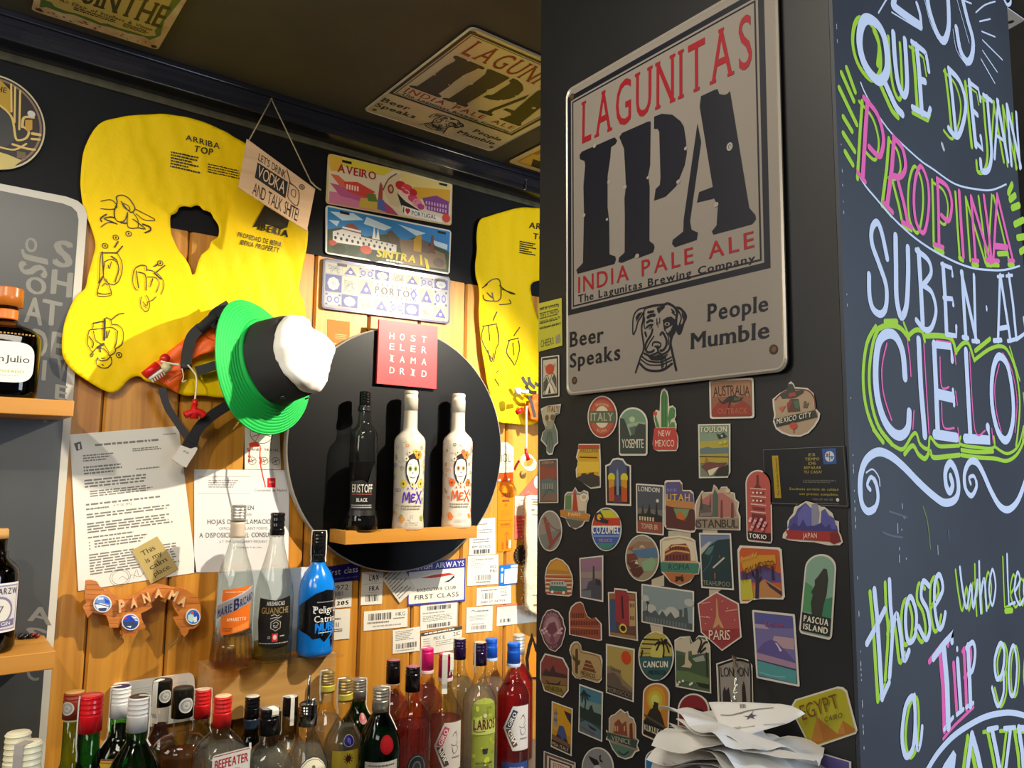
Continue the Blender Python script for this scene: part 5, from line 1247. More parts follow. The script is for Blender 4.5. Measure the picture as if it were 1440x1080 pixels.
sticker('narrow white sticker with red sun over mountains beside the big sign',C4(S1(68,15),S1(220,-5),S1(222,345),S1(70,362)),o_rr(.05,.02),'#2c2b26',sc(('p','#b9b09a',[(.12,.08),(.88,.08),(.88,.92),(.12,.92)]),('c','#b5452e',(.5,.32,.24,.13)),('s','#3a3934',[(.16,.55),(.35,.45),(.5,.6),(.65,.42),(.84,.56)],.0012),('p','#4b4a42',[(.14,.62),(.32,.5),(.4,.6),(.3,.8),(.14,.85)]),('p','#4b4a42',[(.6,.55),(.72,.46),(.86,.58),(.86,.8)]),('p','#d6cdb6',[(.2,.9),(.48,.62),(.78,.9)]),('s','#3a3934',[(.2,.9),(.48,.62),(.78,.9)],.001),('p','#3a3934',[(.4,.9),(.48,.72),(.56,.9)]),('t','#6b3a28','T',(.2,.22,.3,.29)),('t','#6b3a28','O',(.7,.2,.82,.28))),.05,.025)
o=unit([(115,425),(235,408),(222,490),(195,500),(175,560),(205,640),(212,740),(180,770),(165,835),(135,840),(115,820),(115,770),(65,715),(80,650),(110,620),(85,560),(65,450)],60,405,238,842)
sticker('figure-shaped sticker of a woman in a green dress reading ITALY at the pillar edge',bb(S1,60,405,238,842),o,'#6a7468',sc(('p','#b3a68a',[(.1,.12),(.3,.05),(.92,.03),(.86,.18),(.7,.2),(.6,.4),(.3,.45),(.15,.35)]),('c','#6b5a3a',(.34,.28,.09,.06)),('c','#6b5a3a',(.6,.27,.1,.06)),('p','#8c8a70',[(.3,.34),(.7,.33),(.6,.5),(.35,.5)]),('s','#4a5148',[(.4,.55),(.3,.8)],.001),('s','#4a5148',[(.55,.55),(.6,.85)],.001),('s','#4a5148',[(.48,.55),(.46,.85)],.001),('t','#7a4a30','ITALY',(.38,.05,.88,.16),{'bold':.02})),.05)
sticker('tall reddish and grey-green poster sticker at the pillar edge below the figure-shaped one',C4(S1(48,880),S1(208,870),S3(213,283),S3(50,285)),o_rr(.03,.015),'#6b5148',sc(('p','#8d4a3a',[(.06,.15),(.94,.2),(.94,.42),(.06,.5)]),('p','#5b6a64',[(.06,.5),(.5,.42),(.94,.5),(.94,.8),(.06,.82)]),('p','#7a5f50',[(.06,.8),(.94,.78),(.94,.95),(.06,.95)]),('w','#a08672',(.2,.55,.8,.68,5)),('s','#39403c',[(.2,.9),(.5,.7),(.8,.74)],.001),('t','#b7a58c','LISBOA',(.2,.05,.8,.1))),.05,.02)
sticker('oval red and green sticker reading ITALY right below the big sign',bb(S1,460,340,712,697),o_ell(),'#9c3c32',sc(('c','#a8553e',(.5,.5,.40,.42)),('c','#c9bda4',(.5,.5,.24,.26)),('p','#53624e',[(.08,.36),(.94,.36),(.94,.64),(.08,.64)]),('t','#b7a98c','ITALY',(.12,.41,.86,.59),{'serif':.05,'bold':.01}),('t','#c9b48c','Welcome',(.28,.15,.72,.23),{'arc':.04}),('t','#c9b48c','ROMA',(.34,.80,.66,.87),{'arc':-.03})),.035)
sticker('arched dark green sticker reading YOSEMITE',C4(S1(722,437),S1(967,437),S1(965,845),S1(725,845)),o_arch(.32,.08),'#6f8a70',sc(('c','#a8b58c',(.48,.25,.1,.06)),('p','#8da088',[(.34,.34),(.7,.3),(.94,.32),(.94,.6),(.05,.6)]),('p','#3b423b',[(.05,.22),(.2,.24),(.32,.42),(.42,.6),(.6,.42),(.72,.33),(.94,.36),(.94,.95),(.05,.95)]),('p','#565f52',[(.38,.42),(.62,.38),(.56,.58),(.46,.56)]),('t','#cfc5ae','YOSEMITE',(.12,.66,.88,.84),{'track':.04,'bold':.01})),.045)
o=unit([(1060,808),(1020,795),(1008,740),(1018,690),(1040,650),(1035,600),(1020,540),(1015,485),(1040,458),(1070,470),(1075,340),(1085,295),(1108,275),(1135,300),(1145,350),(1150,430),(1180,422),(1205,450),(1208,510),(1195,540),(1212,580),(1208,640),(1225,690),(1225,770),(1210,805)],1005,275,1228,810)
sticker('cactus-shaped sticker in a red pot reading NEW MEXICO',bb(S1,1005,275,1228,810),o,'#c9bfa6',sc(('p','#4c7a4a',[(.35,.62),(.35,.14),(.42,.05),(.52,.05),(.6,.14),(.6,.62)]),('p','#4c7a4a',[(.6,.48),(.68,.32),(.8,.30),(.88,.34),(.86,.46),(.72,.5),(.66,.6)]),('p','#578250',[(.62,.62),(.74,.54),(.86,.54),(.88,.62)]),('p','#4c7a4a',[(.18,.62),(.1,.48),(.14,.42),(.3,.62)]),('c','#c0453c',(.13,.4,.07,.035)),('p','#b2413a',[(.1,.63),(.9,.63),(.97,.8),(.93,.97),(.07,.97),(.03,.84)]),('s','#35603c',[(.42,.1),(.42,.6)],.0008),('s','#35603c',[(.52,.1),(.52,.6)],.0008),('t','#dccbb4','NEW',(.26,.67,.72,.76)),('t','#dccbb4','MEXICO',(.14,.82,.86,.92))),.035)
o=unit([(385,745),(565,745),(572,900),(572,1090),(570,1115),(490,1125),(365,1035),(360,960),(385,900),(362,860),(380,790)],355,742,575,1128)
sticker('yellow state-shaped sticker with dark mesas and a red strip on top',bb(S1,355,742,575,1128),o,'#c79a2c',sc(('p','#b0452a',[(.15,.03),(.94,.03),(.94,.12),(.12,.12)]),('t','#4a6a3a','ARIZONA',(.2,.1,.9,.2),{'serif':.04,'bold':.01}),('s','#5a4218',[(.2,.3),(.85,.31)],.0016),('p','#d9b23a',[(.1,.4),(.95,.4),(.95,.62),(.1,.66)]),('p','#3c3630',[(.05,.75),(.25,.7),(.3,.58),(.42,.6),(.44,.68),(.56,.66),(.6,.56),(.72,.57),(.74,.68),(.95,.72),(.96,.92),(.62,.96),(.06,.78)])),.05,.035)
sticker('dark arched sticker with yellow smoke plumes around a rocket',C4(S1(608,862),S1(826,862),S3(828,310),S3(615,300)),[(0,.16),(.1,.14),(.18,.12),(.3,.02),(.5,0),(.7,.02),(.82,.12),(.9,.14),(1,.16),(1,1),(0,1)],'#26272c',sc(('p','#4a4f68',[(.15,.2),(.32,.06),(.68,.06),(.85,.2),(.85,.6),(.15,.6)]),('c','#c9b92c',(.25,.42,.14,.1)),('c','#c9b92c',(.75,.42,.14,.1)),('p','#c08a24',[(.14,.46),(.36,.46),(.36,.9),(.14,.9)]),('p','#c08a24',[(.64,.46),(.86,.46),(.86,.9),(.64,.9)]),('p','#b0502a',[(.14,.64),(.36,.6),(.36,.92),(.14,.92)]),('p','#b0502a',[(.64,.6),(.86,.64),(.86,.92),(.64,.92)]),('p','#7d8a9a',[(.46,.3),(.5,.22),(.54,.3),(.55,.85),(.45,.85)]),('p','#5a3a4a',[(.38,.78),(.62,.78),(.66,.94),(.34,.94)])),.05,.04)
o=unit([(228,345),(262,340),(268,215),(290,190),(335,190),(358,150),(380,190),(405,195),(430,175),(465,190),(470,250),(455,290),(448,370),(482,385),(470,440),(440,440),(420,480),(360,508),(305,480),(272,410),(232,400)],226,148,484,510)
sticker('badge sticker with orange ribbon and a red tower under a white sun',bb(S3,226,148,484,510),o,'#8a8272',sc(('p','#5d7a4c',[(.2,.22),(.4,.2),(.4,.52),(.18,.52)]),('p','#c9b79c',[(.4,.18),(.9,.2),(.84,.56),(.4,.56)]),('p','#a8402c',[(.42,.56),(.46,.2),(.51,.05),(.56,.2),(.62,.56)]),('c','#d9d0bc',(.8,.24,.12,.09)),('c','#b9a070',(.8,.24,.07,.05)),('p','#b8792c',[(.03,.54),(.97,.64),(.95,.78),(.03,.68)]),('t','#e0cda0','PARIS',(.3,.6,.7,.68)),('p','#5a564c',[(.2,.74),(.8,.8),(.6,.95),(.4,.95)])),.04)
sticker('oval sticker of a suspension bridge tower at the pillar edge',bb(S3,42,347,245,692),o_ell(),'#8c8276',sc(('p','#6f756c',[(.04,.62),(.96,.45),(.94,.6),(.6,.95),(.3,.94)]),('p','#8a4438',[(.22,.18),(.32,.14),(.6,.8),(.5,.85)]),('p','#8a4438',[(.4,.3),(.46,.3),(.66,.8),(.6,.84)]),('s','#8a4438',[(.26,.3),(.45,.34)],.0018),('s','#8a4438',[(.36,.5),(.56,.54)],.0018),('p','#8a4438',[(.4,.9),(.94,.5),(.97,.56),(.5,.96)]),('s','#70463e',[(.3,.15),(.6,.4),(.95,.5)],.0008)),.035)
sticker('round sticker with a toucan sunset reading COZUMEL',bb(S3,492,322,747,690),o_ell(),'#3c5a9a',sc(('p','#b4392e',[(.1,.22),(.2,.12),(.95,.25),(.97,.42),(.04,.42)]),('p','#b9b52c',[(.3,.06),(.7,.06),(.92,.24),(.45,.24)]),('c','#2b2a1c',(.26,.22,.14,.11)),('c','#c7a52c',(.28,.22,.08,.07)),('p','#2c2a2c',[(.3,.22),(.6,.3),(.55,.38),(.3,.34)]),('p','#d8d0bc',[(.03,.42),(.97,.42),(.97,.46),(.03,.46)]),('t','#e6e0d0','COZUMEL',(.05,.42,.95,.6),{'bold':.03}),('p','#6f86b8',[(.04,.63),(.96,.63),(.94,.68),(.06,.68)]),('t','#c9925c','MEXICO',(.28,.72,.72,.79)),('p','#3d7a70',[(.18,.82),(.82,.82),(.64,.95),(.36,.95)])),.035)
sticker('dark rectangular sticker of a moonlit skyline reading LONDON',C4(S3(868,118),S3(1105,135),S3(1103,558),S3(873,535)),o_rr(.03,.02),'#4a4e55',sc(('p','#6b6456',[(.05,.5),(.95,.5),(.95,.75),(.05,.75)]),('c','#c9c2b0',(.78,.32,.05,.035)),('p','#2b2b2c',[(.2,.6),(.25,.42),(.3,.6),(.4,.58),(.5,.38),(.54,.58),(.7,.6),(.74,.34),(.8,.6),(.95,.62),(.95,.78),(.05,.78),(.05,.62)]),('p','#8c4a38',[(.05,.76),(.95,.74),(.95,.96),(.05,.96)]),('w','#c9b48c',(.12,.66,.7,.74,6)),('t','#c9b8a0','TOWER BR',(.2,.8,.8,.9)),('t','#d9d2c2','LONDON',(.1,.06,.86,.15),{'serif':.05,'bold':.02})),.045,.03)
o=unit([(1110,105),(1122,92),(1240,90),(1262,118),(1265,175),(1330,175),(1355,200),(1375,500),(1365,530),(1340,535),(1130,505),(1108,480)],1106,88,1378,538)
sticker('state-shaped desert canyon sticker reading UTAH',bb(S3,1106,88,1378,538),o,'#7a4a44',sc(('p','#55507c',[(.04,.06),(.48,.04),(.54,.22),(.9,.26),(.93,.42),(.05,.36)]),('p','#b07a4a',[(.05,.36),(.93,.42),(.94,.55),(.05,.5)]),('p','#6b8a5c',[(.3,.54),(.86,.56),(.72,.7),(.4,.68)]),('p','#b8632c',[(.4,.7),(.5,.58),(.62,.66),(.7,.72),(.6,.76),(.45,.75)]),('p','#54302c',[(.05,.48),(.3,.52),(.4,.72),(.68,.78),(.8,.56),(.95,.56),(.96,.94),(.08,.9)]),('t','#8a84b0','SEE',(.1,.17,.42,.22),{'bold':.02}),('t','#d2a53a','UTAH',(.09,.27,.82,.4),{'serif':.05,'bold':.02})),.04,.035)
o=unit([(60,505),(45,470),(45,300),(60,262),(95,200),(110,178),(130,195),(195,190),(210,128),(235,150),(252,182),(272,148),(320,145),(345,190),(385,200),(390,250),(420,280),(410,350),(430,400),(430,515)],42,126,433,518)
sticker('pink cutout sticker of mosques and minarets reading ISTANBUL',bb(S4,42,126,433,518),o,'#b09a82',sc(('p','#a86a62',[(.12,.7),(.14,.35),(.35,.22),(.62,.18),(.85,.35),(.92,.7)]),('p','#4c6256',[(.41,.7),(.41,.24),(.46,.1),(.53,.24),(.53,.7)]),('p','#5d5450',[(.1,.7),(.12,.5),(.2,.42),(.36,.46),(.4,.7)]),('p','#4d4440',[(.12,.55),(.16,.18),(.2,.55)]),('p','#4d4440',[(.34,.5),(.36,.22),(.38,.5)]),('p','#70403c',[(.58,.72),(.59,.34),(.62,.34),(.63,.72)]),('p','#5a4a40',[(.8,.72),(.81,.4),(.85,.4),(.86,.72)]),('p','#7a706a',[(.14,.62),(.4,.6),(.4,.68),(.12,.7)]),('c','#c9b48c',(.74,.14,.05,.05)),('p','#8a7c6a',[(.06,.74),(.95,.72),(.96,.95),(.06,.95)]),('t','#3f352e','ISTANBUL',(.05,.76,.95,.93),{'bold':.02,'track':.03})),.03)
sticker('tall coral arched sticker of a pagoda reading TOKIO',C4(S4(470,5),S4(690,5),S4(700,628),S4(483,605)),o_arch(.2,.09),'#b2534a',sc(('p','#6a2f30',[(.44,.07),(.52,.07),(.53,.2),(.62,.25),(.34,.25),(.43,.2)]),('p','#d0a89a',[(.18,.25),(.8,.26),(.8,.275),(.18,.265)]),('p','#7a3634',[(.26,.29),(.74,.30),(.7,.34),(.3,.33)]),('p','#d8b4a6',[(.2,.36),(.8,.37),(.8,.385),(.2,.375)]),('p','#7a3634',[(.26,.4),(.74,.41),(.72,.45),(.28,.44)]),('p','#d8b4a6',[(.2,.47),(.8,.48),(.8,.495),(.2,.485)]),('p','#7a3634',[(.26,.51),(.74,.52),(.72,.56),(.28,.55)]),('p','#d8b4a6',[(.2,.575),(.8,.585),(.8,.6),(.2,.59)]),('p','#6e2f32',[(.24,.61),(.76,.62),(.76,.8),(.24,.8)]),('p','#2c2427',[(.06,.86),(.95,.86),(.95,.97),(.08,.965)]),('w','#e6c9bc',(.28,.305,.72,.33,3)),('w','#e6c9bc',(.28,.415,.72,.44,3)),*[('c',('#d99aa0','#c05a68','#e0b4b0')[k % 3],(.2+.62*((k*37) % 23)/23,.68+.16*((k*13) % 11)/11,.055,.02)) for k in range(26)],('t','#e6ddcc','TOKIO',(.16,.885,.84,.945),{'bold':.03})),.045,.02)
# black business card
def adcard(s,q):
    s.stroke(P_(q,[(.012,.03),(.985,.02),(.985,.975),(.02,.97)]),.0004,ink('#8a8780'),1,False,True)
    PL(s,q,'#a98c1a',[(.125,.14),(.205,.14),(.225,.88),(.145,.88)],2);s.text(lambda u,v:q(.145+.055*v+.02*(1-u),.84-.66*u),'The Handyman Company',ink('#2a2410'),3,(0,.3,1,.75))
    for i,t_ in enumerate(('ES','TIEMPO','DE','REPARAR','TU CASA!')):h_=(.04,.085,.045,.1,.105)[i];TX(s,q,t_,'#a3904a',.62-h_,.12+.072*i,.62+h_,.165+.072*i,2,bold=.03)
    PL(s,q,'#2b5496',[(.74,.05),(.90,.05),(.90,.30),(.75,.31)],2);CI(s,q,'#c9ccd0',.825,.18,.055,.09,3,12)
    for a,b_ in (((.825,.1),(.825,.26)),((.775,.18),(.875,.18))):s.stroke([q(*a),q(*b_)],.0007,ink('#2b5496'),4,False)
    CI(s,q,'#b04a3a',.80,.15,.014,.025,4,8);CI(s,q,'#4a7ab0',.85,.2,.014,.025,4,8)
    s.lines(q,ink('#8d8a84'),2,(.5,.565,.9,.62),3,.25,4,.25)
    TX(s,q,'Excelente servicio de calidad','#a3963c',.335,.695,.9,.735,2,bold=.02);TX(s,q,'con precios asequibles.','#a3963c',.45,.775,.9,.815,2,bold=.02);TX(s,q,'+(34) 671 460 158','#8d8a84',.6,.865,.83,.895,2)
    CI(s,q,'#cfcbc2',.885,.88,.018,.03,2,10);s.lines(q,ink('#77746e'),2,(.62,.94,.9,.955),1,.7,4,.1)
sticker('black business card for home repairs with yellow strip near the pillar corner',C4(S2(614,722),S2(1310,693),S4(1345,325),S4(628,295)),o_rr(.02,.03),None,adcard,name='business_card',cat='card',grp='',edge=mat('#191a1e',.4))
o=unit([(785,580),(790,545),(830,500),(828,440),(850,405),(880,370),(890,320),(930,290),(990,256),(1080,280),(1150,320),(1210,370),(1230,430),(1262,440),(1265,530),(1280,560),(1295,615),(1270,640),(1180,642),(1060,615),(940,610),(850,600)],782,254,1298,646)
sticker('violet skyline cutout on a red ribbon reading JAPAN',bb(S4,782,254,1298,646),o,'#c9bfae',sc(('p','#4b4a86',[(.1,.62),(.13,.44),(.22,.34),(.27,.2),(.4,.07),(.5,.2),(.5,.68)]),('p','#5f5fa2',[(.27,.3),(.4,.1),(.5,.22),(.48,.6),(.27,.6)]),('p','#86849a',[(.5,.62),(.5,.1),(.6,.09),(.63,.3),(.6,.62)]),('p','#55549a',[(.64,.64),(.66,.25),(.72,.2),(.78,.34),(.86,.4),(.9,.64)]),('p','#3d3b78',[(.1,.68),(.2,.5),(.3,.58),(.36,.42),(.42,.58),(.56,.56),(.66,.5),(.72,.6),(.8,.52),(.9,.56),(.92,.7)]),('p','#9c2f2c',[(.06,.66),(.92,.7),(.95,.8),(.9,.92),(.06,.84),(.1,.76)]),('p','#7a2424',[(.8,.72),(.92,.7),(.97,.9),(.86,.96),(.8,.92)]),('t','#e0cfb8','JAPAN',(.36,.72,.59,.83))),.035)
sticker('brown kangaroo sticker reading AUSTRALIA at the sign bottom edge',C4(S2(165,143),S2(540,127),S2(548,468),S2(172,475)),o_rr(.06,.06),'#8a5a48',sc(('p','#9c7458',[(.06,.06),(.94,.06),(.94,.45),(.06,.45)]),('p','#8c3d30',[(.06,.78),(.2,.6),(.4,.56),(.55,.7),(.75,.55),(.92,.7),(.94,.94),(.06,.94)]),('p','#322e2a',[(.2,.47),(.3,.58),(.45,.44),(.6,.42),(.7,.5),(.78,.47),(.72,.56),(.58,.6),(.5,.58),(.42,.78),(.4,.95),(.46,.58),(.32,.64),(.24,.58)]),('p','#4a5a44',[(.58,.45),(.66,.5),(.72,.48),(.68,.56),(.56,.55)]),('t','#3d2820','AUSTRALIA',(.1,.17,.92,.42),{'track':.04,'arc':.03,'bold':.0}),('t','#b0644a','OUTBACK',(.2,.74,.86,.88))),.04,.045,d=.0006)
o=unit([(700,310),(760,260),(830,225),(842,175),(860,157),(885,180),(895,205),(1000,215),(1050,260),(1070,390),(1103,430),(1095,480),(1060,540),(1010,595),(940,625),(850,620),(780,595),(730,560),(705,500),(715,440),(705,380)],698,155,1106,628)
sticker('hexagonal badge with a sombrero reading MEXICO CITY',bb(S2,698,155,1106,628),o,'#a89076',sc(('s','#7a3d2c',[(.06,.34),(.3,.18),(.7,.16),(.86,.28),(.9,.5)],.0015),('p','#3c4038',[(.16,.24),(.3,.2),(.36,.05),(.44,.06),(.5,.18),(.68,.16),(.66,.22),(.5,.3),(.22,.32)]),('p','#a83f34',[(.36,.22),(.5,.2),(.5,.3),(.36,.32)]),('p','#5a4036',[(.32,.42),(.4,.32),(.56,.32),(.6,.54),(.34,.56)]),('p','#8c3c34',[(.32,.4),(.44,.34),(.36,.54)]),('p','#466a50',[(.46,.36),(.56,.34),(.58,.5),(.5,.48)]),('p','#b0644a',[(.14,.48),(.3,.44),(.22,.56)]),('p','#5d5a40',[(.66,.48),(.68,.36),(.72,.36),(.72,.42),(.78,.38),(.74,.48)]),('p','#33382f',[(.05,.68),(.9,.52),(.95,.64),(.1,.82)]),('c','#b54a3c',(.46,.8,.08,.06)),('s','#b54a3c',[(.46,.84),(.47,.92)],.001)),.04)
def mexc(s,q):s.text(lambda u,v:q(.12+.72*u,.68-.13*u+.09*v),'MEXICO CITY',ink('#cfc8b4'),14,bold=.03,serif=.03)
_o=[ob for ob in COL.objects][-1]
s=Sheet(SP,.0005);mexc(s,quad(SP,*bb(S2,698,155,1106,628)))
_me=_o.data;_b=MB();s2=s.build('tmp',origin=_o.location)
import bmesh as _bm
_x=_bm.new();_x.from_mesh(_me);n0=len(_me.materials);_me.materials.append(ink('#cfc8b4'));f0=len(_x.faces);_x.from_mesh(s2.data);_x.faces.ensure_lookup_table()
for f in _x.faces[f0:]:f.material_index=n0
_x.to_mesh(_me);_x.free();bpy.data.objects.remove(s2)
sticker('green and yellow beach poster sticker reading TOULON',C4(S2(72,520),S2(345,515),S2(345,970),S2(80,975)),[(0,0),(1,0),(1,.9),(.92,1),(0,1)],'#6f7d62',sc(('p','#7e9078',[(.05,.04),(.95,.04),(.95,.34),(.05,.34)]),('p','#a89a42',[(.05,.32),(.95,.3),(.95,.44),(.05,.46)]),('p','#5f7474',[(.05,.46),(.3,.42),(.5,.46),(.95,.44),(.95,.56),(.05,.56)]),('p','#a5923e',[(.05,.56),(.95,.55),(.95,.74),(.05,.72)]),('s','#3b3524',[(.05,.6),(.95,.62)],.0012),('p','#6d4440',[(.08,.78),(.3,.7),(.6,.72),(.92,.72),(.7,.82),(.5,.9),(.35,.97),(.28,.9)]),('p','#d0c6ac',[(.36,.96),(.3,.86),(.5,.82),(.66,.8),(.46,.94)]),('p','#34302a',[(.5,.96),(.66,.82),(.95,.76),(.95,.96)]),('p','#8a6a3a',[(.2,.72),(.26,.6),(.34,.72)]),('p','#2f3f34',[(.58,.18),(.7,.2),(.8,.16),(.92,.24),(.8,.26),(.66,.28)]),('p','#cfc7ae',[(.72,.22),(.78,.2),(.78,.26)]),('c','#b5b04a',(.72,.36,.06,.03)),('c','#b5b04a',(.86,.34,.05,.03)),('t','#d2ccb4','TOULON',(.08,.05,.92,.15),{'serif':.07,'bold':.03})),.045,.025)
sticker('rounded retro sunset sticker with a green camper van',C4(S3(98,745),S3(338,745),S3(338,1072),S3(98,1072)),[(.08,.95),(.02,.7),(0,.5),(.06,.25),(.2,.08),(.42,0),(.64,.06),(.84,.22),(.97,.45),(1,.65),(.95,.97),(.85,1),(.5,.98)],'#b0762c',sc(('p','#c08a34',[(.1,.3),(.3,.1),(.5,.06),(.7,.14),(.86,.36)]),*[('p','#d3c2a2',[(.04,.42+.1*k),(.96,.44+.1*k),(.96,.45+.1*k+.01*k),(.04,.44+.1*k+.01*k)]) for k in range(5)],*[('p','#a8443a',[(.04,.47+.1*k),(.96,.49+.1*k),(.96,.53+.1*k),(.04,.51+.1*k)]) for k in range(5)],('p','#3f6a5a',[(.2,.72),(.8,.74),(.82,.88),(.18,.86)]),('p','#a9ada0',[(.22,.72),(.26,.6),(.7,.6),(.8,.68),(.8,.74)]),('w','#4f5a54',(.27,.63,.72,.69,5)),('c','#d9d2bf',(.3,.88,.05,.04)),('c','#d9d2bf',(.7,.9,.05,.04))),.035,.03)
sticker('narrow dusk sticker with a chimney and a ship beside the camper van',C4(S3(390,748),S3(592,725),S5(592,160),S5(398,122)),o_rect(),'#7a6a74',sc(('p','#8a6478',[(.06,.05),(.94,.05),(.94,.25),(.06,.3)]),('p','#8c7a70',[(.06,.36),(.94,.34),(.94,.5),(.06,.5)]),('p','#3c3a40',[(.56,.6),(.58,.22),(.64,.22),(.66,.6)]),('p','#44424a',[(.3,.75),(.4,.58),(.7,.52),(.94,.6),(.94,.95),(.06,.95),(.06,.8)]),('p','#62666a',[(.06,.82),(.5,.78),(.5,.95),(.06,.95)]),('p','#2c2b30',[(.7,.5),(.9,.54),(.9,.66),(.7,.64)])),.05,.03)
sticker('round lake sticker with red trees and green meadow left of the ROMA badge',bb(S3,778,550,1065,945),o_ell(),'#8e7f68',sc(('p','#8a6a54',[(.1,.28),(.4,.14),(.8,.16),(.9,.3)]),('p','#4d6a86',[(.2,.34),(.92,.28),(.96,.5),(.5,.5),(.3,.46)]),('p','#b0a890',[(.42,.28),(.5,.22),(.62,.28)]),('p','#7d9a74',[(.5,.6),(.8,.48),(.94,.6),(.82,.78),(.56,.78)]),('p','#6b3a30',[(.06,.42),(.3,.4),(.4,.52),(.2,.56),(.06,.6)]),('p','#5c3229',[(.05,.6),(.32,.56),(.44,.66),(.2,.74)]),('p','#54302a',[(.14,.74),(.5,.68),(.56,.8),(.4,.92),(.26,.88)]),('p','#b9b49a',[(.3,.62),(.35,.54),(.42,.64)]),('p','#a9472f',[(.08,.3),(.24,.26),(.2,.34)])),.03)
o=unit([(1070,600),(1110,572),(1240,558),(1340,580),(1370,600),(1392,780),(1410,790),(1400,885),(1370,890),(1330,950),(1245,988),(1160,950),(1108,890),(1085,870),(1078,790),(1072,700)],1068,556,1412,990)
sticker('shield sticker of the colosseum with green band reading ROMA',bb(S3,1068,556,1412,990),o,'#b59a72',sc(('p','#cdbfa4',[(.07,.12),(.5,.06),(.86,.14),(.9,.5),(.08,.5)]),('p','#7a3f38',[(.13,.5),(.14,.3),(.3,.18),(.66,.16),(.76,.3),(.78,.5)]),('s','#c99a54',[(.16,.3),(.4,.2),(.7,.22)],.0018),('s','#c99a54',[(.16,.38),(.4,.3),(.74,.34)],.0018),('w','#4c2a30',(.18,.38,.74,.48,7)),('w','#4c2a30',(.26,.23,.66,.29,6)),('p','#a8623a',[(.12,.72),(.9,.76),(.7,.9),(.5,.96),(.3,.9)]),('p','#3f7462',[(.03,.52),(.97,.55),(.95,.74),(.05,.7)]),('t','#22382f','ROMA',(.24,.56,.76,.67)),('s','#3a2c20',[(.42,.8),(.5,.86),(.58,.78)],.0014),('c','#3a2c20',(.44,.88,.04,.02)),('c','#3a2c20',(.58,.88,.04,.02)),('p','#3a2c20',[(.42,.8),(.6,.8),(.62,.86),(.42,.86)])),.035,.03)
sticker('dark wave sticker with a surfer reading TEAHUPOO',C4(S4(80,535),S4(350,540),S4(375,1020),S4(100,1000)),o_rect(),'#2e3c3e',sc(('p','#6b7a94',[(.05,.04),(.95,.04),(.95,.1),(.4,.22),(.05,.4)]),('p','#b0aca0',[(.05,.28),(.3,.16),(.4,.16),(.2,.3),(.05,.4)]),('p','#24393c',[(.05,.4),(.3,.24),(.6,.12),(.95,.1),(.95,.95),(.05,.95)]),('p','#48706e',[(.16,.38),(.3,.26),(.48,.22),(.4,.34),(.3,.4)]),('s','#38565a',[(.1,.7),(.3,.55),(.4,.4)],.0014),('s','#b8b4a4',[(.42,.62),(.76,.44)],.0018),('p','#7a4a3a',[(.6,.42),(.64,.38),(.66,.46)]),('s','#b0613a',[(.46,.72),(.46,.82)],.0012),('t','#8c8a74','TEAHUPOO',(.08,.86,.9,.94),{'serif':.05})),.045,.03)
sticker('state-shaped orange and violet cactus sticker reading Beautiful New Mexico',C4(S4(403,640),S4(780,660),S6(808,162),S6(415,172)),[(.06,0),(.94,0),(.99,.04),(1,.9),(.96,.95),(.5,.93),(.3,.95),(.2,1),(.04,1),(.02,.92),(0,.08)],'#b8552c',sc(('p','#55497c',[(.06,.46),(.5,.3),(.94,.48),(.94,.64),(.06,.64)]),('p','#b5ae3a',[(.06,.6),(.3,.58),(.34,.94),(.06,.94)]),('p','#b07a4a',[(.34,.7),(.6,.58),(.94,.76),(.94,.9),(.34,.9)]),('p','#33283c',[(.38,.92),(.4,.6),(.32,.52),(.34,.44),(.4,.54),(.42,.4),(.48,.4),(.48,.56),(.54,.52),(.54,.58),(.48,.66),(.46,.92)]),('p','#33283c',[(.75,.6),(.76,.34),(.8,.34),(.82,.6)]),('p','#3a3038',[(.6,.6),(.94,.8),(.94,.88),(.7,.72)]),('p','#c08a2c',[(.08,.26),(.4,.16),(.86,.14),(.86,.3),(.46,.36),(.2,.5),(.12,.38)])),.045,.04)
_o=[ob for ob in COL.objects][-1]
def addtext(o,pl,t,q,rows):
    """print more lettering into an existing sticker mesh"""
    me=o.data;x=bmesh.new();x.from_mesh(me)
    for fn,st,col,kw in rows:
        sh=Sheet(pl,t);sh.text(fn,st,ink(col),18,**kw);t_o=sh.build('tmp',origin=o.location)
        n0=len(me.materials);me.materials.append(ink(col));f0=len(x.faces);x.from_mesh(t_o.data);x.faces.ensure_lookup_table()
        for f in x.faces[f0:]:f.material_index=n0
        bpy.data.objects.remove(t_o)
    
    x.to_mesh(me);x.free()
q=quad(SP,S4(403,640),S4(780,660),S6(808,162),S6(415,172))
addtext(_o,SP,.0005,q,[(lambda u,v:q(.1+.36*u,.2-.1*u+.07*v),'Beautiful','#d9b84a',{'shear':.2}),(lambda u,v:q(.12+.72*u,.24+.2*(1-u)**2+(.24-.05*u)*v*.8),'NEW MEXICO','#5a2c1c',{'track':.03})])
sticker('tall green arched sticker of a stone statue reading PASCUA ISLAND',C4(S4(985,715),S4(1245,715),S6(1200,484),S6(922,420)),o_arch(.17,.1),'#7fa08c',sc(('p','#4f8a5c',[(.06,.35),(.3,.4),(.45,.6),(.45,.72),(.06,.72)]),('p','#3c7a5c',[(.6,.56),(.94,.5),(.94,.78),(.6,.76)]),('p','#33352f',[(.44,.28),(.62,.17),(.72,.18),(.78,.3),(.76,.48),(.7,.6),(.66,.76),(.36,.74),(.3,.6),(.34,.5),(.28,.47),(.38,.38),(.36,.32)]),('p','#25282a',[(.05,.73),(.95,.75),(.94,.96),(.06,.96)]),('t','#d9d2bd','PASCUA',(.12,.765,.88,.84),{'bold':.04}),('t','#d9d2bd','ISLAND',(.13,.865,.88,.935),{'bold':.04})),.05,.022)
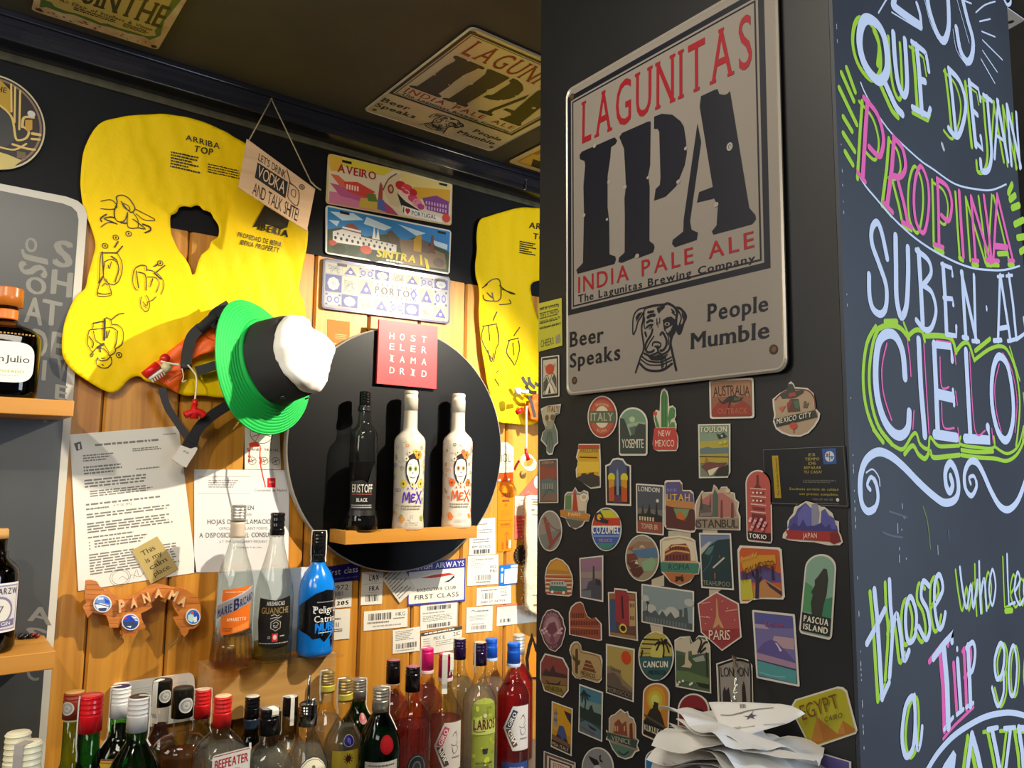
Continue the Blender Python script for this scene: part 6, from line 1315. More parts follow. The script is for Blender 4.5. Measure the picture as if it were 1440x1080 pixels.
o=unit([(52,390),(80,290),(120,230),(165,218),(215,240),(255,300),(262,350),(277,385),(265,450),(240,530),(190,580),(140,560),(95,500),(70,430)],50,216,279,582)
sticker('pink and plum oval badge with blossoms at the lower left of the pillar',bb(S5,50,216,279,582),o,'#5c3440',sc(('c','#8a6068',(.5,.47,.34,.36)),('c','#a07a80',(.5,.42,.26,.24)),('p','#6a3c48',[(.25,.5),(.4,.34),(.6,.3),(.7,.5),(.5,.62)]),('p','#74444e',[(.4,.74),(.5,.55),(.62,.74),(.56,.82)]),*[('c','#c9a0a4',(x_,y_,.05,.03)) for x_,y_ in ((.14,.5),(.24,.46),(.2,.56),(.3,.52),(.78,.5),(.86,.46),(.84,.56),(.74,.56))],('t','#b08c90','JAPAN',(.26,.08,.74,.15),{'arc':.05}),('t','#b08c90','TOKYO',(.3,.86,.7,.92),{'arc':-.05})),.03)
o=unit([(305,435),(302,250),(320,200),(360,165),(400,155),(425,175),(440,225),(462,280),(490,300),(530,290),(580,345),(582,482),(560,486)],300,153,584,488)
sticker('terracotta cutout sticker shaped like a colosseum',bb(S5,300,153,584,488),o,'#8c4632',sc(('w','#5a2a20',(.1,.3,.5,.42,6)),('w','#5a2a20',(.08,.5,.92,.6,11)),('w','#5a2a20',(.08,.72,.92,.84,11)),('s','#b5704c',[(.06,.45),(.5,.44)],.001),('s','#b5704c',[(.06,.65),(.95,.7)],.001)),.035)
sticker('sticker of a red tower block between blue and sand buildings',C4(S5(632,75),S5(875,75),S5(885,488),S5(640,445)),[(0,0),(.22,0),(.23,-.09),(.66,-.06),(.7,-.02),(1,0),(1,1),(0,1)],'#5a3d34',sc(('p','#8a5a3c',[(.06,.04),(.94,.04),(.94,.16),(.06,.16)]),('p','#3c4a66',[(.06,.16),(.28,.2),(.3,.9),(.06,.88)]),('p','#8c2f34',[(.27,-.04),(.62,-.02),(.74,.1),(.74,.72),(.27,.66)]),('p','#a88a5c',[(.74,.18),(.94,.18),(.94,.7),(.74,.72)]),('s','#3a1c20',[(.5,.1),(.52,.55)],.003),('w','#4c3c2c',(.77,.24,.93,.32,3)),('w','#4c3c2c',(.77,.5,.93,.58,3)),('c','#c9b048',(.52,.78,.13,.1)),('c','#33241c',(.52,.78,.09,.06)),('p','#8a6a3c',[(.06,.9),(.94,.9),(.94,.97),(.06,.96)])),.045,.03)
sticker('wide grey skyline sticker with clouds in the middle of the pillar',C4(S5(915,5),S5(1358,68),S5(1358,413),S5(915,330)),o_rr(.02,.02),'#7d8a8a',sc(*[('c','#a8a8a0',(x_,y_,r_,r_*1.1)) for x_,y_,r_ in ((.08,.36,.08),(.2,.6,.1),(.45,.7,.11),(.6,.6,.12),(.7,.66,.1),(.92,.3,.09))],('p','#4a5254',[(.03,.86),(.03,.7),(.12,.66),(.2,.72),(.28,.62),(.36,.74),(.42,.6),(.5,.74),(.58,.6),(.66,.74),(.74,.68),(.74,.5),(.79,.5),(.79,.68),(.83,.66),(.83,.44),(.88,.44),(.9,.8),(.97,.8),(.97,.95),(.03,.95)]),('s','#3b4244',[(.12,.9),(.13,.45)],.001),('c','#33393a',(.13,.46,.03,.04)),('w','#646c6c',(.1,.82,.9,.94,14))),.025,.035)
o=[(.0,.2),(.44,.0),(.94,.2),(1,.77),(.57,1),(.08,.69)]
sticker('red hexagonal sticker with the iron tower reading PARIS',bb(S6,68,72,440,572),o,'#9e4a48',sc(('p','#8a3438',[(.1,.66),(.95,.62),(.95,.75),(.57,.95),(.12,.68)]),('p','#b98a60',[(.44,.12),(.46,.12),(.5,.42),(.62,.62),(.54,.6),(.5,.55),(.44,.6),(.36,.62),(.44,.42)]),('s','#c08078',[(.1,.2),(.3,.18)],.0012),('s','#c08078',[(.66,.33),(.92,.3)],.0014),('s','#c08078',[(.08,.42),(.3,.44)],.0014),*[('c','#d8c4a8',(x_,y_,.012,.009)) for x_,y_ in ((.34,.3),(.58,.16),(.86,.48),(.2,.54),(.7,.28),(.24,.42))],('t','#d9c9b0','PARIS',(.28,.65,.76,.81),{'track':.03})),.03)
sticker('violet poster sticker of a snowy volcano above a teal sea',C4(S6(528,225),S6(888,262),S6(930,875),S6(565,800)),o_rr(.03,.02),'#6b6494',sc(('p','#55538c',[(.05,.03),(.95,.03),(.95,.2),(.05,.24)]),('p','#a08c9c',[(.05,.2),(.3,.2),(.4,.26),(.05,.26)]),('p','#a88a92',[(.5,.34),(.95,.34),(.95,.5),(.4,.5)]),('p','#5a4f86',[(.05,.6),(.25,.46),(.42,.4),(.55,.42),(.95,.66),(.95,.7),(.05,.7)]),('p','#c4bcc4',[(.48,.41),(.55,.42),(.92,.66),(.7,.56),(.62,.58),(.58,.5)]),('p','#9a7a92',[(.05,.62),(.95,.68),(.95,.76),(.05,.72)]),('p','#3b3648',[(.05,.72),(.95,.77),(.95,.785),(.05,.735)]),('p','#4c8a8c',[(.05,.735),(.95,.785),(.95,.96),(.05,.95)]),('s','#6fa6a4',[(.1,.9),(.4,.92),(.7,.9)],.001),('t','#9c4a6a','Japan',(.3,.14,.72,.2),{'shear':.2})),.045,.03)
sticker('octagonal dusk sticker with a gondola reading VENEZIA',C4(*bb(S7,58,110,306,490)),unit([(60,185),(100,112),(255,150),(303,245),(300,430),(255,488),(95,430),(58,320)],58,110,306,490),'#6b3430',sc(('p','#7d3a34',[(.06,.2),(.2,.06),(.78,.16),(.93,.38),(.93,.46),(.06,.4)]),('p','#3a2a2c',[(.1,.5),(.2,.34),(.34,.42),(.46,.26),(.55,.42),(.93,.5),(.93,.56),(.06,.5)]),('p','#7a5a38',[(.06,.5),(.93,.56),(.93,.72),(.06,.66)]),('p','#2c2220',[(.2,.58),(.34,.66),(.6,.68),(.74,.6),(.66,.74),(.3,.7)]),('p','#8a7434',[(.1,.68),(.93,.74),(.9,.84),(.74,.94),(.2,.8)])),.04,.035)
_o=[ob for ob in COL.objects][-1];q=quad(SP,*bb(S7,58,110,306,490));qv=q;addtext(_o,SP,.0005,q,[(lambda u,v:qv(.2+.62*u,.69+.09*u+.1*v),'VENEZIA','#3a3218',{})])
o=unit([(305,85),(318,40),(345,14),(378,12),(405,40),(416,88),(500,108),(572,130),(585,172),(580,335),(560,360),(530,358),(425,325),(400,332),(360,320),(330,285),(325,150)],302,10,588,364)
sticker('tan cutout with a cactus and pyramid reading MEXICO',bb(S7,302,10,588,364),o,'#a58a5c',sc(('s','#6b5432',[(.08,.26),(.16,.08),(.3,.08),(.38,.26),(.9,.4),(.93,.9),(.45,.84),(.3,.88),(.12,.72),(.08,.26)],.0008),('p','#4a3a22',[(.2,.75),(.2,.5),(.12,.42),(.13,.3),(.2,.4),(.21,.18),(.28,.18),(.29,.46),(.35,.44),(.34,.54),(.28,.58),(.28,.78)]),('p','#6b3a22',[(.42,.68),(.52,.44),(.66,.48),(.82,.76)]),('s','#a58a5c',[(.46,.6),(.74,.66)],.001),('s','#a58a5c',[(.5,.52),(.68,.56)],.001)),.03)
_o=[ob for ob in COL.objects][-1];q2=quad(SP,*bb(S7,302,10,588,364));addtext(_o,SP,.0005,q2,[(lambda u,v:q2(.4+.42*u,.69+.09*u+.1*v),'MEXICO','#3a2c18',{'bold':.02})])
sticker('desert cliff sticker with red sun reading MOROCCO',C4(S7(615,30),S7(858,75),S7(850,525),S7(615,445)),o_rect(),'#a08a4c',sc(('c','#b5401c',(.72,.2,.17,.13)),('p','#7a6650',[(.05,.46),(.2,.42),(.36,.46),(.5,.5),(.6,.62),(.95,.74),(.95,.86),(.05,.8)]),('p','#5a4c40',[(.05,.6),(.3,.54),(.5,.62),(.6,.74),(.95,.82),(.95,.97),(.05,.97)]),('w','#4c4036',(.2,.46,.56,.52,6)),('p','#2f2a26',[(.05,.83),(.95,.85),(.95,.97),(.05,.97)]),('t','#8c7a68','MOROCCO',(.06,.86,.94,.94),{'serif':.06})),.05,.03)
sticker('round palm beach sticker reading CANCUN',bb(S5,888,408,1188,826),o_ell(),'#2f4a4c',sc(('p','#a89a4a',[(.04,.5),(.05,.3),(.26,.06),(.5,.01),(.74,.06),(.95,.3),(.96,.5)]),*[('p','#2c2a20',[(.06+.03*k,.42-.095*k),(.62,.44-.095*k),(.62,.455-.09*k),(.05+.03*k,.44-.09*k)]) for k in range(4)],('c','#b8ac54',(.56,.42,.2,.16)),('p','#2f5254',[(.04,.5),(.96,.54),(.9,.76),(.62,.97),(.4,.96),(.1,.72)]),('s','#1f1c18',[(.7,.58),(.74,.4),(.72,.25)],.0022),*[('s','#1f1c18',[(.72,.25),(.72+dx*.5,.2+dy*.3),(.72+dx,.25+dy)],.0022) for dx,dy in ((-.22,.02),(-.18,.12),(.2,.05),(.16,.16),(-.05,-.1),(.1,-.08))],('s','#1f1c18',[(.1,.5),(.14,.38)],.002),('t','#d6d0bd','CANCUN',(.16,.60,.86,.72),{'bold':.04}),('t','#1a2a2c','MEXICO',(.32,.78,.78,.86),{'bold':.02})),.035,d=.0006)
o=unit([(130,0),(165,-20),(230,-25),(245,15),(268,42),(272,10),(268,-10),(285,-30),(330,-25),(345,10),(357,40),(362,338),(138,296)],128,-32,364,340)
sticker('garden sticker with a pale column and palm leaves rising above its frame',bb(S8,128,-32,364,340),o,'#4a5a44',sc(('p','#b5ab94',[(.03,.1),(.42,.02),(.46,.16),(.5,.24),(.5,.34),(.95,.3),(.95,.2),(.9,.1),(.7,.05),(.65,.1),(.62,.24),(.3,.3),(.06,.26)]),('p','#3f4f3a',[(.06,.34),(.5,.36),(.9,.3),(.95,.5),(.95,.84),(.06,.78)]),('p','#b8a78a',[(.3,.5),(.32,.3),(.4,.28),(.4,.42),(.5,.5),(.46,.56),(.2,.54)]),('p','#8d9488',[(.5,.4),(.8,.34),(.85,.44),(.6,.46)]),('p','#566b42',[(.06,.6),(.4,.62),(.95,.74),(.95,.86),(.06,.76)]),('p','#252c22',[(.6,.8),(.95,.84),(.95,.92),(.7,.88)]),('s','#26241e',[(.66,.3),(.75,.12),(.7,.06)],.002),('s','#26241e',[(.7,.28),(.82,.14),(.9,.12)],.002),('s','#26241e',[(.72,.3),(.86,.22)],.002),('s','#26241e',[(.9,.7),(.88,.3)],.0014),*[('c','#cfc8b4',(x_,y_,.035,.022)) for x_,y_ in ((.16,.8),(.26,.78),(.46,.84),(.12,.84),(.5,.82))]),.03,.025)
sticker('grey and black skyline sticker reading LONDON, half hidden by the receipts',C4(S8(393,128),S8(622,128),S8(630,470),S8(408,470)),[(0,.06),(.3,0),(.55,-.06),(.88,-.01),(1,.1),(1,1),(0,1)],'#8c857c',sc(('s','#1d1b1c',[(.06,.1),(.3,.04),(.6,-.01),(.86,.03),(.95,.14),(.95,.98)],.0022),('s','#1d1b1c',[(.08,.12),(.09,.98)],.0014),('p','#2c2729',[(.16,.98),(.16,.6),(.22,.48),(.26,.56),(.34,.5),(.38,.7),(.5,.86),(.6,.98)]),('p','#241f22',[(.7,.98),(.71,.5),(.76,.38),(.8,.5),(.84,.98)]),('p','#6a645e',[(.36,.98),(.5,.6),(.62,.98)]),('t','#2a2426','LONDON',(.13,.13,.90,.30),{'track':.02})),.035,.02)
_o=[ob for ob in COL.objects][-1]
sticker('arched yellow sun sticker with a dark pyramid reading KUKULKAN',C4(S7(930,362),S7(1158,362),S7(1140,900),S7(918,800)),o_arch(.2,.07),'#b5742c',sc(('c','#c08a2c',(.5,.28,.36,.22)),('c','#b5a83c',(.48,.3,.26,.16)),('c','#c2bf58',(.48,.3,.15,.1)),('p','#2c2620',[(.08,.72),(.3,.48),(.4,.44),(.4,.32),(.6,.34),(.6,.44),(.7,.5),(.92,.76),(.92,.95),(.08,.95)]),('p','#4c4436',[(.08,.58),(.92,.7),(.92,.74),(.08,.62)]),('p','#1d1a18',[(.06,.7),(.94,.74),(.94,.96),(.06,.96)]),('t','#c9bfa8','KUKULKAN',(.1,.77,.9,.88),{'track':.03,'bold':.02})),.05,.022)
sticker('red round-topped sticker with a dark bird behind the receipts',C4(S8(150,338),S8(352,338),S8(352,640),S8(150,640)),o_arch(.35,.07),'#7a2428',sc(('p','#2a1a1c',[(.28,.26),(.4,.36),(.6,.3),(.8,.34),(.9,.5),(.9,.75),(.3,.7),(.34,.5)]),),.05,.03)
sticker('tropical river sticker with palms and blue sky',C4(S7(390,370),S7(590,440),S7(583,860),S7(382,775)),o_rect(),'#2f4444',sc(('p','#3f6f80',[(.05,.04),(.95,.04),(.95,.3),(.05,.36)]),('p','#6b8078',[(.05,.3),(.95,.26),(.95,.46),(.05,.46)]),('p','#22302c',[(.05,.44),(.4,.5),(.5,.36),(.56,.34),(.66,.48),(.95,.46),(.95,.7),(.05,.68)]),('p','#50646a',[(.05,.8),(.3,.7),(.6,.72),(.95,.78),(.95,.96),(.05,.96)]),('p','#242b2c',[(.4,.76),(.8,.8),(.7,.84),(.5,.82)]),*[('s','#1c2826',[(.22,.1),(.22+dx*.5,.14+dy*.3),(.22+dx,.12+dy)],.0022) for dx,dy in ((-.14,.1),(-.08,.22),(.08,.2),(.18,.12),(.26,.05))],('s','#1c2826',[(.22,.1),(.3,.3),(.26,.5)],.0018),('s','#7a3038',[(.1,.86),(.7,.9)],.0012)),.05,.03)
sticker('orange Vespa-like scooter sticker reading PISA ITALY'.replace('Vespa-like ',''),C4(S7(158,515),S7(335,580),S7(325,980),S7(150,900)),o_rect(),'#b0801c',sc(('p','#c08c1c',[(.06,.05),(.94,.05),(.94,.6),(.06,.6)]),('p','#8c8078',[(.12,.5),(.16,.12),(.3,.14),(.3,.52)]),('w','#5a4c50',(.14,.2,.3,.26,4)),('w','#5a4c50',(.14,.34,.3,.4,4)),('p','#2a2430',[(.6,.1),(.94,.12),(.94,.34),(.76,.24)]),('p','#3d4a78',[(.3,.66),(.4,.46),(.6,.44),(.72,.56),(.78,.72),(.5,.78)]),('c','#2a2832',(.38,.72,.12,.06)),('c','#2a2832',(.72,.74,.1,.05)),('p','#6a4a38',[(.06,.7),(.94,.76),(.94,.84),(.06,.8)]),('p','#26222a',[(.05,.81),(.95,.84),(.95,.96),(.05,.95)]),('t','#c9b47a','PISA ITALY',(.1,.86,.88,.93),{'serif':.04})),.05,.025)
o=unit([(615,760),(640,775),(640,660),(660,635),(690,625),(740,580),(780,610),(800,600),(815,640),(850,660),(870,720),(872,830),(895,850),(880,890),(897,935),(868,945),(840,990),(785,1008),(720,985),(670,920),(640,850),(615,840),(628,800)],613,578,899,1010)
sticker('castle-like badge with teal ribbon reading VENICE',bb(S7,613,578,899,1010),o,'#8d7a62',sc(('p','#a88a68',[(.12,.18),(.3,.14),(.5,.06),(.7,.16),(.88,.3),(.88,.58),(.12,.46)]),('p','#7a4030',[(.24,.48),(.28,.28),(.4,.2),(.5,.3),(.62,.24),(.66,.54)]),('w','#b58c64',(.28,.34,.62,.44,5)),('p','#6b2a24',[(.72,.58),(.72,.3),(.8,.28),(.82,.6)]),('p','#33463f',[(.05,.46),(.95,.62),(.9,.78),(.06,.58)]),('p','#4d6a5c',[(.14,.66),(.86,.8),(.7,.94),(.5,.95),(.3,.84)]),('s','#26302c',[(.4,.84),(.55,.9),(.7,.84)],.0018)),.035)
_o=[ob for ob in COL.objects][-1];q3=quad(SP,*bb(S7,613,578,899,1010));addtext(_o,SP,.0005,q3,[(lambda u,v:q3(.22+.56*u,.52+.085*u+.09*v),'VENICE','#a8a88c',{'serif':.04})])
sticker('striped pink frame sticker at the lower left corner reading ESTEPA',C4(S7(90,935),S7(358,1035),S7(355,1200),S7(88,1130)),o_rect(),'#5f4a48',sc(('p','#c4b0a0',[(.12,.14),(.96,.14),(.96,1),(.12,1)]),('p','#4c3a38',[(.18,.2),(.9,.2),(.9,1),(.18,1)]),('p','#c9b8a6',[(.24,.28),(.84,.28),(.84,1),(.24,1)]),('t','#8c3438','ESTEPA',(.32,.36,.78,.62),{'track':.03})),.03,.03)
sticker('grey oval sticker with a black crane silhouette at the bottom edge',bb(S7,410,905,682,1260),o_ell(),'#7d7a7a',sc(('p','#1b1a1c',[(.22,.2),(.34,.24),(.5,.3),(.56,.38),(.5,.46),(.4,.42),(.3,.32)]),('p','#1b1a1c',[(.56,.2),(.62,.18),(.6,.28),(.7,.36),(.58,.34)]),('c','#a8a6a4',(.5,.5,.12,.08)),('s','#1b1a1c',[(.5,.56),(.44,.8)],.002)),.035)
sticker('blue arched sticker at the bottom edge left of the receipts',C4(S7(945,920),S7(1160,920),S7(1160,1220),S7(945,1220)),o_arch(.3,.05),'#2c6a9a',sc(('p','#7fa8c4',[(.2,.3),(.5,.2),(.8,.3),(.6,.36)]),('p','#d0c9b8',[(.5,.62),(.9,.5),(.94,.9),(.3,.9)])),.05,.03)
o=[(.0,.36),(.08,.22),(.72,.01),(.8,.02),(.86,.08),(1,.72),(.98,.78),(.4,1),(.32,.98),(.27,.92)]
sticker('tilted yellow pyramid sticker reading EGYPT CAIRO',C4(S8(862,290),S8(1286,290),S8(1286,680),S8(862,680)),o,'#a8a01c',sc(('p','#a5661c',[(.33,.9),(.42,.5),(.72,.78),(.8,.56),(.97,.7),(.98,.74),(.4,.95)]),('p','#b0742c',[(.33,.9),(.42,.5),(.52,.9)]),('p','#b0742c',[(.72,.78),(.8,.56),(.84,.78)])),.03,.035)
_o=[ob for ob in COL.objects][-1];q4=quad(SP,S8(862,290),S8(1286,290),S8(1286,680),S8(862,680));addtext(_o,SP,.0005,q4,[(lambda u,v:q4(.16+.55*u+.06*v,.32-.20*u+.24*v-.02*u*v),'EGYPT','#6b4210',{'track':.06}),(lambda u,v:q4(.55+.26*u,.50-.075*u+.08*v),'CAIRO','#5a4a10',{'bold':.02})])
sticker('violet beach sunset sticker in the lower right corner of the pillar face',C4(S8(972,688),S8(1248,770),S8(1248,960),S8(972,900)),o_rect(),'#5a4f8c',sc(('p','#9a5f8c',[(.3,.4),(.95,.5),(.95,.8),(.3,.8)]),('p','#b5748a',[(.4,.6),(.95,.66),(.95,.95),(.4,.95)]),*[('s','#2a3a34',[(.2,.4),(.2+dx,.4+dy)],.0026) for dx,dy in ((-.1,.1),(-.04,.2),(.1,.16),(.14,.06))],('s','#2a3a34',[(.2,.4),(.24,.95)],.002)),.045)
o=unit([(830,690),(900,680),(915,725),(960,742),(935,775),(945,812),(830,812)],826,678,964,814)
sticker('teal scalloped sticker peeking out right of the receipts',bb(S8,826,640,964,830),o,'#3c7a68',sc(('w','#262a30',(.2,.05,.6,.3,5)),),.04)
# yellow note and sticker backing left on the paint
def note(s,q):
    s.lines(q,ink('#4a4a2a'),1,(.06,.1,.94,.62),5,.25,5,.15)
    for i,(t_,x0,x1) in enumerate((('will be arresting',.08,.9),("she's a Hentzy",.1,.9),('tomorrow morn to the',.06,.94),('and those of you there',.06,.96))):s.text(q,t_,ink('#3a3a22'),2,(x0,.09+.13*i,x1,.16+.13*i),shear=.1)
    TX(s,q,'CHEERS','#4a4a3a',.12,.78,.66,.92,2);PL(s,q,'#8a8468',[(.74,.76),(.94,.74),(.94,.92),(.74,.93)],1)
sticker('handwritten yellow sticky note on the pillar edge beside the big sign',C4((757.5,427),(790,419),(791,486),(757,495)),o_rect(),None,note,name='sticky_note',cat='note',grp='',edge=paper('#b5b03c'))
for cs,lb in (([S3(1140,520),S3(1330,520),S3(1330,580),S3(1140,575)],'torn pale backing scrap between the UTAH and ROMA stickers'),([S3(1000,930),S3(1105,890),S3(1105,985),S3(1000,985)],'torn pale backing scrap under the round lake sticker'),([S5(985,338),S5(1092,355),S5(1095,430),S5(1000,420)],'torn pale backing scrap above the CANCUN sticker'),([S4(110,505),S4(235,508),S4(235,545),S4(110,540)],'torn pale backing scrap above the TEAHUPOO sticker'),([S4(165,1010),S4(270,1015),S4(215,1050),S4(165,1080)],'torn pale backing scrap above the PARIS sticker')):
    pl=PIL(.0003);s=Sheet(pl,.0003);s.slab([pl.px(p) for p in cs],paper('#b3a68e'));tag(s.build('sticker_scrap'),lb,'scrap','torn sticker backings on the pillar')
# paint chips along the pillar corner
s=Sheet(CHK(0),0);rnd=random.Random(5)

# receipts on a twisted wire hook
HK=PIL(.058);rc=HK.pt((1032,1000))
b=MB();pts=[]
for k in range(60):
    t=k/59;yy=985-62*t;a=t*16;base=PIL(.05-.045*t**2).pt((1031+5*math.sin(t*3),yy));pts.append(tuple(base+Vector((0,.0016*math.cos(a),.0016*math.sin(a)))))
b.tube(pts,.0013,mat('#c9c4b8',.25,.9),6);pts2=[tuple(Vector(p)+Vector((.0,-.0028*math.cos(i/59*16),-.0028*math.sin(i/59*16)))) for i,p in enumerate(pts)];b.tube(pts2,.0013,mat('#c9c4b8',.25,.9),6)
b.tube([Vector(pts[0]),rc+Vector((0,0,-.10))],.0013,mat('#c9c4b8',.25,.9),6)
tag(b.build('wire_hook'),'twisted wire hook on the pillar holding the receipts','hook')
m_rec=paper('#e3e0da')
def receipt(name,centre,w_,d_,yaw,pitch,roll,curl,seed,label,poly=None,prints=None):
    s=MB();nx,ny=22,16;vs=[];rnd=random.Random(seed)
    M=Matrix.Rotation(yaw,3,'Z') @ Matrix.Rotation(pitch,3,'X') @ Matrix.Rotation(roll,3,'Y')
    def P3(u,v,h=0.0):
        x,y=(u-.5)*w_,(v-.5)*d_
        r2=x*x+y*y;th=math.atan2(y,x)+yaw;w2=min(1,r2/.0030);z=-4.6*r2*curl+(.0080*abs(math.sin(1.5*th+seed*.16))-.005+.0036*math.sin(5*th+seed*.3)+.0014*math.sin(11*th+seed*.4))*w2
        return centre + M @ Vector((x,y,z+h))
    
    for h in (0,-.00025):
        for j in range(ny+1):
            for i in range(nx+1):vs.append(P3(i/nx,j/ny,h))
    
    
    N=(nx+1)*(ny+1);fs=[]
    for j in range(ny):
        for i in range(nx):a=j*(nx+1)+i;fs += [(a,a+1,a+nx+2,a+nx+1),(N+a+nx+1,N+a+nx+2,N+a+1,N+a)]
    
    rim=[i for i in range(nx+1)]+[(nx+1)*(j+1)-1 for j in range(1,ny+1)]+[ny*(nx+1)+i for i in range(nx-1,-1,-1)]+[j*(nx+1) for j in range(ny-1,0,-1)]
    for k in range(len(rim)):a,c=rim[k],rim[(k+1) % len(rim)];fs.append((c,a,N+a,N+c))
    s.add(vs,fs,m_rec)
    if prints:
        for u0,v0,u1,v1,col in prints:
            k=6
            for i in range(k):
                ua,ub=u0+(u1-u0)*i/k,u0+(u1-u0)*(i+1)/k;s.add([P3(ua,v0,.0006),P3(ub,v0,.0006),P3(ub,v1,.0006),P3(ua,v1,.0006)],[(0,1,2,3)],ink(col))
    
    
    
    return tag(s.build(name,fixn=True),label,'receipt','receipts spiked on the wire hook')
# the top slip, printed with a star
TPn=Plane(rc+Vector((0,0,-.001)),Vector((.22,-1,0)),Vector((.42,.10,.62)))
zt_=zm(920,960,6.545)
o_top=[zt_(*p) for p in ((498,183),(700,180),(1160,182),(1270,205),(1390,262),(1340,300),(1235,360),(1080,410),(900,475),(690,528),(600,400),(540,270))]
TD=Draped(TPn,lambda a,b:.004*noise.noise(Vector((a*30,b*30,5)))-.6*(a*a))
s=Sheet(TD);cloth(s,TD,[TD.px(p) for p in o_top],[],.004,m_rec,.0004)
for pts in ([(615,300),(700,300),(800,280),(900,255),(1000,235),(1090,220)],):s.stroke([TD.px(zt_(*p)) for p in pts],.0009,grey_ink,5)
for k in range(4):s.stroke([TD.px(zt_(797+k*14,205)),TD.px(zt_(800+k*14,235))],.0010,grey_ink,5,False)
st_=[(820,310),(870,312),(905,280),(915,300),(950,300),(915,318),(930,338),(890,326),(855,345),(868,322)];s.poly([TD.px(zt_(*p)) for p in st_],ink('#3a3a44'),5)
for a,b_ in (((700,435),(930,402)),((1010,385),(1200,372)),((720,420),(800,408))):s.stroke([TD.px(zt_(*a)),TD.px(zt_(*b_))],.0006,lt_ink,5,False)
s.stroke([TD.px(zt_(*p)) for p in ((790,290),(850,270),(910,258),(905,290))],.0006,grey_ink,5)
tag(s.build('receipt'),'topmost white slip on the receipt hook, printed with a small star','receipt','receipts spiked on the wire hook')
rnd=random.Random(21)
LBR='crumpled receipt in the stack impaled on the wire hook'
for k in range(24):
    c=rc+Vector((-.006+rnd.uniform(-.004,.004),rnd.uniform(-.012,.012),-.012-.0054*k))
    receipt('receipt',c,rnd.uniform(.085,.140)*(1+.010*k),rnd.uniform(.060,.095),-math.pi/2+rnd.uniform(-.6,.6),rnd.uniform(-.19,-.14),rnd.uniform(-.025,.025),rnd.uniform(.12,.2),30+k,LBR)
# ================================================================ bottles
class Wrap:
    """label space bent round a bottle: a = arc length from the label's middle, b = minus the distance below the bottle's top"""
    def __init__(s,c,ztop,rf,fa=0.0):
        s.c=c;s.zt=ztop;s.rf=rf;s.base=math.atan2(-c.y,-c.x)+math.radians(fa);s.r0=None
    
    def at(s,a,b,h=0.0):
        r=s.rf(-b);an=s.base + a/(s.r0 or r);return Vector((s.c.x+(r+h)*math.cos(an),s.c.y+(r+h)*math.sin(an),s.zt+b))
class WSheet(Sheet):
    def poly(s,pts,m,lay=1):
        st=.0045;x0=min(p[0] for p in pts);x1=max(p[0] for p in pts);y0=min(p[1] for p in pts);y1=max(p[1] for p in pts)
        def clip(P,ax,lo,hi):
            for sgn,lim in ((1,lo),(-1,hi)):
                out=[]
                for i in range(len(P)):
                    a,b=P[i-1],P[i];fa,fb=sgn*(a[ax]-lim),sgn*(b[ax]-lim)
                    if fa >= 0:
                        if not out or True:pass
                    
                    if (fa >= 0) != (fb >= 0):t=fa/(fa-fb);out.append((a[0]+(b[0]-a[0])*t,a[1]+(b[1]-a[1])*t))
                    if fb >= 0:out.append(b)
                
                P=out
                if len(P) < 3:return []
            
            return P
        
        n=max(1,int((x1-x0)/st+.999));mrow=max(1,int((y1-y0)/.012+.999)) if s.curvy else 1
        for i in range(n):
            c=clip(pts,0,x0+(x1-x0)*i/n-1e-9,x0+(x1-x0)*(i+1)/n+1e-9) if n > 1 else pts
            if len(c) < 3:continue
            for j in range(mrow):
                d=clip(c,1,y0+(y1-y0)*j/mrow-1e-9,y0+(y1-y0)*(j+1)/mrow+1e-9) if mrow > 1 else c
                if len(d) >= 3:Sheet.poly(s,d,m,lay)
    
    
    
    curvy=True

def ring_pt(c,r,a,z,e):
    if e > 2.01:
        k=(abs(math.cos(a))**e+abs(math.sin(a))**e)**(-1/e);r=r*k
    
    return r
def lathe(mb_,c,prof,m,seg=36,rot=0.0,close_top=True,close_bot=True,sharp=False):
    """prof: (radius, z[, squareness]) bottom to top"""
    if sharp:# every band keeps its own edge
        for i in range(len(prof)-1):lathe(mb_,c,prof[i:i+2],m,seg,rot,close_top and i == len(prof)-2,close_bot and i == 0)
        return
    
    vs=[];fs=[];n=len(prof)
    for p in prof:
        e=p[2] if len(p) > 2 else 2.0
        for k in range(seg):
            a=2*math.pi*k/seg;r=ring_pt(c,p[0],a,p[1],e);vs.append((c.x+r*math.cos(a+rot),c.y+r*math.sin(a+rot),p[1]))
    
    
    for i in range(n-1):
        for k in range(seg):fs.append((i*seg+k,i*seg+(k+1) % seg,(i+1)*seg+(k+1) % seg,(i+1)*seg+k))
    
    if close_bot:fs.append([k for k in range(seg)][::-1])
    if close_top:fs.append([(n-1)*seg+k for k in range(seg)])
    mb_.add(vs,fs,m,True)
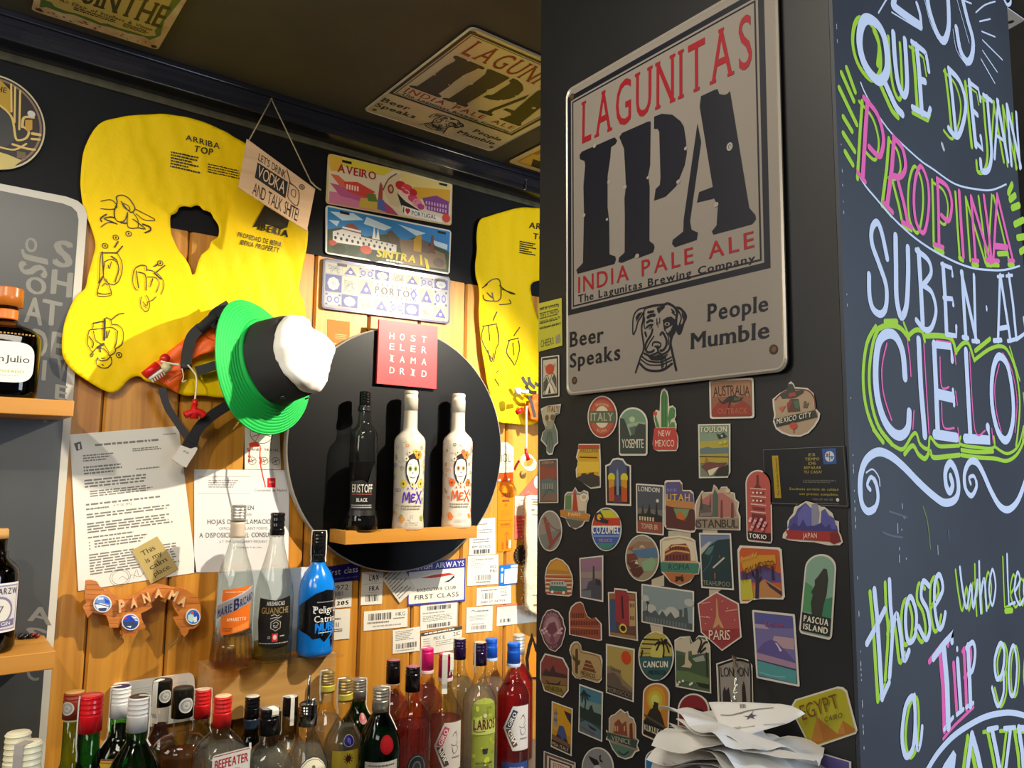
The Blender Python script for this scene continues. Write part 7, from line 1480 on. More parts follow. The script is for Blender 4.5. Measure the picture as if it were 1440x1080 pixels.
def clear_mat(name,col,k,ior,refr,gloss,haze=0.0):
    """clear stuff: straight-through and refracted light, darker towards the edge where the path is longer, a Fresnel skin, a pale haze put in for refracted light"""
    key=(name,col)
    if key in _mats:return _mats[key]
    m=bpy.data.materials.new(name);m.use_nodes=True;nt=m.node_tree;nt.nodes.clear();N=nt.nodes.new;L=nt.links.new
    c=tuple(max(x,1e-4)**k for x in lin(col)[:3])+(1,);c2=tuple((x*x*.72 if ior > 1.2 else x) if gloss else x*x for x in c[:3])+(1,)
    lw_=N('ShaderNodeLayerWeight');lw_.inputs[0].default_value=.25;mc=N('ShaderNodeMixRGB');mc.inputs[1].default_value=c;mc.inputs[2].default_value=c2;L(lw_.outputs['Facing'],mc.inputs[0])
    t=N('ShaderNodeBsdfTransparent');L(mc.outputs[0],t.inputs[0])
    r=N('ShaderNodeBsdfRefraction');L(mc.outputs[0],r.inputs['Color']);r.inputs['IOR'].default_value=ior;r.inputs['Roughness'].default_value=0
    x=N('ShaderNodeMixShader');x.inputs[0].default_value=refr;L(t.outputs[0],x.inputs[1]);L(r.outputs[0],x.inputs[2]);out=x.outputs[0]
    if haze:  # diffuse paleness stands in for light refracted through the liquid
        d=N('ShaderNodeBsdfDiffuse');d.inputs[0].default_value=tuple(.25+.75*v for v in lin(col)[:3])+(1,);h=N('ShaderNodeMixShader');h.inputs[0].default_value=haze;L(out,h.inputs[1]);L(d.outputs[0],h.inputs[2]);out=h.outputs[0]
    
    if gloss:
        g=N('ShaderNodeBsdfGlossy');g.inputs['Roughness'].default_value=.04;f=N('ShaderNodeFresnel');f.inputs['IOR'].default_value=1.5 if ior > 1.2 else 1.12
        bf=N('ShaderNodeNewGeometry');iv=N('ShaderNodeMath');iv.operation='SUBTRACT';iv.inputs[0].default_value=1;L(bf.outputs['Backfacing'],iv.inputs[1]);fm=N('ShaderNodeMath');fm.operation='MULTIPLY';L(f.outputs[0],fm.inputs[0]);L(iv.outputs[0],fm.inputs[1])
        y=N('ShaderNodeMixShader');L(fm.outputs[0],y.inputs[0]);L(out,y.inputs[1]);L(g.outputs[0],y.inputs[2]);out=y.outputs[0]
    
    o=N('ShaderNodeOutputMaterial');L(out,o.inputs['Surface']);_mats[key]=m;return m
def glassm(col):return clear_mat('glass',col,.55,1.45,.12,True)
def liq(col):return clear_mat('liquid',col,.62,1.33,.15,False,.05 if min(lin(col)[:3]) > .5 else .025)
CLEAR='#f1f4ef'
def shape(rn,neck,sh,rb,h,style='round',base=.004,sq=2.0,flare=0.0):
    """(radius, distance below top, squareness): neck, shoulder, body"""
    P=[(rn,.012,2.0),(rn,neck,2.0)]
    for k in range(1,9):
        t=k/8
        if style == 'round':r=rn+(rb-rn)*math.sin(t*math.pi/2)**.9 if False else rn+(rb-rn)*(1-math.cos(t*math.pi))/2
        elif style == 'hard':r=rn+(rb-rn)*math.sin(t*math.pi/2)
        elif style == 'slope':r=rn+(rb-rn)*t**.85
        else:r=rn+(rb-rn)*(1-(1-t)**2)**.5
        P.append((r,neck+sh*t,2.0+(sq-2.0)*t))
    
    P += [(rb,h-.02,sq),(rb+flare,h-base,sq),(rb-.004,h,sq)]
    return P
def radius_at(P,d):
    for i in range(len(P)-1):
        if P[i][1] <= d <= P[i+1][1]:
            t=(d-P[i][1])/max(1e-6,P[i+1][1]-P[i][1]);return P[i][0]+(P[i+1][0]-P[i][0])*t
    
    
    return P[0][0] if d < P[0][1] else P[-2][0]
def join_into(o,t):
    me=o.data;x=bmesh.new();x.from_mesh(me);f0=len(x.faces);n0=len(me.materials)
    for m in t.data.materials:me.materials.append(m)
    x.from_mesh(t.data);x.faces.ensure_lookup_table()
    for f in x.faces[f0:]:f.material_index += n0
    x.to_mesh(me);x.free();bpy.data.objects.remove(t)
class Bottle:
    def __init__(s,name,label,c,zt,P,glass,level=None,liquid=None,group=None,solid=False,rot=0.0,seg=40,wall=.0028,cat='bottle'):
        s.c,s.zt,s.P,s.rot=Vector((c[0],c[1],0)),zt,P,rot
        s.h=P[-1][1];s.root=empty(name,(c[0],c[1],zt-s.h),label,cat,group)
        prof=[(p[0],zt-p[1],p[2]) for p in P[::-1]];b=MB()
        if solid:lathe(b,s.c,prof,glass,seg,rot)
        else:
            inn=[(max(.004,p[0]-wall),max(zt-p[1],zt-s.h+.005)+0.0,p[2]) for p in P[:-1]]
            lathe(b,s.c,prof,glass,seg,rot,True,True)
        
        s.body=b.build('glass_body' if not solid else 'body',s.root)
        if liquid is not None and level is not None:
            L=[(max(.003,p[0]-wall+.0003),zt-p[1],p[2]) for p in P[::-1] if p[1] > level+.002 and p[1] < s.h-.003]
            L=[(L[0][0],zt-s.h+.0049,L[0][2])]+L if L else L
            L.append((max(.003,radius_at(P,level)-wall+.0003),zt-level,L[-1][2]))
            b=MB();lathe(b,s.c,L,liquid,seg,rot);b.build('liquid',s.root)
    
    
    def wrap(s,fa=0.0,d=None,rf=None):
        w_=Wrap(s.c,s.zt,rf or (lambda dd:radius_at(s.P,dd)),fa);w_.r0=radius_at(s.P,d) if d else None;return w_
    
    def sheet(s,fa=0.0,d=None,t=.0004,rf=None,curvy=True):sh=WSheet(s.wrap(fa,d,rf),t);sh.curvy=curvy;return sh
    def front(s,dist,fa=0.0,t=.0004):
        """flat face of a square bottle"""
        an=math.atan2(-s.c.y,-s.c.x)+math.radians(fa);n=Vector((math.cos(an),math.sin(an),0));u=Vector((-n.y,n.x,0))
        o=s.c+n*dist;return Sheet(Plane((o.x,o.y,s.zt),u,(0,0,1)),t)
    
    def cap(s,r,d1,m,ribs=4,top=None,d0=0.0,ribfrac=.55,skirt=None,name='cap',taper=0.0):
        pr=[];L=d1-d0
        pr.append((r,d1));pr.append((r,d0+L*ribfrac))
        for k in range(ribs):
            a=d0+L*ribfrac*(1-(k+.15)/ribs);pr += [(r-.0009,a),(r-.0009,a-L*ribfrac*.12/ribs*3),(r-taper*(k+1)/ribs,a-L*ribfrac*.5/ribs)]
        
        pr += [(r-.0004-taper,d0+.0015),(r-.0018-taper,d0)]
        b=MB();lathe(b,s.c,[(x,s.zt-dd) for x,dd in pr],m,32,sharp=True)
        if top:lathe(b,s.c,[(r-.0016-taper,s.zt-d0),(r-.0022-taper,s.zt-d0+.0006)],top,32)
        s.capr=r;s.cap_ob=b.build(name,s.root);return s.cap_ob
    
    def collar(s,d0,d1,m,extra=.0006,name='collar'):
        b=MB();ds=[d1+(d0-d1)*k/6 for k in range(7)];lathe(b,s.c,[(radius_at(s.P,dd)+extra,s.zt-dd) for dd in ds],m,32);return b.build(name,s.root)
    
    def cap_disc(s,d,rr,m,fa,inner=None,r=None):
        rc_=(r or s.capr);sh=s.sheet(fa,None,.0004,lambda dd:rc_,False);sh.ell(0,-d,rr,rr,m,1,20)
        if inner:sh.ell(0,-d,rr*.8,rr*.8,inner,2,20);sh.stroke([(rr*.5*math.cos(k)*(1-k*.04),-d+rr*.5*math.sin(k)*(1-k*.04)) for k in range(16)],.0009,m,3)
        return sh.build('cap_emblem',s.cap_ob)
    
    def strip(s,fa,d_end,w_=.006,over=True,m=None):
        """paper tax seal running over the cap and down the neck"""
        an=math.atan2(-s.c.y,-s.c.x)+math.radians(fa);n=Vector((math.cos(an),math.sin(an),0));u=Vector((-n.y,n.x,0));pts=[]
        if over:pts.append(s.c+Vector((0,0,s.zt+.0016)))
        pts.append(s.c+n*(s.capr+.0004)+Vector((0,0,s.zt+.0012)))
        for k in range(1,9):d=d_end*k/8;pts.append(s.c+n*(max(s.capr+.0012 if d < d_end*.8 else 0,radius_at(s.P,d)+.0010))+Vector((0,0,s.zt-d)))
        b=MB();b.ribbon([tuple(p) for p in pts],w_,.0004,n,m or paper('#d9d6cc'),wdir=u);return b.build('tax_strip',s.cap_ob)
def at_px(px_,py,y):p=WALL(WALL_Y-y).pt((px_,py));return (p.x,p.y),p.z
GF='liquor bottles crowded on the back counter'
BP={'vodka_l1':(26.0,1027.0,1.200),'vodka_l2':(41.0,1040.5,1.120),'jb_back':(105.5,970.0,1.360),'jb_front':(129.5,974.0,1.238),'cutty_back':(171.0,962.0,1.420),'cutty_front':(196.0,976.0,1.271),
 'rum_dark':(229.0,953.0,1.458),'rum_amber':(258.0,964.0,1.341),'gin_back':(286.0,966.0,1.471),'beefeater':(314.0,975.5,1.269),'dark_neck':(355.5,976.0,1.467),'square_clear':(380.0,992.0,1.270),'strip_clear':(409.0,976.0,1.420),'bombay':(434.0,985.0,1.290),
 'seag_back':(461.0,940.0,1.472),'seagram':(486.0,951.0,1.394),'tanq_back':(505.0,951.0,1.501),'tanq':(536.0,963.0,1.328),'puerto_back':(553.5,925.0,1.496),'puerto':(581.0,934.0,1.360),'giro_back':(601.0,908.0,1.500),'giro_pink':(627.0,916.0,1.380),
 'larios_back':(647.0,895.0,1.500),'larios':(675.5,900.0,1.380),'blue_back':(691.0,895.0,1.500),'giro_gin':(722.5,901.0,1.380),'red_back':(729.5,889.0,1.500)}
def front_bottle(key,label,rn,neck,sh,rb,style,glass,level=None,liquid=None,sq=2.0,rot=None,**k):
    px_,py,y=BP[key];(x,yy),zt=at_px(px_,py+3,y);h=zt-COUNTER_Z-.0003
    P_r=shape(rn,neck,sh,rb,h,style,sq=sq)
    if rot is None:rot=math.atan2(-yy,-x)
    return Bottle('liquor_bottle',label,(x,yy),zt,P_r,glass,level,liquid,GF,rot=rot,**k)
def lab_rect(s_,a0,d0,a1,d1,m,lay=0):s_.poly([(a0,-d0),(a1,-d0),(a1,-d1),(a0,-d1)],m,lay)
def LQ(cx,cd,w_,h_):return box2(cx,-cd,w_,h_)
capc=lambda c,r=.35,met=0:mat(c,r,met)
m_sil=capc('#b9b5aa',.3,.8);m_gold=capc('#b39a62',.32,.7)
g_clear=glassm(CLEAR);gin=liq('#f4f7f2')
# two cream-capped vodkas at the far left
for key,lb in (('vodka_l1','clear bottle with ribbed cream cap and black neck label at the far left'),('vodka_l2','second cream-capped clear bottle, just right of the far left one')):
    B_=front_bottle(key,lb,.0135,.085,.05,.0355,'round',g_clear,.10,gin);B_.cap(.0150,.047,capc('#e2d9b4',.4),5,capc('#e9e2c4',.5),ribfrac=.75)
    if key == 'vodka_l1':B_.collar(.049,.075,capc('#1b1a20',.4),name='neck_label')
    else:B_.strip(-40,.075,.012,m=mat('#a9a19c',.4))
# green whisky bottles
B_=front_bottle('jb_back','green bottle with brown-red cap and round silver sticker, left end of the front rows',.0125,.095,.06,.0355,'round',glassm('#86b53c'),.12,liq('#c9c25a'));B_.cap(.0150,.037,capc('#8a2f18',.4),2,capc('#b98a4a',.4),ribfrac=.3);B_.cap_disc(.020,.0098,capc('#b5b1a6',.4),-35,capc('#8f8c84',.4));B_.collar(.037,.040,capc('#d8c69a',.4))
B_=front_bottle('jb_front','dark green bottle with glossy bright red screw cap',.0135,.085,.06,.0365,'round',glassm('#1f8a3c'),.11,liq('#7fae5a'));B_.cap(.0152,.048,capc('#c4121a',.25),4,capc('#d8423a',.3));B_.strip(-70,.085,.004,False,paper('#e0ded6'))
def cutty(B_,fa,txt):
    s=B_.sheet(fa,.13);lab_rect(s,-.037,.102,.037,.18,mat('#c9a42a',.5));lab_rect(s,-.037,.102,.037,.104,ink('#7a2a14'),2);lab_rect(s,-.037,.1065,.037,.1072,ink('#7a2a14'),2)
    if txt:s.text(LQ(.006,.117,.050,.012),'MUSCAPE',ink('#3a2410'),3,serif=.05,bold=.01)
    s.build('label',B_.root)
B_=front_bottle('cutty_back','green bottle with white cap and navy top in front of the white plaque',.0135,.075,.045,.0365,'hard',glassm('#4f9a30'),.060,liq('#5a3212'));B_.cap(.0148,.047,capc('#d6d4cf',.4),4,capc('#2a2050',.3));B_.strip(-75,.09,.005);cutty(B_,15,False)
B_=front_bottle('cutty_front','green bottle with white cap, dark top and yellow label, left group front',.0135,.062,.055,.0375,'hard',glassm('#2f8a36'),.075,liq('#9a8a3a'));B_.cap(.0152,.048,capc('#d2cfca',.4),4,capc('#33241c',.3));B_.strip(70,.07,.005);cutty(B_,0,True)
# two black-capped rums with silver emblems
m_em,m_em2=capc('#c4c2be',.35),capc('#8f8d88',.4)
B_=front_bottle('rum_dark','dark brown rum bottle with black cap and silver emblem by the white plaque',.0125,.075,.05,.0355,'round',g_clear,.072,liq('#8f5226'));B_.cap(.0160,.042,capc('#16150f',.25),0,capc('#242320',.3),ribfrac=.2);B_.cap_disc(.024,.0105,m_em,22,m_em2);B_.strip(-40,.068,.010)
B_=front_bottle('rum_amber','clear round-shouldered bottle of amber rum, black cap with silver emblem',.0120,.070,.030,.0425,'bulb',g_clear,.100,liq('#f5b244'));B_.cap(.0165,.044,capc('#16150f',.25),0,capc('#242320',.3),ribfrac=.2);B_.cap_disc(.024,.0115,m_em,22,m_em2)
# gins
B_=front_bottle('gin_back','clear bottle with ribbed red cap behind the square red-capped gin',.0125,.060,.055,.0355,'round',g_clear,.09,gin);B_.cap(.0140,.048,capc('#c81a1e',.3),4,capc('#d8b08a',.4));B_.strip(80,.075,.004);B_.strip(-80,.07,.004)
B_=front_bottle('beefeater','square clear gin bottle with red cap and white red-lettered label',.0130,.050,.040,.0345,'hard',g_clear,.075,gin,sq=7.0,rot=math.atan2(-1.269,-.409)+math.radians(25));B_.cap(.0140,.045,capc('#c8201f',.3),4,capc('#e0bc90',.4))
s=B_.front(.0347,25);q=LQ(.002,.114,.060,.080);s.slab(P_(q,o_rr(.06,.05)),mat('#d8d6cf',.4));s.poly(P_(q,inset(o_rr(.05,.04),.03,.02)),ink('#dedcd6'),1);TX(s,q,'BEEFEATER','#a81a2a',.06,.1,.94,.26,2,bold=.03,track=.05);TX(s,q,'LONDON','#33302c',.32,.32,.72,.37,2,track=.2);PL(s,q,'#a81a2a',[(.03,.02),(.97,.02),(.97,.035),(.03,.035)],2);s.build('label',B_.root)
B_=front_bottle('dark_neck','bottle with shiny black cap and blue-black collar below the wooden block',.0125,.060,.045,.0335,'round',glassm('#5a6a48'),.08,liq('#7a8a5a'));B_.cap(.0138,.038,capc('#0f0f12',.15),3,capc('#c9c3b4',.4));B_.collar(.038,.056,capc('#1d2a3a',.3),.0014)
B_=front_bottle('square_clear','square clear bottle with black cap and pale cap sticker, centre of front row',.0150,.052,.035,.0345,'hard',g_clear,.07,gin,sq=5.0,rot=math.atan2(-1.27,-.485)+math.radians(15));B_.cap(.0160,.040,capc('#121013',.15),2,capc('#8a847a',.4),ribfrac=.4);B_.strip(30,.010,.012,True)
s=B_.front(.0346,15,.0003)
for k in range(2):s.stroke([(-.012+k*.012,-.14),(-.012+k*.012,-.125),(-.007+k*.012,-.118),(-.002+k*.012,-.125),(-.002+k*.012,-.14)],.0016,g_clear,3)
s.build('embossing',B_.root)
B_=front_bottle('strip_clear','clear bottle with dark cap and white paper seal down its neck',.0130,.055,.05,.0355,'round',g_clear,.085,gin);B_.cap(.0138,.032,capc('#1b1512',.2),0,capc('#b0aca4',.4));B_.strip(15,.048,.007);B_.strip(-75,.065,.004)
B_=front_bottle('bombay','clear gin bottle with chrome pourer and arched cream label',.0130,.048,.050,.0365,'slope',g_clear,.07,gin);B_.cap(.0155,.036,mat('#8c8a86',.12,1.0),4,mat('#b5b3ae',.15,1.0),ribfrac=.5,name='pourer_collar')
b=MB();zt=B_.zt;b.tube([B_.c+Vector((0,0,zt-.002)),B_.c+Vector((-.0008,0,zt+.045))],.0042*.55,mat('#a8a6a2',.15,1.0),10);b.tube([B_.c+Vector((.006,-.006,zt-.001)),B_.c+Vector((.006,-.006,zt+.008))],.0030,mat('#c9c7c2',.15,1.0),10);b.build('pourer_spout',B_.cap_ob)
s=B_.sheet(20,.12);q=LQ(0,.123,.050,.090);out=[(0,.22),(.06,.12),(.25,.03),(.5,0),(.75,.03),(.94,.12),(1,.22),(1,1),(0,1)];s.poly(P_(q,out),ink('#2c2a28'),0);s.poly(P_(q,inset(out,.03,.02)),mat('#d2cdb8',.5),1);s.poly(P_(q,inset(out,.06,.04)),ink('#3a382f'),2);s.poly(P_(q,inset(out,.075,.05)),mat('#cfcab4',.5),3);s.text(q,'BOMBAY',ink('#2a2826'),4,(.16,.36,.84,.54),arc=.06,serif=.05,bold=.03);CI(s,q,'#5a5648',.5,.17,.06,.03,4);s.lines(q,ink('#8a856f'),4,(.25,.24,.75,.28),1,.6,3,.1);s.build('label',B_.root)
def goldcap(B_):B_.cap(.0142,.040,m_gold,4,m_gold,ribfrac=.55);B_.collar(.026,.038,mat('#c9b84a',.35,.3),.0022,name='cap_band')
B_=front_bottle('seag_back','gold-capped clear bottle behind the yellow-labelled gin',.0130,.060,.055,.0365,'round',g_clear,.085,liq('#eee6c8'));goldcap(B_);B_.strip(-60,.055,.006)
B_=front_bottle('seagram','gold-capped gin bottle with yellow label and small blue round seal',.0125,.060,.060,.0365,'round',g_clear,.085,liq('#eee9d2'));goldcap(B_);B_.strip(-65,.062,.007)
s=B_.sheet(12,.15);q=LQ(0,.160,.056,.082);s.poly(P_(q,RC_),mat('#c9b23a',.5),0);TX(s,q,"Seagram's",'#1d1812',.06,.36,.95,.50,2,serif=.05,bold=.02,shear=.08);TX(s,q,'GIN','#3a3220',.62,.66,.84,.74,2,serif=.05);CI(s,q,'#4a1814',.54,.17,.09,.07,2)
for k in range(10):s.stroke([q(.54,.17),q(.54+.15*math.cos(k*.628),.17+.11*math.sin(k*.628))],.0014,ink('#4a1814'),2,False)
s.build('label',B_.root)
s=B_.sheet(18,.104,.0008);s.ell(0,-.103,.0098,.0098,mat('#c9c6be',.4),0,24);s.ell(0,-.103,.0088,.0088,mat('#2a1f8a',.35),1,24);s.stroke([(.003*math.cos(k)*(1-k*.05),-.103+.004*math.sin(k*.9)) for k in range(12)],.0008,ink('#8a84d0'),2);s.build('seal',B_.root)
g_dk=glassm('#1c5a34')
def silcap(B_,strips=True):B_.cap(.0155,.042,m_sil,4,m_sil,ribfrac=.55)
B_=front_bottle('tanq_back','silver-capped dark green bottle with red seal behind the gold-capped ones',.0130,.045,.05,.0365,'round',g_dk,.07,liq('#cfe0cc'));silcap(B_);B_.strip(75,.07,.004);s=B_.sheet(22,.08,.0008);s.ell(0,-.072,.0085,.0095,mat('#8a1018',.3),0,20);s.build('seal',B_.root)
B_=front_bottle('tanq','silver-capped dark green gin bottle with red wax seal and grey-white label',.0140,.045,.065,.0385,'hard',g_dk,.08,liq('#cfe0cc'));silcap(B_);B_.strip(80,.075,.005)
s=B_.sheet(22,.09,.0008);s.ell(0,-.092,.0125,.0160,mat('#7a0f16',.3),0,24);s.ell(0,-.092,.0098,.0130,mat('#8a141c',.3),1,24);s.build('seal',B_.root)
s=B_.sheet(8,.15);q=LQ(0,.160,.064,.080);s.poly(P_(q,RC_),mat('#b5b2ac',.5),0);TX(s,q,'Tanqueray','#1d1c1c',.1,.38,.9,.52,2,shear=.25);s.lines(q,ink('#55534f'),2,(.1,.06,.9,.1),1,.8,4,.05);CI(s,q,'#8f8c86',.52,.2,.05,.05,2);s.stroke(P_(q,[(.04,.03),(.96,.03),(.96,.99),(.04,.99)]),.0006,ink('#55534f'),2,False,True);s.build('label',B_.root)
# pink gins
g_pk=glassm('#f6dcd8');l_pk=liq('#f0a29c')
B_=front_bottle('puerto_back','pink bottle with black cap behind the pink one with an oval emblem',.0135,.060,.045,.0365,'hard',g_pk,.075,liq('#f0a898'));B_.cap(.0150,.046,capc('#141014',.2),2,capc('#9a5a6a',.3),ribfrac=.3);B_.collar(.046,.049,capc('#c9b8a8',.4))
B_=front_bottle('puerto','ribbed pink gin bottle with black cap and dark oval emblem',.0135,.060,.040,.0375,'hard',g_pk,.105,l_pk);B_.cap(.0145,.046,capc('#141014',.2),2,capc('#9a5a6a',.3),ribfrac=.3)
s=B_.sheet(18,.18);s.ell(0,-.178,.0195,.0265,mat('#22262a',.35),0,28);s.stroke([(.016*math.cos(k*.3),-.178+.0225*math.sin(k*.3)) for k in range(21)],.0008,ink('#8a8f92'),1,False,True);s.ell(0,-.176,.0085,.012,ink('#5a6064'),1,16);s.ell(0,-.176,.006,.009,ink('#2c3034'),2,16);s.build('label',B_.root)
b=MB()
for k in range(11):
    an=math.atan2(-B_.c.y,-B_.c.x)+math.radians(-62+k*12.4);p=[B_.c+Vector((math.cos(an),math.sin(an),0))*(radius_at(B_.P,d)-.0006)+Vector((0,0,B_.zt-d)) for d in (.098,.11,.13,.148)];b.tube(p,.0012,g_pk,6)
b.build('ribbing',B_.root)
def pinkcap(B_,c='#d01f6c'):B_.cap(.0145,.052,capc(c,.3),1,capc('#e0518a',.3),ribfrac=.18);B_.collar(.046,.0525,capc('#d9c2c4',.4),.0022,name='cap_band')
B_=front_bottle('giro_back','bright pink-capped bottle tallest behind the hexagon-labelled pink gin',.0130,.062,.05,.0355,'round',g_pk,.08,liq('#f4bcb0'));pinkcap(B_);B_.strip(-60,.058,.006)
B_=front_bottle('giro_pink','clear bottle of pink gin, pink cap and white hexagon label',.0130,.060,.065,.0365,'round',g_clear,.125,liq('#f0a8a2'));pinkcap(B_,'#b81a54');B_.strip(-5,.075,.011);B_.strip(55,.040,.012)
def giro(B_,fa,cd,top,bot,w1,w2):
    s=B_.sheet(fa,cd);q=LQ(0,cd,.062,.092);out=[(.34,0),(1,.0),(1,1),(.34,1),(0,.5)]
    s.poly(P_(q,out),mat('#5a5048',.5),0);s.poly(P_(q,inset(out,.02,.014)),mat('#d8d2cc',.5),1);s.poly(P_(q,inset(out,.045,.03)),mat('#cdc6c0',.5),2)
    s.poly(P_(q,[(.36,.08),(.52,.13),(.29,.50),(.10,.48)]),ink(top),3);s.poly(P_(q,[(.10,.52),(.29,.50),(.52,.87),(.36,.92)]),ink(bot),3)
    s.text(lambda u,v:q(.17+.24*u+(.13)*v-.03,.445-.33*u+.06*v),w1,ink('#e8e0d8'),4,(.05,.05,.98,.85),bold=.03)
    s.text(lambda u,v:q(.19+.22*u-.06+.14*v*.9+.03,.57+.30*u-.10*v+.02),w2,ink('#e8e0d8'),4,(.0,.1,.95,.9),bold=.03)
    for pts in ([(.62,.3),(.72,.22),(.8,.34),(.74,.44)],[(.58,.46),(.7,.5),(.84,.44)],[(.62,.6),(.7,.66),(.82,.58),(.78,.5)],[(.6,.52),(.64,.6)],[(.7,.24),(.76,.2)]):s.stroke(P_(q,pts),.0010,ink('#3a3838'),4)
    s.lines(q,ink('#8a8580'),4,(.6,.72,.9,.76),1,.8,4,.1);s.build('label',B_.root)
giro(B_,15,.170,'#c4486a','#4a4038','GIRO','PINK')
m_pur=capc('#231038',.22)
B_=front_bottle('larios_back','purple-capped clear bottle behind the white lime-labelled gin',.0130,.060,.05,.0355,'round',g_clear,.085,liq('#e6e8c8'));B_.cap(.0140,.044,m_pur,3,capc('#c9b8a8',.4),ribfrac=.45);B_.strip(-70,.06,.005)
B_=front_bottle('larios','purple-capped gin bottle with arched lime-green label',.0125,.066,.055,.0355,'round',g_clear,.09,gin);B_.cap(.0142,.046,m_pur,3,capc('#c9a890',.4),ribfrac=.45);B_.strip(-45,.060,.004)
s=B_.sheet(20,.17);q=LQ(0,.190,.054,.17);out=[(0,.12),(.04,.06),(.2,.02),(.5,0),(.8,.02),(.96,.06),(1,.12),(1,1),(0,1)];s.poly(P_(q,out),mat('#8f9a3a',.5),0);rnd=random.Random(5)
for k in range(26):u,v=rnd.uniform(.08,.92),rnd.uniform(.06,.95);CI(s,q,('#b4c23a','#a2b02c','#7a8a34','#c2cc5c')[k % 4],u,v,rnd.uniform(.04,.13),rnd.uniform(.015,.045),1+.1*k,12)
PL(s,q,'#b8c264',[(0,.26),(1,.26),(1,.42),(0,.42)],5);TX(s,q,'LARIOS','#5a1822',.06,.25,.96,.36,6,serif=.05,bold=.04,track=.04);s.stroke(P_(q,[(.06,.37),(.2,.385),(.5,.38)]),.0016,ink('#5a1822'),6);PL(s,q,'#2c2c30',[(.4,.58),(.64,.58),(.6,.64),(.44,.64)],6);TX(s,q,'MEDITERRANEA','#3a3c34',.16,.735,.84,.76,6,bold=.03);s.lines(q,ink('#55584a'),6,(.18,.78,.82,.82),2,.5,4,.1);CI(s,q,'#c9c4a0',.5,.2,.08,.025,6);s.build('label',B_.root)
def bluecap(B_):B_.cap(.0145,.048,capc('#1450b4',.35),1,capc('#2a6ad0',.4),ribfrac=.38);B_.collar(.042,.0485,capc('#b9c6d6',.4),.0022,name='cap_band')
B_=front_bottle('blue_back','blue-capped clear bottle next to the purple-capped gin',.0130,.060,.05,.0355,'round',g_clear,.09,gin);bluecap(B_)
B_=front_bottle('giro_gin','blue-capped bottle of red liqueur with white hexagon label',.0130,.056,.055,.0355,'round',g_clear,.088,liq('#d83038'));bluecap(B_);giro(B_,15,.168,'#22304a','#5a4a38','GIRO','GIN')
s=B_.sheet(10,.25);q=LQ(0,.252,.06,.03);s.poly(P_(q,RC_),mat('#26407a',.5),0);TX(s,q,'PREMIUM','#c9d0dc',.3,.3,.8,.55,2);s.build('neck_label',B_.root)
B_=front_bottle('red_back','silver-capped red bottle at the right end beside the pillar',.0130,.058,.05,.0355,'round',g_clear,.07,liq('#d83844'));B_.cap(.0145,.044,capc('#c9c5bc',.35,.4),4,capc('#d2cec6',.4,.4),ribfrac=.7)

# ---- three bottles on the round board's little shelf
GM='bottles on the shelf of the round board'
def on_shelf(px_):return (RAYX(px_,BY),BY)
zt0=at_px(512,551,BY)[1];h=zt0-SHZ-.0003
P1=[(.0105,.010,2),(.0108,.036,2),(.0128,.052,2),(.0138,.066,2),(.0165,.074,2),(.0245,.081,2),(.0275,.087,2),(.0285,.10,2),(.0298,.15,2),(.0306,.20,2),(.0296,h-.052,2),(.0300,h-.042,2),(.0330,h-.030,2),(.0345,h-.022,2),(.0345,h-.003,2),(.031,h,2)]
B_=Bottle('vodka_bottle','tall clear black vodka bottle, leftmost on the round board shelf',on_shelf(511),zt0,P1,glassm('#d9dcdc'),.150,liq('#3a1a1c'),GM)
B_.cap(.0128,.028,capc('#101012',.12),5,capc('#1a1a1c',.2),ribfrac=.95);B_.collar(.031,.042,capc('#3a3a3c',.2,.6),.0035)
s=B_.sheet(0,.2);q=LQ(0,.224,.058,.075);s.poly(P_(q,[(0,.06),(.5,.02),(.7,.1),(.85,-.3),(1,-.45),(1,1),(0,1)]),mat('#131315',.4),0);TX(s,q,'ERISTOFF','#d9d4c8',.12,.14,.88,.36,2,track=.12);s.lines(q,ink('#9a4a3a'),2,(.1,.40,.9,.43),1,.8,4,.1);TX(s,q,'BLACK','#d2cdc2',.3,.52,.7,.62,2,bold=.04,serif=.04,track=.12);s.lines(q,ink('#a8a49a'),2,(.1,.70,.9,.82),2,.5,4,.15);s.build('label',B_.root)
b=MB();rnd=random.Random(2)
for k in range(26):
    an=rnd.uniform(0,6.28);d=h-rnd.uniform(.004,.04);p=B_.c+Vector((math.cos(an),math.sin(an),0))*(radius_at(P1,d)-.0004)+Vector((0,0,B_.zt-d));b.tube([p,p+Vector((.0012,.0012,.004))],.0016,glassm('#d9dcdc'),6)
b.build('embossing',B_.root)
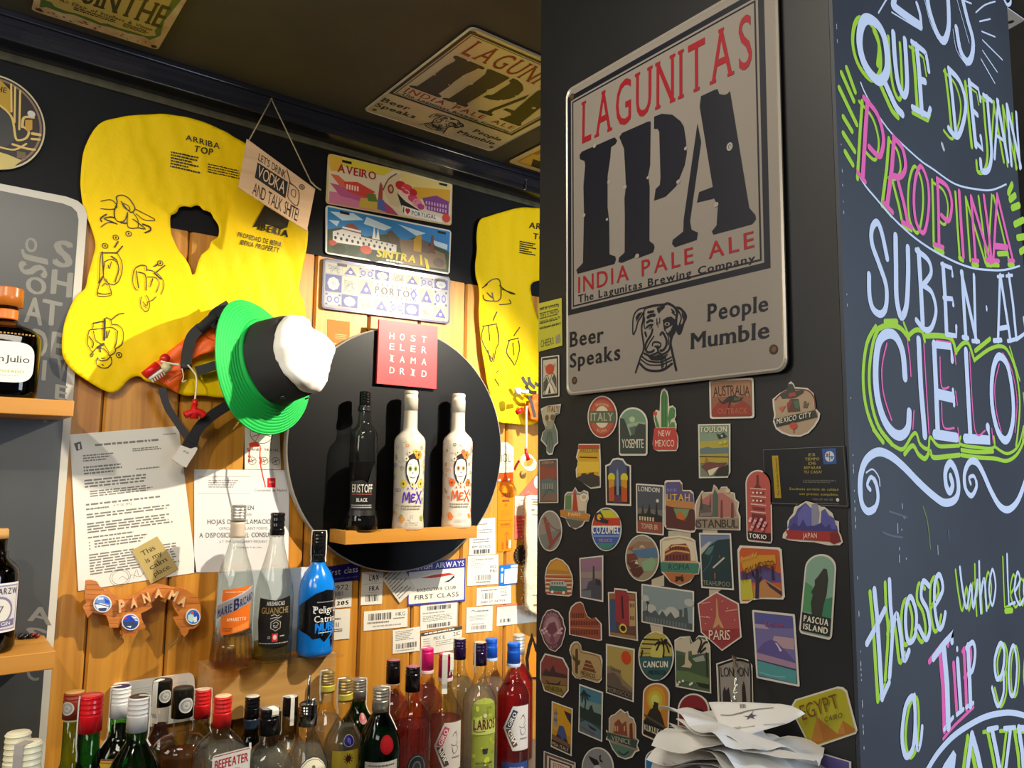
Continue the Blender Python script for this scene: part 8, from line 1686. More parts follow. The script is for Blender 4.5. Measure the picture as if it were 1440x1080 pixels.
def mex(px_,top,label,body,c1,c2,c3,dark):
    zt_m=at_px(px_,top+1,BY)[1];hh=zt_m-SHZ-.0003
    P_m=[(.0152,.006,2),(.0154,.045,2),(.0158,.082,2),(.0168,.088,2),(.0225,.094,2),(.0310,.103,2),(.0342,.111,2),(.0345,.125,2),(.0335,.19,2),(.0330,hh-.03,2),(.0345,hh-.012,2),(.0348,hh-.004,2),(.032,hh,2)]
    B=Bottle('cream_liqueur_bottle',label,on_shelf(px_),zt_m,P_m,mat(body,.35,coat=.3),group=GM,solid=True)
    B.cap(.0160,.044,mat(body,.35),1,mat(body,.35),ribfrac=.35)
    s=B.sheet(14,.2,.0003);Z=ink;F=lambda u,v:(u*.0265,-(.172-v*.035))
    rnd_=random.Random(px_)
    for k in range(130):# small drawn flowers, leaves and stars all round
        a,d=rnd_.uniform(-.075,.045),rnd_.uniform(.115,hh-.02)
        if abs(a) < .020 and .125 < d < .285 or abs(a) < .027 and .215 < d < .27:continue
        cc=(c1,c2,'#6f685a',dark,'#857d6c',c3)[k % 6];t=k % 3
        if t == 0:s.stroke([(a+.0035*math.cos(j*1.05),-d+.0035*math.sin(j*1.05)) for j in range(6)],.0007,Z(cc),1,True,True)
        elif t == 1:s.stroke([(a-.004,-d),(a,-d+.003),(a+.004,-d-.002)],.0008,Z(cc),1)
        else:
            for j in range(5):s.ell(a+.0028*math.cos(j*1.257),-d+.0028*math.sin(j*1.257),.0014,.0014,Z(cc),1,8)
    
    
    s.stroke([(.004*math.cos(k*.7)-.0,-.084) for k in range(2)],.001,Z(dark),1)
    # painted skull lady: plain generic face with hair and flowers
    s.poly([F(.62*math.cos(t*.2244),.95*math.sin(t*.2244)*(1 if math.sin(t*.2244) > 0 else 1.05)-.05) for t in range(28)],Z('#2a2320'),1);s.poly([F(.5*math.cos(t*.2244)*(1-.18*(math.sin(t*.2244) < -.3)),.82*math.sin(t*.2244)-.16) for t in range(28)],mat('#eeeadf',.5),2)
    s.poly([F(-.55,.2),F(-.4,.75),F(0,.95),F(.4,.75),F(.55,.2),F(.3,.5),F(.05,.58),F(-.05,.58),F(-.3,.5)],Z('#2a2320'),3)
    for sx in (-1,1):s.poly([F(sx*.22+.15*math.cos(t*.52),-.02+.17*math.sin(t*.52)) for t in range(12)],Z(c1),3);s.poly([F(sx*.22+.07*math.cos(t*.52),-.02+.08*math.sin(t*.52)) for t in range(12)],Z('#3a3428'),4);s.stroke([F(sx*.38,.22),F(sx*.2,.28),F(sx*.08,.2)],.0007,Z('#2a2320'),4)
    s.poly([F(-.05,-.32),F(0,-.2),F(.05,-.32)],Z('#2a2320'),4);s.stroke([F(-.26,-.52),F(0,-.58),F(.26,-.52)],.0009,Z('#6a2a2a'),4)
    for k in range(5):s.stroke([F(-.2+k*.1,-.48),F(-.2+k*.1,-.62)],.0004,Z('#2a2320'),4)
    for cx,cy,r_,cc in ((.45,.85,.32,c3),(.2,1.05,.2,c2),(-.55,.6,.2,'#d9d2c0'),(-.3,.98,.18,'#d2c8b0'),(-.75,-.95,.3,c2),(.75,-.95,.3,c2),(0,-1.0,.2,'#c9b88a')):
        for j in range(6):s.poly([F(cx+r_*.6*math.cos(j*1.047)+r_*.45*math.cos(t*.785),cy+r_*.5*math.sin(j*1.047)+r_*.4*math.sin(t*.785)) for t in range(8)],Z(cc),3+.1*j)
        s.poly([F(cx+r_*.3*math.cos(t*.785),cy+r_*.3*math.sin(t*.785)) for t in range(8)],Z('#5a4a2a'),5)
    
    for dx in (-.35,0,.35):s.poly([F(dx-.12,-1.35),F(dx,-1.15),F(dx+.12,-1.35),F(dx,-1.25)],Z(dark),4)
    q=LQ(.001,.234,.046,.026)
    for st,w_ in (([(.02,.95),(.1,.1),(.2,.75),(.32,.08),(.36,.92)],.0030),([(.62,.3),(.48,.26),(.46,.5),(.58,.52),(.46,.56),(.45,.86),(.64,.8)],.0030),([(.70,.08),(.97,.98)],.0032),([(.98,.0),(.68,.98)],.0032)):s.stroke(P_(q,st),w_,Z(dark),5)
    s.lines(LQ(0,.258,.05,.012),Z('#8a7f6a'),2,(0,0,1,1),2,.5,3,.1)
    for a,d,r_,cc in ((-.022,.282,.006,c3),(-.024,.276,.004,c1),(.026,.28,.005,c1)):
        for j in range(5):s.ell(a+r_*.7*math.cos(j*1.257),-d+r_*.7*math.sin(j*1.257),r_*.5,r_*.6,Z(cc),2+.1*j,10)
    
    s.stroke([(.003*math.cos(k),-.276+.003*math.sin(k)) for k in range(6)],.0006,Z('#8a7f6a'),2,True,True);s.lines(LQ(.002,.292,.03,.008),Z('#b0a690'),2,(0,0,1,1),2,.4,3,.1)
    join_into(B.body,s.build('printing',B.root))
mex(576,549,'off-white bottle with purple lettering and painted skull face, middle of the shelf','#c4bcac','#8a9a30','#c9b43a','#c98a2a','#4a22a0')
mex(643.5,553,'off-white bottle with orange lettering and painted skull face, right on the shelf','#cec6b6','#e08a3a','#e8641c','#e2701f','#e0500f')

# ---- three bottles on a clear stand fixed to a wooden block
BLK=1.532;BF=1.492;bp=WALL(WALL_Y-BLK);fp=WALL(WALL_Y-BF)
xL=fp.px((297,945))[0];xR=fp.px((472,925))[0];zB=EYE.z+fp.px((385,930))[1]
b=MB();b.box((xL,BF,zB-.095),(xR,WALL_Y-.0003,zB),wood('plywood','#b98a4c','#c99a5a','#b48546','X',1.2,False,.5));tag(b.build('wooden_block',bevel=.001),'plain wooden block on the planks below the three bottles on the clear stand','block')
m_acr=clear_mat('acrylic','#f4f6f7',.5,1.1,.0,True)
zS=zB+.0042
xa,xb=bp.px((274,860))[0],bp.px((434,860))[0];zTop=EYE.z+bp.px((350,801))[1]
root=empty('clear_display_stand',((xL+xR)/2,BLK-.04,zS-.004),'clear acrylic stand on the wooden block holding three bottles','stand')
b=MB();b.box((xL+.002,BF-.042,zS-.004),(xR-.002,BLK-.0004,zS),m_acr);b.build('base',root)
xc0,xc1=bp.px((303,860))[0],bp.px((434,860))[0]
b=MB();b.box((xc0,BLK-.0046,zS+.0002),(xc1,BLK-.0026,zTop),m_acr);b.build('back_panel',root)
b=MB();b.box((xc0+.001,BLK-.0024,zS+.0002),(xc1-.001,BLK-.0016,zTop-.002),paper('#e2e4e6'));tag(b.build('white_card',root),'white card in the stand')
TY=BLK-.0435
def on_stand(px_):return (RAYX(px_,TY,930),TY)
GT3='bottles on the clear stand'
zt1=at_px(326,710.5,TY)[1];hh=zt1-zS-.0003
P2=[(.0125,.010,2),(.0128,.058,2),(.0140,.070,2),(.0195,.092,2),(.0275,.115,2),(.0325,.140,2),(.0340,.165,2),(.0342,.205,2),(.0335,.235,2),(.0335,hh-.06,2),(.0360,hh-.035,2),(.0385,hh-.014,2),(.0385,hh-.004,2),(.035,hh,2)]
B_=Bottle('liqueur_bottle','clear bottle with silver cap and orange label with silver band, leftmost on the clear stand',on_stand(325),zt1,P2,g_clear,hh-.052,liq('#f7c060'),GT3)
B_.cap(.0142,.030,capc('#b9b6ac',.3,.6),5,capc('#c4c1b8',.3,.5),ribfrac=.9);B_.collar(.031,.060,mat('#c9b8a4',.5),.0007,name='neck_label')
s=B_.sheet(6,.19);q=LQ(.002,.190,.056,.086);s.poly(P_(q,[(0,.06),(1,-.02),(1,.88),(0,1)]),mat('#dd6a14',.45),0);TX(s,q,'AMARETTO','#f0d8b4',.2,.63,.82,.70,2,bold=.03);s.lines(q,ink('#8a3a08'),2,(.08,.84,.4,.93),2,.4,3,.2);s.lines(q,ink('#f2c9a0'),2,(.1,.09,.9,.12),1,.6,3,.1);PL(s,q,'#e8853a',[(.4,.84),(.95,.72),(.95,.86),(.4,.94)],1)
PL(s,q,'#8f8d92',[(-.18,.37),(1.12,-.02),(1.12,.30),(-.18,.66)],3);PL(s,q,'#b5b3b6',[(-.18,.37),(1.12,-.02),(1.12,.01),(-.18,.40)],4)
s.text(lambda u,v:q(-.14+1.22*u,.42-.36*u+.24*v),'MARIE',ink('#1a2050'),5,(.0,.22,.40,.9),serif=.05,bold=.03);s.text(lambda u,v:q(-.14+1.22*u,.42-.36*u+.24*v),'B',ink('#1a2050'),5,(.44,.0,.58,.95),serif=.05,bold=.04);s.text(lambda u,v:q(-.14+1.22*u,.42-.36*u+.24*v),'RIZARD',ink('#1a2050'),5,(.60,.22,.98,.85),serif=.05,bold=.03);s.build('label',B_.root)
b=MB()
for k in range(22):
    an=2*math.pi*k/22;p=[B_.c+Vector((math.cos(an),math.sin(an),0))*(radius_at(P2,d)-.0004)+Vector((0,0,B_.zt-d)) for d in (hh-.062,hh-.045,hh-.028,hh-.012)];b.tube(p,.0010,g_clear,5)
b.build('ribbing',B_.root)
zt2=at_px(387,721.5,TY)[1];hh=zt2-zS-.0003
P3=[(.0125,.010,2),(.0130,.045,2),(.0145,.060,2),(.0205,.085,2),(.0285,.112,2),(.0345,.140,2),(.0362,.160,2),(.0365,.20,2),(.0362,hh-.05,2),(.0362,hh-.006,2),(.033,hh,2)]
B_=Bottle('rum_bottle','clear rum bottle with black cap and black label, middle of the clear stand',on_stand(381.5),zt2,P3,g_clear,hh-.034,liq('#dccb80'),GT3)
B_.cap(.0140,.042,capc('#121214',.2),3,capc('#1f1f22',.25),ribfrac=.75)
s=B_.sheet(3,.195);q=LQ(.001,.200,.066,.092);s.poly(P_(q,[(.04,.02),(.5,.07),(.97,0),(1,.5),(.97,.96),(.5,1.0),(.05,.97),(0,.5)]),mat('#151413',.4),0);TX(s,q,'AREHUCAS','#c9c4ba',.26,.09,.76,.17,2,bold=.03);TX(s,q,'GUANCHE','#a08a54',.12,.21,.90,.33,2,serif=.03);s.stroke(P_(q,[(.4,.37),(.5,.35),(.56,.38),(.62,.36)]),.0010,ink('#c9c4ba'),2);s.stroke(P_(q,[(.38,.43),(.5,.41),(.6,.42),(.68,.39)]),.0010,ink('#c9c4ba'),2)
s.stroke([q(.53+.15*math.cos(math.pi/6+k*math.pi/3),.56+.115*math.sin(math.pi/6+k*math.pi/3)) for k in range(6)],.0012,ink('#b5b0a6'),2,False,True);s.stroke(P_(q,[(.46,.53),(.54,.5),(.6,.54),(.54,.58),(.47,.56),(.5,.61),(.58,.6)]),.0010,ink('#b5b0a6'),2);PL(s,q,'#b8323a',[(.44,.73),(.60,.72),(.60,.88),(.44,.89)],2);CI(s,q,'#e0b8b0',.52,.8,.05,.05,3);s.lines(q,ink('#b5b0a6'),2,(.32,.78,.40,.84),2,.5,3,.1);s.lines(q,ink('#b5b0a6'),2,(.66,.77,.80,.80),1,.8,3,.1);s.lines(q,ink('#9a958a'),2,(.08,.91,.94,.94),1,.7,3,.02);s.build('label',B_.root)
zt3=at_px(446,747,TY)[1];hh=zt3-zS-.0003
P4=[(.0125,.008,2),(.0130,.055,2),(.0150,.066,2),(.0250,.080,2),(.0325,.098,2),(.0355,.118,2),(.0360,.14,2),(.0360,hh-.012,2),(.0345,hh-.004,2),(.031,hh,2)]
B_=Bottle('tequila_bottle','blue bottle with black splash and gothic lettering, rightmost on the clear stand',on_stand(442),zt3,P4,mat('#0a78d8',.18,coat=.6),group=GT3,solid=True)
B_.cap(.0138,.044,capc('#121315',.15),4,capc('#1f1f22',.25),ribfrac=.6);B_.collar(.044,.060,capc('#101114',.2),.0006)
B_.strip(78,.060,.010);B_.strip(-78,.060,.010)
s=B_.sheet(14,.17,.0003);q=LQ(0,.172,.10,.122);k_=mat('#0d0f13',.2,coat=.6)
s.poly(P_(q,[(.02,.26),(.2,.16),(.4,.05),(.6,.0),(.8,.02),(.98,-.12),(.98,.9),(.9,.86),(.86,.98),(.8,.86),(.76,.92),(.72,.76),(.6,.82),(.5,.74),(.36,.76),(.24,.68),(.02,.62)]),k_,0)
for pts,w_ in (([(.05,.22),(.3,.08),(.5,.0)],.0014),([(.55,.86),(.7,.74),(.86,.62)],.003),([(.6,.9),(.78,.78)],.002),([(.84,.02),(.9,-.04),(.88,.06)],.003),([(.1,.66),(.3,.72)],.002)):s.stroke(P_(q,pts),w_,mat('#0a78d8',.18,coat=.6),2)
wi=ink('#dedbd4')
s.text(q,'Peligro',wi,3,(.36,.25,.88,.36),bold=.0,serif=.03,track=.06);s.text(q,'Catrina',wi,3,(.38,.40,.88,.50),bold=.01,serif=.03,track=.06);s.text(q,'NUBE',mat('#1a78d8',.3),3,(.40,.51,.84,.63),bold=.06,track=.02)
for k in range(7):s.stroke(P_(q,[(.41+k*.065,.62),(.41+k*.065,.66+.02*(k % 3))]),.0016,mat('#1a78d8',.3),3,False)
s.stroke(P_(q,[(.35,.25),(.40,.28),(.36,.33),(.40,.36)]),.0018,wi,3);s.lines(q,ink('#8a8f96'),3,(.42,.18,.82,.20),1,.8,3,.1);s.lines(q,wi,3,(.46,.655,.78,.67),1,.8,3,.1);join_into(B_.body,s.build('printing',B_.root))

# ---- bottles on the left shelves
def left_bottle(name,label,px_,top,yc,zbase,P_fn,glass,**k):
    (x,y),zt=at_px(px_,top,yc);return Bottle(name,label,(x,y),zt,P_fn(zt-zbase-.0003),glass,**k)
YS=LS2[0]+.052
B_=left_bottle('tequila_bottle','squat dark bottle with round orange-brown stopper and white label, upper left shelf',13,405.5,YS,zt1_shelf if 'zt1_shelf' in globals() else EYE.z+WALL(WALL_Y-LS2[0]).px((104,563.5))[1],
    lambda h:[(.0150,.020,2),(.0150,.050,2),(.0165,.056,2),(.0240,.060,2.4),(.0360,.066,3),(.0465,.074,3.4),(.0505,.084,3.6),(.0505,h-.012,3.6),(.0485,h-.003,3.6),(.045,h,3.6)],glassm('#3a1a10'),level=.062,liquid=liq('#5a2a12'),rot=math.atan2(-YS,-.1))
B_.cap(.0215,.030,mat('#b8661c',.3),0,None,ribfrac=.5,name='stopper');B_.collar(.036,.052,mat('#d8701c',.4),.0008,name='neck_band')
b=MB();c=B_.c
s=B_.front(.0508,0);q=LQ(.002,.125,.078,.064);s.poly(P_(q,[(.5+.5*math.copysign(abs(math.cos(t*.1745))**.5,math.cos(t*.1745)),.5+.5*math.copysign(abs(math.sin(t*.1745))**.55,math.sin(t*.1745))) for t in range(36)]),mat('#dcd9cf',.4),1);TX(s,q,'DonJulio','#33302c',.08,.34,.92,.50,2,serif=.05);TX(s,q,'REPOSADO','#a8b02c',.3,.70,.84,.76,2,bold=.02);s.lines(q,ink('#b5b0a4'),2,(.4,.82,.75,.85),1,.7,3,.1);s.build('label',B_.root)
b=MB();rnd=random.Random(6)
for k in range(16):
    a=-.036+k*.0048;n=Vector((math.cos(B_.rot),math.sin(B_.rot),0));u=Vector((-n.y,n.x,0));zz_=B_.zt-.080-.22*a*a*40*.1;p=B_.c+n*.0492+u*a+Vector((0,0,zz_));b.tube([p,p+u*.0028],.0013,mat('#b98a4a',.3),6)
b.build('embossing',B_.root)
B_=left_bottle('gin_bottle','dark brown gin bottle with cork and lilac label on the lower left shelf',-4,743.5,YS,LS2[1],
    lambda h:[(.0155,.014,2),(.0155,.034,2),(.0185,.036,2),(.0180,.040,2),(.0190,.046,2),(.0280,.054,2),(.0345,.063,2),(.0360,.075,2),(.0360,h-.008,2),(.033,h,2)],glassm('#3a1c14'),level=.058,liquid=liq('#4a1f14'))
B_.cap(.0165,.015,mat('#c09050',.7),0,None,ribfrac=.5,name='cork')
s=B_.sheet(12,.11,.0003);q=LQ(0,.118,.072,.074);s.poly(P_(q,RC_),mat('#d9d4ce',.5),0)
PL(s,q,'#8a7f9c',[(.04,.04),(.96,.04),(.96,.96),(.04,.96)],1);PL(s,q,'#c9c4c0',[(.07,.07),(.93,.07),(.93,.93),(.07,.93)],2);TX(s,q,'SCHWARZW','#3a3440',.1,.10,.93,.22,3,bold=.03,arc=.02);CI(s,q,'#7a7090',.52,.56,.32,.30,3);CI(s,q,'#d2cdbf',.52,.56,.27,.25,4);TX(s,q,'47','#5a5266',.38,.46,.64,.62,5,serif=.05);PL(s,q,'#6f6684',[(.1,.8),(.9,.74),(.9,.88),(.1,.92)],5);TX(s,q,'DRY GIN','#dcd6d8',.3,.79,.8,.86,6);s.build('label',B_.root)
# ================================================================ chalkboard on the near face of the pillar
CB=CHK(0);hz=0.004
s=Sheet(CHK(-.004),.004)
x0,x1=PIL_X+.0005,PIL_RIGHT-.0005
m_cb=mottled('chalkboard_paint','#2b2f37','#363b44',4,.5,.04)
s.slab([(x0,.01-EYE.z),(x1,.01-EYE.z),(x1,.765),(x0,.765)],m_cb)
Wt,Gr,Pk=mat('#cfd6e8',.7,name='chalk_marker_white'),mat('#a6d02c',.65,name='chalk_marker_green'),mat('#ee62a8',.65,name='chalk_marker_pink')
A_,B_2,C_,D_,E_=zm(1140,0,4.8),zm(1140,200,4.8),zm(1140,400,4.8),zm(1140,600,4.8),zm(1140,800,3.857)
CK=s.pl;kk=.00118
def px2(z,pts):return [CK.px(z(*p)) for p in pts]
def chalk(z,pts,w_,m=Wt,lay=3,sm=True,closed=False,sc_=4.8):s.stroke(px2(z,pts),[x/sc_*kk for x in w_] if isinstance(w_,list) else w_/sc_*kk,m,lay,sm,closed)
def both(z,pts,w_,m=Wt,off=(-26,6),sh=Gr,sw=.75,sm=True,closed=False,sc_=4.8,lay=4):
    chalk(z,pts,w_,m,lay,sm,closed,sc_);chalk(z,[(x+off[0],y+off[1]) for x,y in pts],w_*sw,sh,2,sm,closed,sc_)
up=lambda pts:[(x,y+960) for x,y in pts]
# LOS
for pts,w_ in (([(560,-120),(530,50)],42),([(530,50),(600,105),(715,185)],44),([(720,190),(712,110),(690,35)],26),([(755,-60),(775,80),(830,240),(875,285),(905,200),(905,60),(895,-60)],42),([(985,-60),(1030,130),(1070,280),(1062,390),(1030,425),(985,350),(958,200)],42)):chalk(A_,pts,w_)
chalk(A_,[(520,95),(720,215)],8);chalk(A_,[(740,0),(780,160),(830,270)],6);chalk(A_,[(960,0),(1045,300)],6);chalk(A_,[(935,210),(960,350),(1030,455)],6);chalk(A_,[(1000,10),(1060,35)],10)
# rays
for pts in ([(430,100),(490,0)],[(1090,95),(1150,45),(1222,20)],[(1115,155),(1188,138)],[(1130,222),(1220,258)],[(1135,280),(1270,413)],[(1135,350),(1235,495)],[(1125,408),(1218,570)]):chalk(A_,pts,9,sm=len(pts) > 2)
chalk(A_,[(1270,-20),(1300,40),(1325,30),(1325,-20)],22)
# QUE
both(A_,[(350,140),(420,175),(468,260),(490,390),(485,500),(440,555),(385,520),(330,430),(302,310),(312,195)],50,closed=True,off=(-45,-5),sw=.5)
both(A_,[(470,560),(510,650),(550,735),(590,780)],40,off=(-28,20));chalk(A_,[(400,220),(435,320),(425,450)],26,Gr,2)
both(A_,[(530,235),(540,400),(562,570),(600,655),(622,600),(618,440),(608,280)],38,off=(-32,25),sw=.6)
both(A_,[(688,320),(705,500),(722,770)],40,sm=False);both(A_,[(655,295),(740,360),(755,400),(770,490)],30,off=(-15,30),sw=.5);chalk(A_,[(705,545),(745,560)],36,sm=False);both(A_,[(660,735),(765,790),(780,745)],32,off=(0,35),sw=.6,sm=False)
# DEJAN
both(A_,[(908,480),(930,660),(952,890)],34,sm=False);both(A_,[(905,475),(980,560),(1020,700),(1003,840),(962,930),(905,875)],34,off=(-32,15),sw=.5)
both(A_,[(1045,560),(1062,740),(1088,990)],40,sm=False);both(A_,[(1045,565),(1105,610),(1120,690)],26,sm=False,off=(-10,25),sw=.5);chalk(A_,[(1062,745),(1100,785)],30,sm=False);chalk(A_,[(1085,965),(1135,1015),(1122,930)],30,sm=False)
both(A_,[(1140,650),(1195,690)],28,sm=False);both(A_,[(1165,665),(1180,850),(1195,1040),(1175,1150),(1130,1160),(1120,1090)],34)
both(A_,[(1240,690),(1215,1075)],26,sm=False);both(A_,[(1235,690),(1305,1090)],36,sm=False);chalk(A_,[(1225,920),(1285,960)],20,sm=False)
both(A_,[(1298,720),(1330,1120)],30,sm=False);both(A_,[(1300,720),(1392,1130)],34,sm=False);both(A_,[(1362,770),(1388,1140)],28,sm=False)
# arcs framing the pink word
chalk(A_,[(310,570),(340,640),(400,745),(520,910),(700,1080),(800,1150),(950,1250),(1100,1285),(1200,1288),(1295,1250)],10)
chalk(B_2,[(285,210),(340,300),(400,372),(540,530),(700,670),(880,780),(1050,850),(1200,868),(1290,865),(1385,840)],11)
# PROPINA
O2=(-34,4)
both(A_,[(355,690),(340,900),(322,1210)],30,Pk,O2,sm=False);both(A_,[(330,670),(420,780),(462,930),(450,1040),(425,1060),(365,1000)],28,Pk,(-30,25),sw=.6);chalk(B_2,[(288,210),(340,275)],22,Pk,sm=False)
both(B_2,[(535,-20),(520,180),(488,430)],32,Pk,O2,sm=False);both(B_2,[(530,-25),(590,50),(612,170),(582,238),(530,235)],28,Pk,(-32,15),sw=.6);both(B_2,[(555,245),(600,420),(628,560)],28,Pk,(-32,15),sm=False);chalk(B_2,[(465,415),(525,480)],24,Pk,sm=False);chalk(B_2,[(590,545),(655,580)],24,Pk,sm=False);chalk(B_2,[(460,440),(520,510)],16,Gr,2,False);chalk(B_2,[(590,572),(655,605)],14,Gr,2,False)
both(B_2,[(715,170),(760,270),(770,420),(752,570),(725,618),(682,540),(668,400),(680,250)],24,Pk,(-38,0),closed=True)
both(B_2,[(828,260),(835,480),(838,700)],28,Pk,O2,sm=False);both(B_2,[(825,255),(895,310),(925,420),(905,535),(855,500)],26,Pk,(-24,25),sw=.6);chalk(B_2,[(808,695),(868,715)],22,Pk,sm=False);chalk(B_2,[(815,725),(868,748)],26,Gr,2,False)
both(B_2,[(975,340),(988,560),(1003,775)],30,Pk,(-24,6),sm=False);chalk(B_2,[(978,785),(1000,800)],28,Gr,2,False)
both(B_2,[(1055,375),(1068,560),(1085,800)],28,Pk,O2,sm=False);both(B_2,[(1055,375),(1188,815)],28,Pk,O2,sm=False);both(B_2,[(1142,370),(1170,580),(1195,810)],28,Pk,O2,sm=False)
both(B_2,[(1232,360),(1205,810)],26,Pk,O2,sm=False);both(B_2,[(1232,360),(1285,580),(1335,785)],28,Pk,(-22,10),sm=False);chalk(B_2,[(1215,705),(1300,715)],34,Pk,sm=False);chalk(B_2,[(1240,758),(1305,755)],28,Gr,2,False)
for x_ in (1085,1180,1225,1328):chalk(B_2,[(x_-20,802),(x_+20,806)],22,Pk,sm=False);chalk(B_2,[(x_-18,832),(x_+18,834)],26,Gr,2,False)
for pts in ([(215,470),(272,630)],[(180,505),(262,690)],[(165,605),(283,850)],[(192,800),(250,895)],[(192,910),(268,1030)],[(205,1035),(255,1120)]):chalk(A_,pts,26,Gr,3,False)
for pts in ([(1335,292),(1310,350)],[(1320,395),(1355,365)],[(1335,450),(1383,430)],[(1352,560),(1410,530)],[(1372,650),(1430,640)],[(1390,745),(1430,720)]):chalk(B_2,pts,38,Gr,3,False)
# SUBEN AL
U2=lambda pts:[(x,y+960) for x,y in pts]
chalk(B_2,[(488,790),(452,620),(420,548),(385,590),(385,690),(430,820),(475,950),(485,1040),(475,1130),(440,1165),(392,1130),(368,1040),(365,900)],32)
chalk(B_2,[(545,640),(548,850),(552,1060),(582,1180),(618,1110),(630,900),(628,720)],38)
chalk(B_2,[(700,740),(714,960),(728,1230)],38,sm=False);chalk(B_2,[(685,735),(765,800),(785,890),(730,970)],28);chalk(B_2,[(730,970),(790,1020),(818,1140),(790,1250),(745,1270),(685,1205)],28)
chalk(B_2,[(866,835),(880,1050),(890,1290)],36,sm=False);chalk(B_2,[(855,828),(925,855),(930,905)],22,sm=False);chalk(B_2,[(870,1055),(930,1062),(935,1102)],24,sm=False);chalk(B_2,[(885,1300),(955,1310),(955,1248)],24,sm=False)
chalk(B_2,[(995,885),(1020,1320)],34,sm=False);chalk(B_2,[(990,885),(1092,1345)],32,sm=False);chalk(B_2,[(1075,905),(1086,1330)],28,sm=False);chalk(B_2,[(1000,1320),(1035,1325)],24,sm=False);chalk(B_2,[(1065,1345),(1110,1348)],22,sm=False)
c=CK.px(C_(1161,165));s.ell(c[0],c[1],.0022,.0040,Wt,3,16)
chalk(B_2,[(1252,908),(1238,1345)],28,sm=False);chalk(B_2,[(1255,905),(1322,1340)],30,sm=False);chalk(B_2,[(1248,1260),(1310,1250)],26,sm=False);chalk(B_2,[(1210,1342),(1260,1338)],26,sm=False)
chalk(B_2,[(1312,900),(1340,1100),(1362,1330)],30,sm=False);chalk(B_2,[(1305,1345),(1370,1330),(1425,1290),(1412,1190)],22,sm=False);chalk(B_2,[(1235,912),(1275,905)],18,sm=False);chalk(B_2,[(1295,908),(1335,902)],18,sm=False)
# CIELO
chalk(C_,[(608,630),(592,460),(545,355),(485,338),(432,395),(410,550),(418,740),(460,900),(520,995),(580,1020),(628,970),(636,865)],44)
chalk(C_,[(700,378),(715,700),(742,1020)],42,sm=False)
chalk(C_,[(805,405),(818,700),(830,1010)],42,sm=False);chalk(C_,[(800,408),(918,422),(928,515)],34,sm=False);chalk(C_,[(832,742),(930,765)],50,sm=False);chalk(C_,[(932,715),(940,815)],24,sm=False);chalk(C_,[(810,1012),(958,1035)],46,sm=False)
chalk(C_,[(1020,452),(1035,750),(1050,1030)],42,sm=False);chalk(C_,[(1015,1040),(1180,1052),(1168,965)],46,sm=False)
chalk(C_,[(1250,488),(1300,545),(1332,700),(1342,880),(1318,1015),(1280,1052),(1232,980),(1198,820),(1196,650),(1215,535)],42,closed=True)
for pts in ([(485,402),(452,560),(462,740),(516,915)],[(622,372),(640,500),(648,620)],[(735,405),(752,700),(770,1010)],[(845,495),(855,690),(905,695)],[(855,800),(868,962),(940,970)],[(820,383),(918,396)],[(1045,462),(1080,980),(1150,988)],[(1246,540),(1216,680),(1225,850),(1260,1000)],[(1270,465),(1330,580),(1366,780),(1352,1000)],[(945,475),(952,540)],[(950,725),(962,815)],[(668,855),(660,975)],[(1195,975),(1205,1070)],[(965,970),(975,1050)]):chalk(C_,pts,10,Pk,3)
for pts,w_ in (([(412,288),(352,400),(326,600),(340,800),(392,965),(460,1065)],22),([(430,300),(392,400),(366,600),(382,800),(432,965),(520,1080)],22),([(430,302),(500,278),(580,300),(635,370)],24),([(475,258),(552,256)],28),([(600,262),(635,350)],16),([(632,350),(680,312),(725,322),(742,385)],22),([(750,350),(850,350),(925,372),(955,462)],26),([(955,455),(1000,402),(1040,405),(1078,515)],22),([(1085,450),(1185,370)],24),([(1080,512),(1180,440),(1260,420),(1310,460),(1362,600),(1386,800),(1372,1000),(1360,1090)],20),([(1318,425),(1386,650)],14),([(1410,735),(1422,900),(1402,1080)],14)):chalk(C_,pts,w_,Gr,2)
for pts,w_ in (([(392,20),(458,100)],18),([(440,20),(490,90),(550,140),(600,148),(655,62),(685,48),(712,120),(765,150),(778,72),(830,128),(900,132),(975,128)],18),([(605,185),(660,128),(700,188),(745,215),(778,165),(800,208),(900,200),(978,192)],22),([(985,70),(985,120),(1100,140),(1208,142),(1210,70)],16),([(990,158),(1100,172),(1205,168)],20),([(990,192),(1100,208),(1215,215),(1300,230),(1372,180),(1430,60)],20),([(1215,135),(1300,182),(1375,130),(1412,0)],16)):chalk(D_,pts,w_,Gr,2)
# swirls
chalk(D_,[(372,425),(352,390),(378,340),(412,385),(425,480),(402,550),(350,568),(312,500),(306,350),(342,230),(420,172),(505,195),(600,272),(700,375),(800,465),(875,512),(945,492),(970,420),(955,310),(915,245),(882,300),(885,390),(910,440),(930,395),(915,335)],[18,24,30,36,36,36,36,36,36,34])
chalk(D_,[(1052,385),(1042,345),(1075,335),(1092,400),(1058,465),(1018,420),(1010,320),(1042,242),(1088,238),(1130,300),(1190,435),(1250,535),(1310,558),(1370,500),(1418,380),(1450,280)],[18,26,32,36,36,36])
chalk(D_,[(345,310),(390,288),(430,340),(438,400)],7)
# smudges
Sm=mat('#5c626d',.8);
for pts,w_ in (([(500,570),(560,590),(620,610)],8),([(455,710),(520,735),(590,745)],8),([(730,540),(760,640),(780,820)],9),([(900,700),(905,765)],8)):chalk(D_,pts,w_,Sm if w_ < 9 else mat('#6f7a4a',.8),2)
for x_,y_,h_ in ((558,655,60),(568,865,45),(830,800,60),(588,520,30),(600,610,6),(585,690,6),(570,815,12),(615,885,5)):chalk(D_,[(x_,y_),(x_+2,y_+h_)],6,mat('#aab0bb',.8),2,False)
chalk(B_2,[(860,20),(872,55)],22,mat('#b9bdc4',.8),3,False)
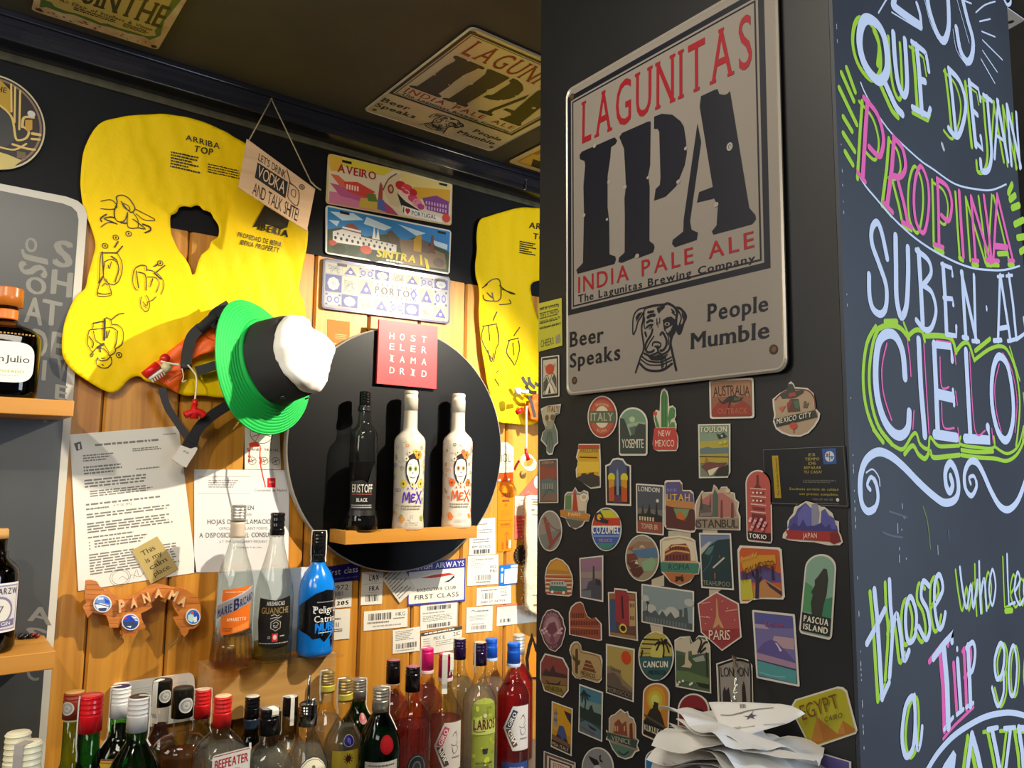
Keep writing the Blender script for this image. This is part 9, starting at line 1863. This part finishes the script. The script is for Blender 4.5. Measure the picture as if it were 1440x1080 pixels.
# lower English lines
e=lambda pts,w_,cl=False,off=(-22,14),sh=Gr,sw=.8,sm=True:both(E_,pts,w_,Wt,off,sh,sw,sm,cl,3.857)
e([(320,110),(335,260),(345,420),(362,695)],24,sm=False);e([(362,695),(400,610)],20,sm=False);chalk(E_,[(280,400),(330,310),(378,215)],22,sc_=3.857,sm=False)
e([(402,60),(408,200),(418,330),(402,580)],22);e([(415,335),(440,242),(460,330),(480,485),(508,440)],22)
e([(520,150),(548,240),(540,360),(505,390),(490,300),(495,190)],20,True)
e([(618,90),(585,65),(575,150),(608,220),(622,320),(600,378),(562,310)],20)
e([(650,195),(692,110),(675,30),(650,70),(648,200),(668,315),(692,300),(706,235)],20)
e([(785,-10),(800,110),(822,210),(845,80),(858,210),(880,60)],15);e([(890,-40),(893,100),(900,235)],15);e([(900,130),(918,50),(930,220)],15);e([(962,0),(980,90),(962,195),(944,110)],14,True)
e([(1042,-80),(1046,60),(1052,190),(1085,180)],14,sm=False);e([(1085,120),(1112,60),(1098,15),(1082,110),(1108,190),(1132,160)],14);e([(1160,60),(1140,40),(1132,120),(1150,180),(1165,100),(1168,190)],14)
chalk(E_,[(1035,225),(1070,222)],22,Gr,2,sc_=3.857,sm=False)
e([(530,690),(490,740),(470,900),(490,1008),(530,960),(542,800)],22,True,off=(20,4),sw=.7);chalk(E_,[(538,680),(545,850),(555,970),(572,930),(580,850)],18,sc_=3.857)
pk=lambda pts,w_,**k:e(pts,w_,off=(-20,18),sh=Pk,**k)
pk([(640,480),(700,400),(750,345),(742,390)],26,sm=False);pk([(698,430),(715,620),(722,850)],34,sm=False);chalk(E_,[(700,865),(748,800)],16,sc_=3.857,sm=False);pk([(772,490),(790,760)],26,sm=False);c=CK.px(E_(770,430));s.ell(c[0],c[1],.0026,.0034,Wt,4,12)
pk([(828,415),(838,600),(842,735)],28,sm=False);pk([(820,425),(855,395),(868,450),(855,540),(830,565)],20);chalk(E_,[(768,785),(805,755)],16,sc_=3.857,sm=False);chalk(E_,[(820,745),(858,722)],16,sc_=3.857,sm=False);chalk(E_,[(695,915),(760,840),(860,745)],12,Pk,2,sc_=3.857)
e([(1005,400),(1028,450),(1015,560),(985,590),(975,490)],20,True,off=(16,4),sw=.7);e([(1022,550),(1022,670),(990,738),(960,640)],18,off=(16,4));e([(1080,415),(1096,520),(1084,660),(1060,675),(1050,560),(1060,450)],18,True,off=(14,4),sw=.7)
e([(1165,430),(1155,560),(1168,660)],18)
chalk(E_,[(605,1090),(660,1000),(740,910),(830,845),(930,795),(1030,775),(1100,780),(1180,805)],22,sc_=3.857)
s.poly(px2(E_,[(680,1090),(700,1050),(750,975),(765,1000),(755,1090)]),Wt,3)
e([(850,895),(835,1000),(820,1120)],30,sm=False);e([(850,895),(880,1000),(905,1120)],34,sm=False);e([(935,865),(990,855)],18,sm=False);e([(960,870),(985,990),(1010,1130)],30,sm=False);e([(1025,860),(1085,855)],18,sm=False);e([(1060,865),(1045,990),(1030,1110)],26,sm=False);e([(1105,860),(1125,990),(1135,1130)],34,sm=False);e([(1105,858),(1165,860)],24,sm=False)
# chipped corner
Chip=mat('#b9b6ae',.7)
for y_ in (38,42,60,205,242,262,285,300,415,430,560,640,655,662,690,705,716,730,740,812,862,915,932,940,948,955,985,990,1005,1020,1028,1050):
    c=CK.px((1168+.0372*y_+1.2,y_));s.ell(max(c[0],x0+.0012)+.0004,c[1],.0007,random.uniform(.0008,.0032),Chip,2,8)
tag(s.build('chalkboard'),'tall slate-coloured chalkboard with white, green and pink lettering about tips','chalkboard')
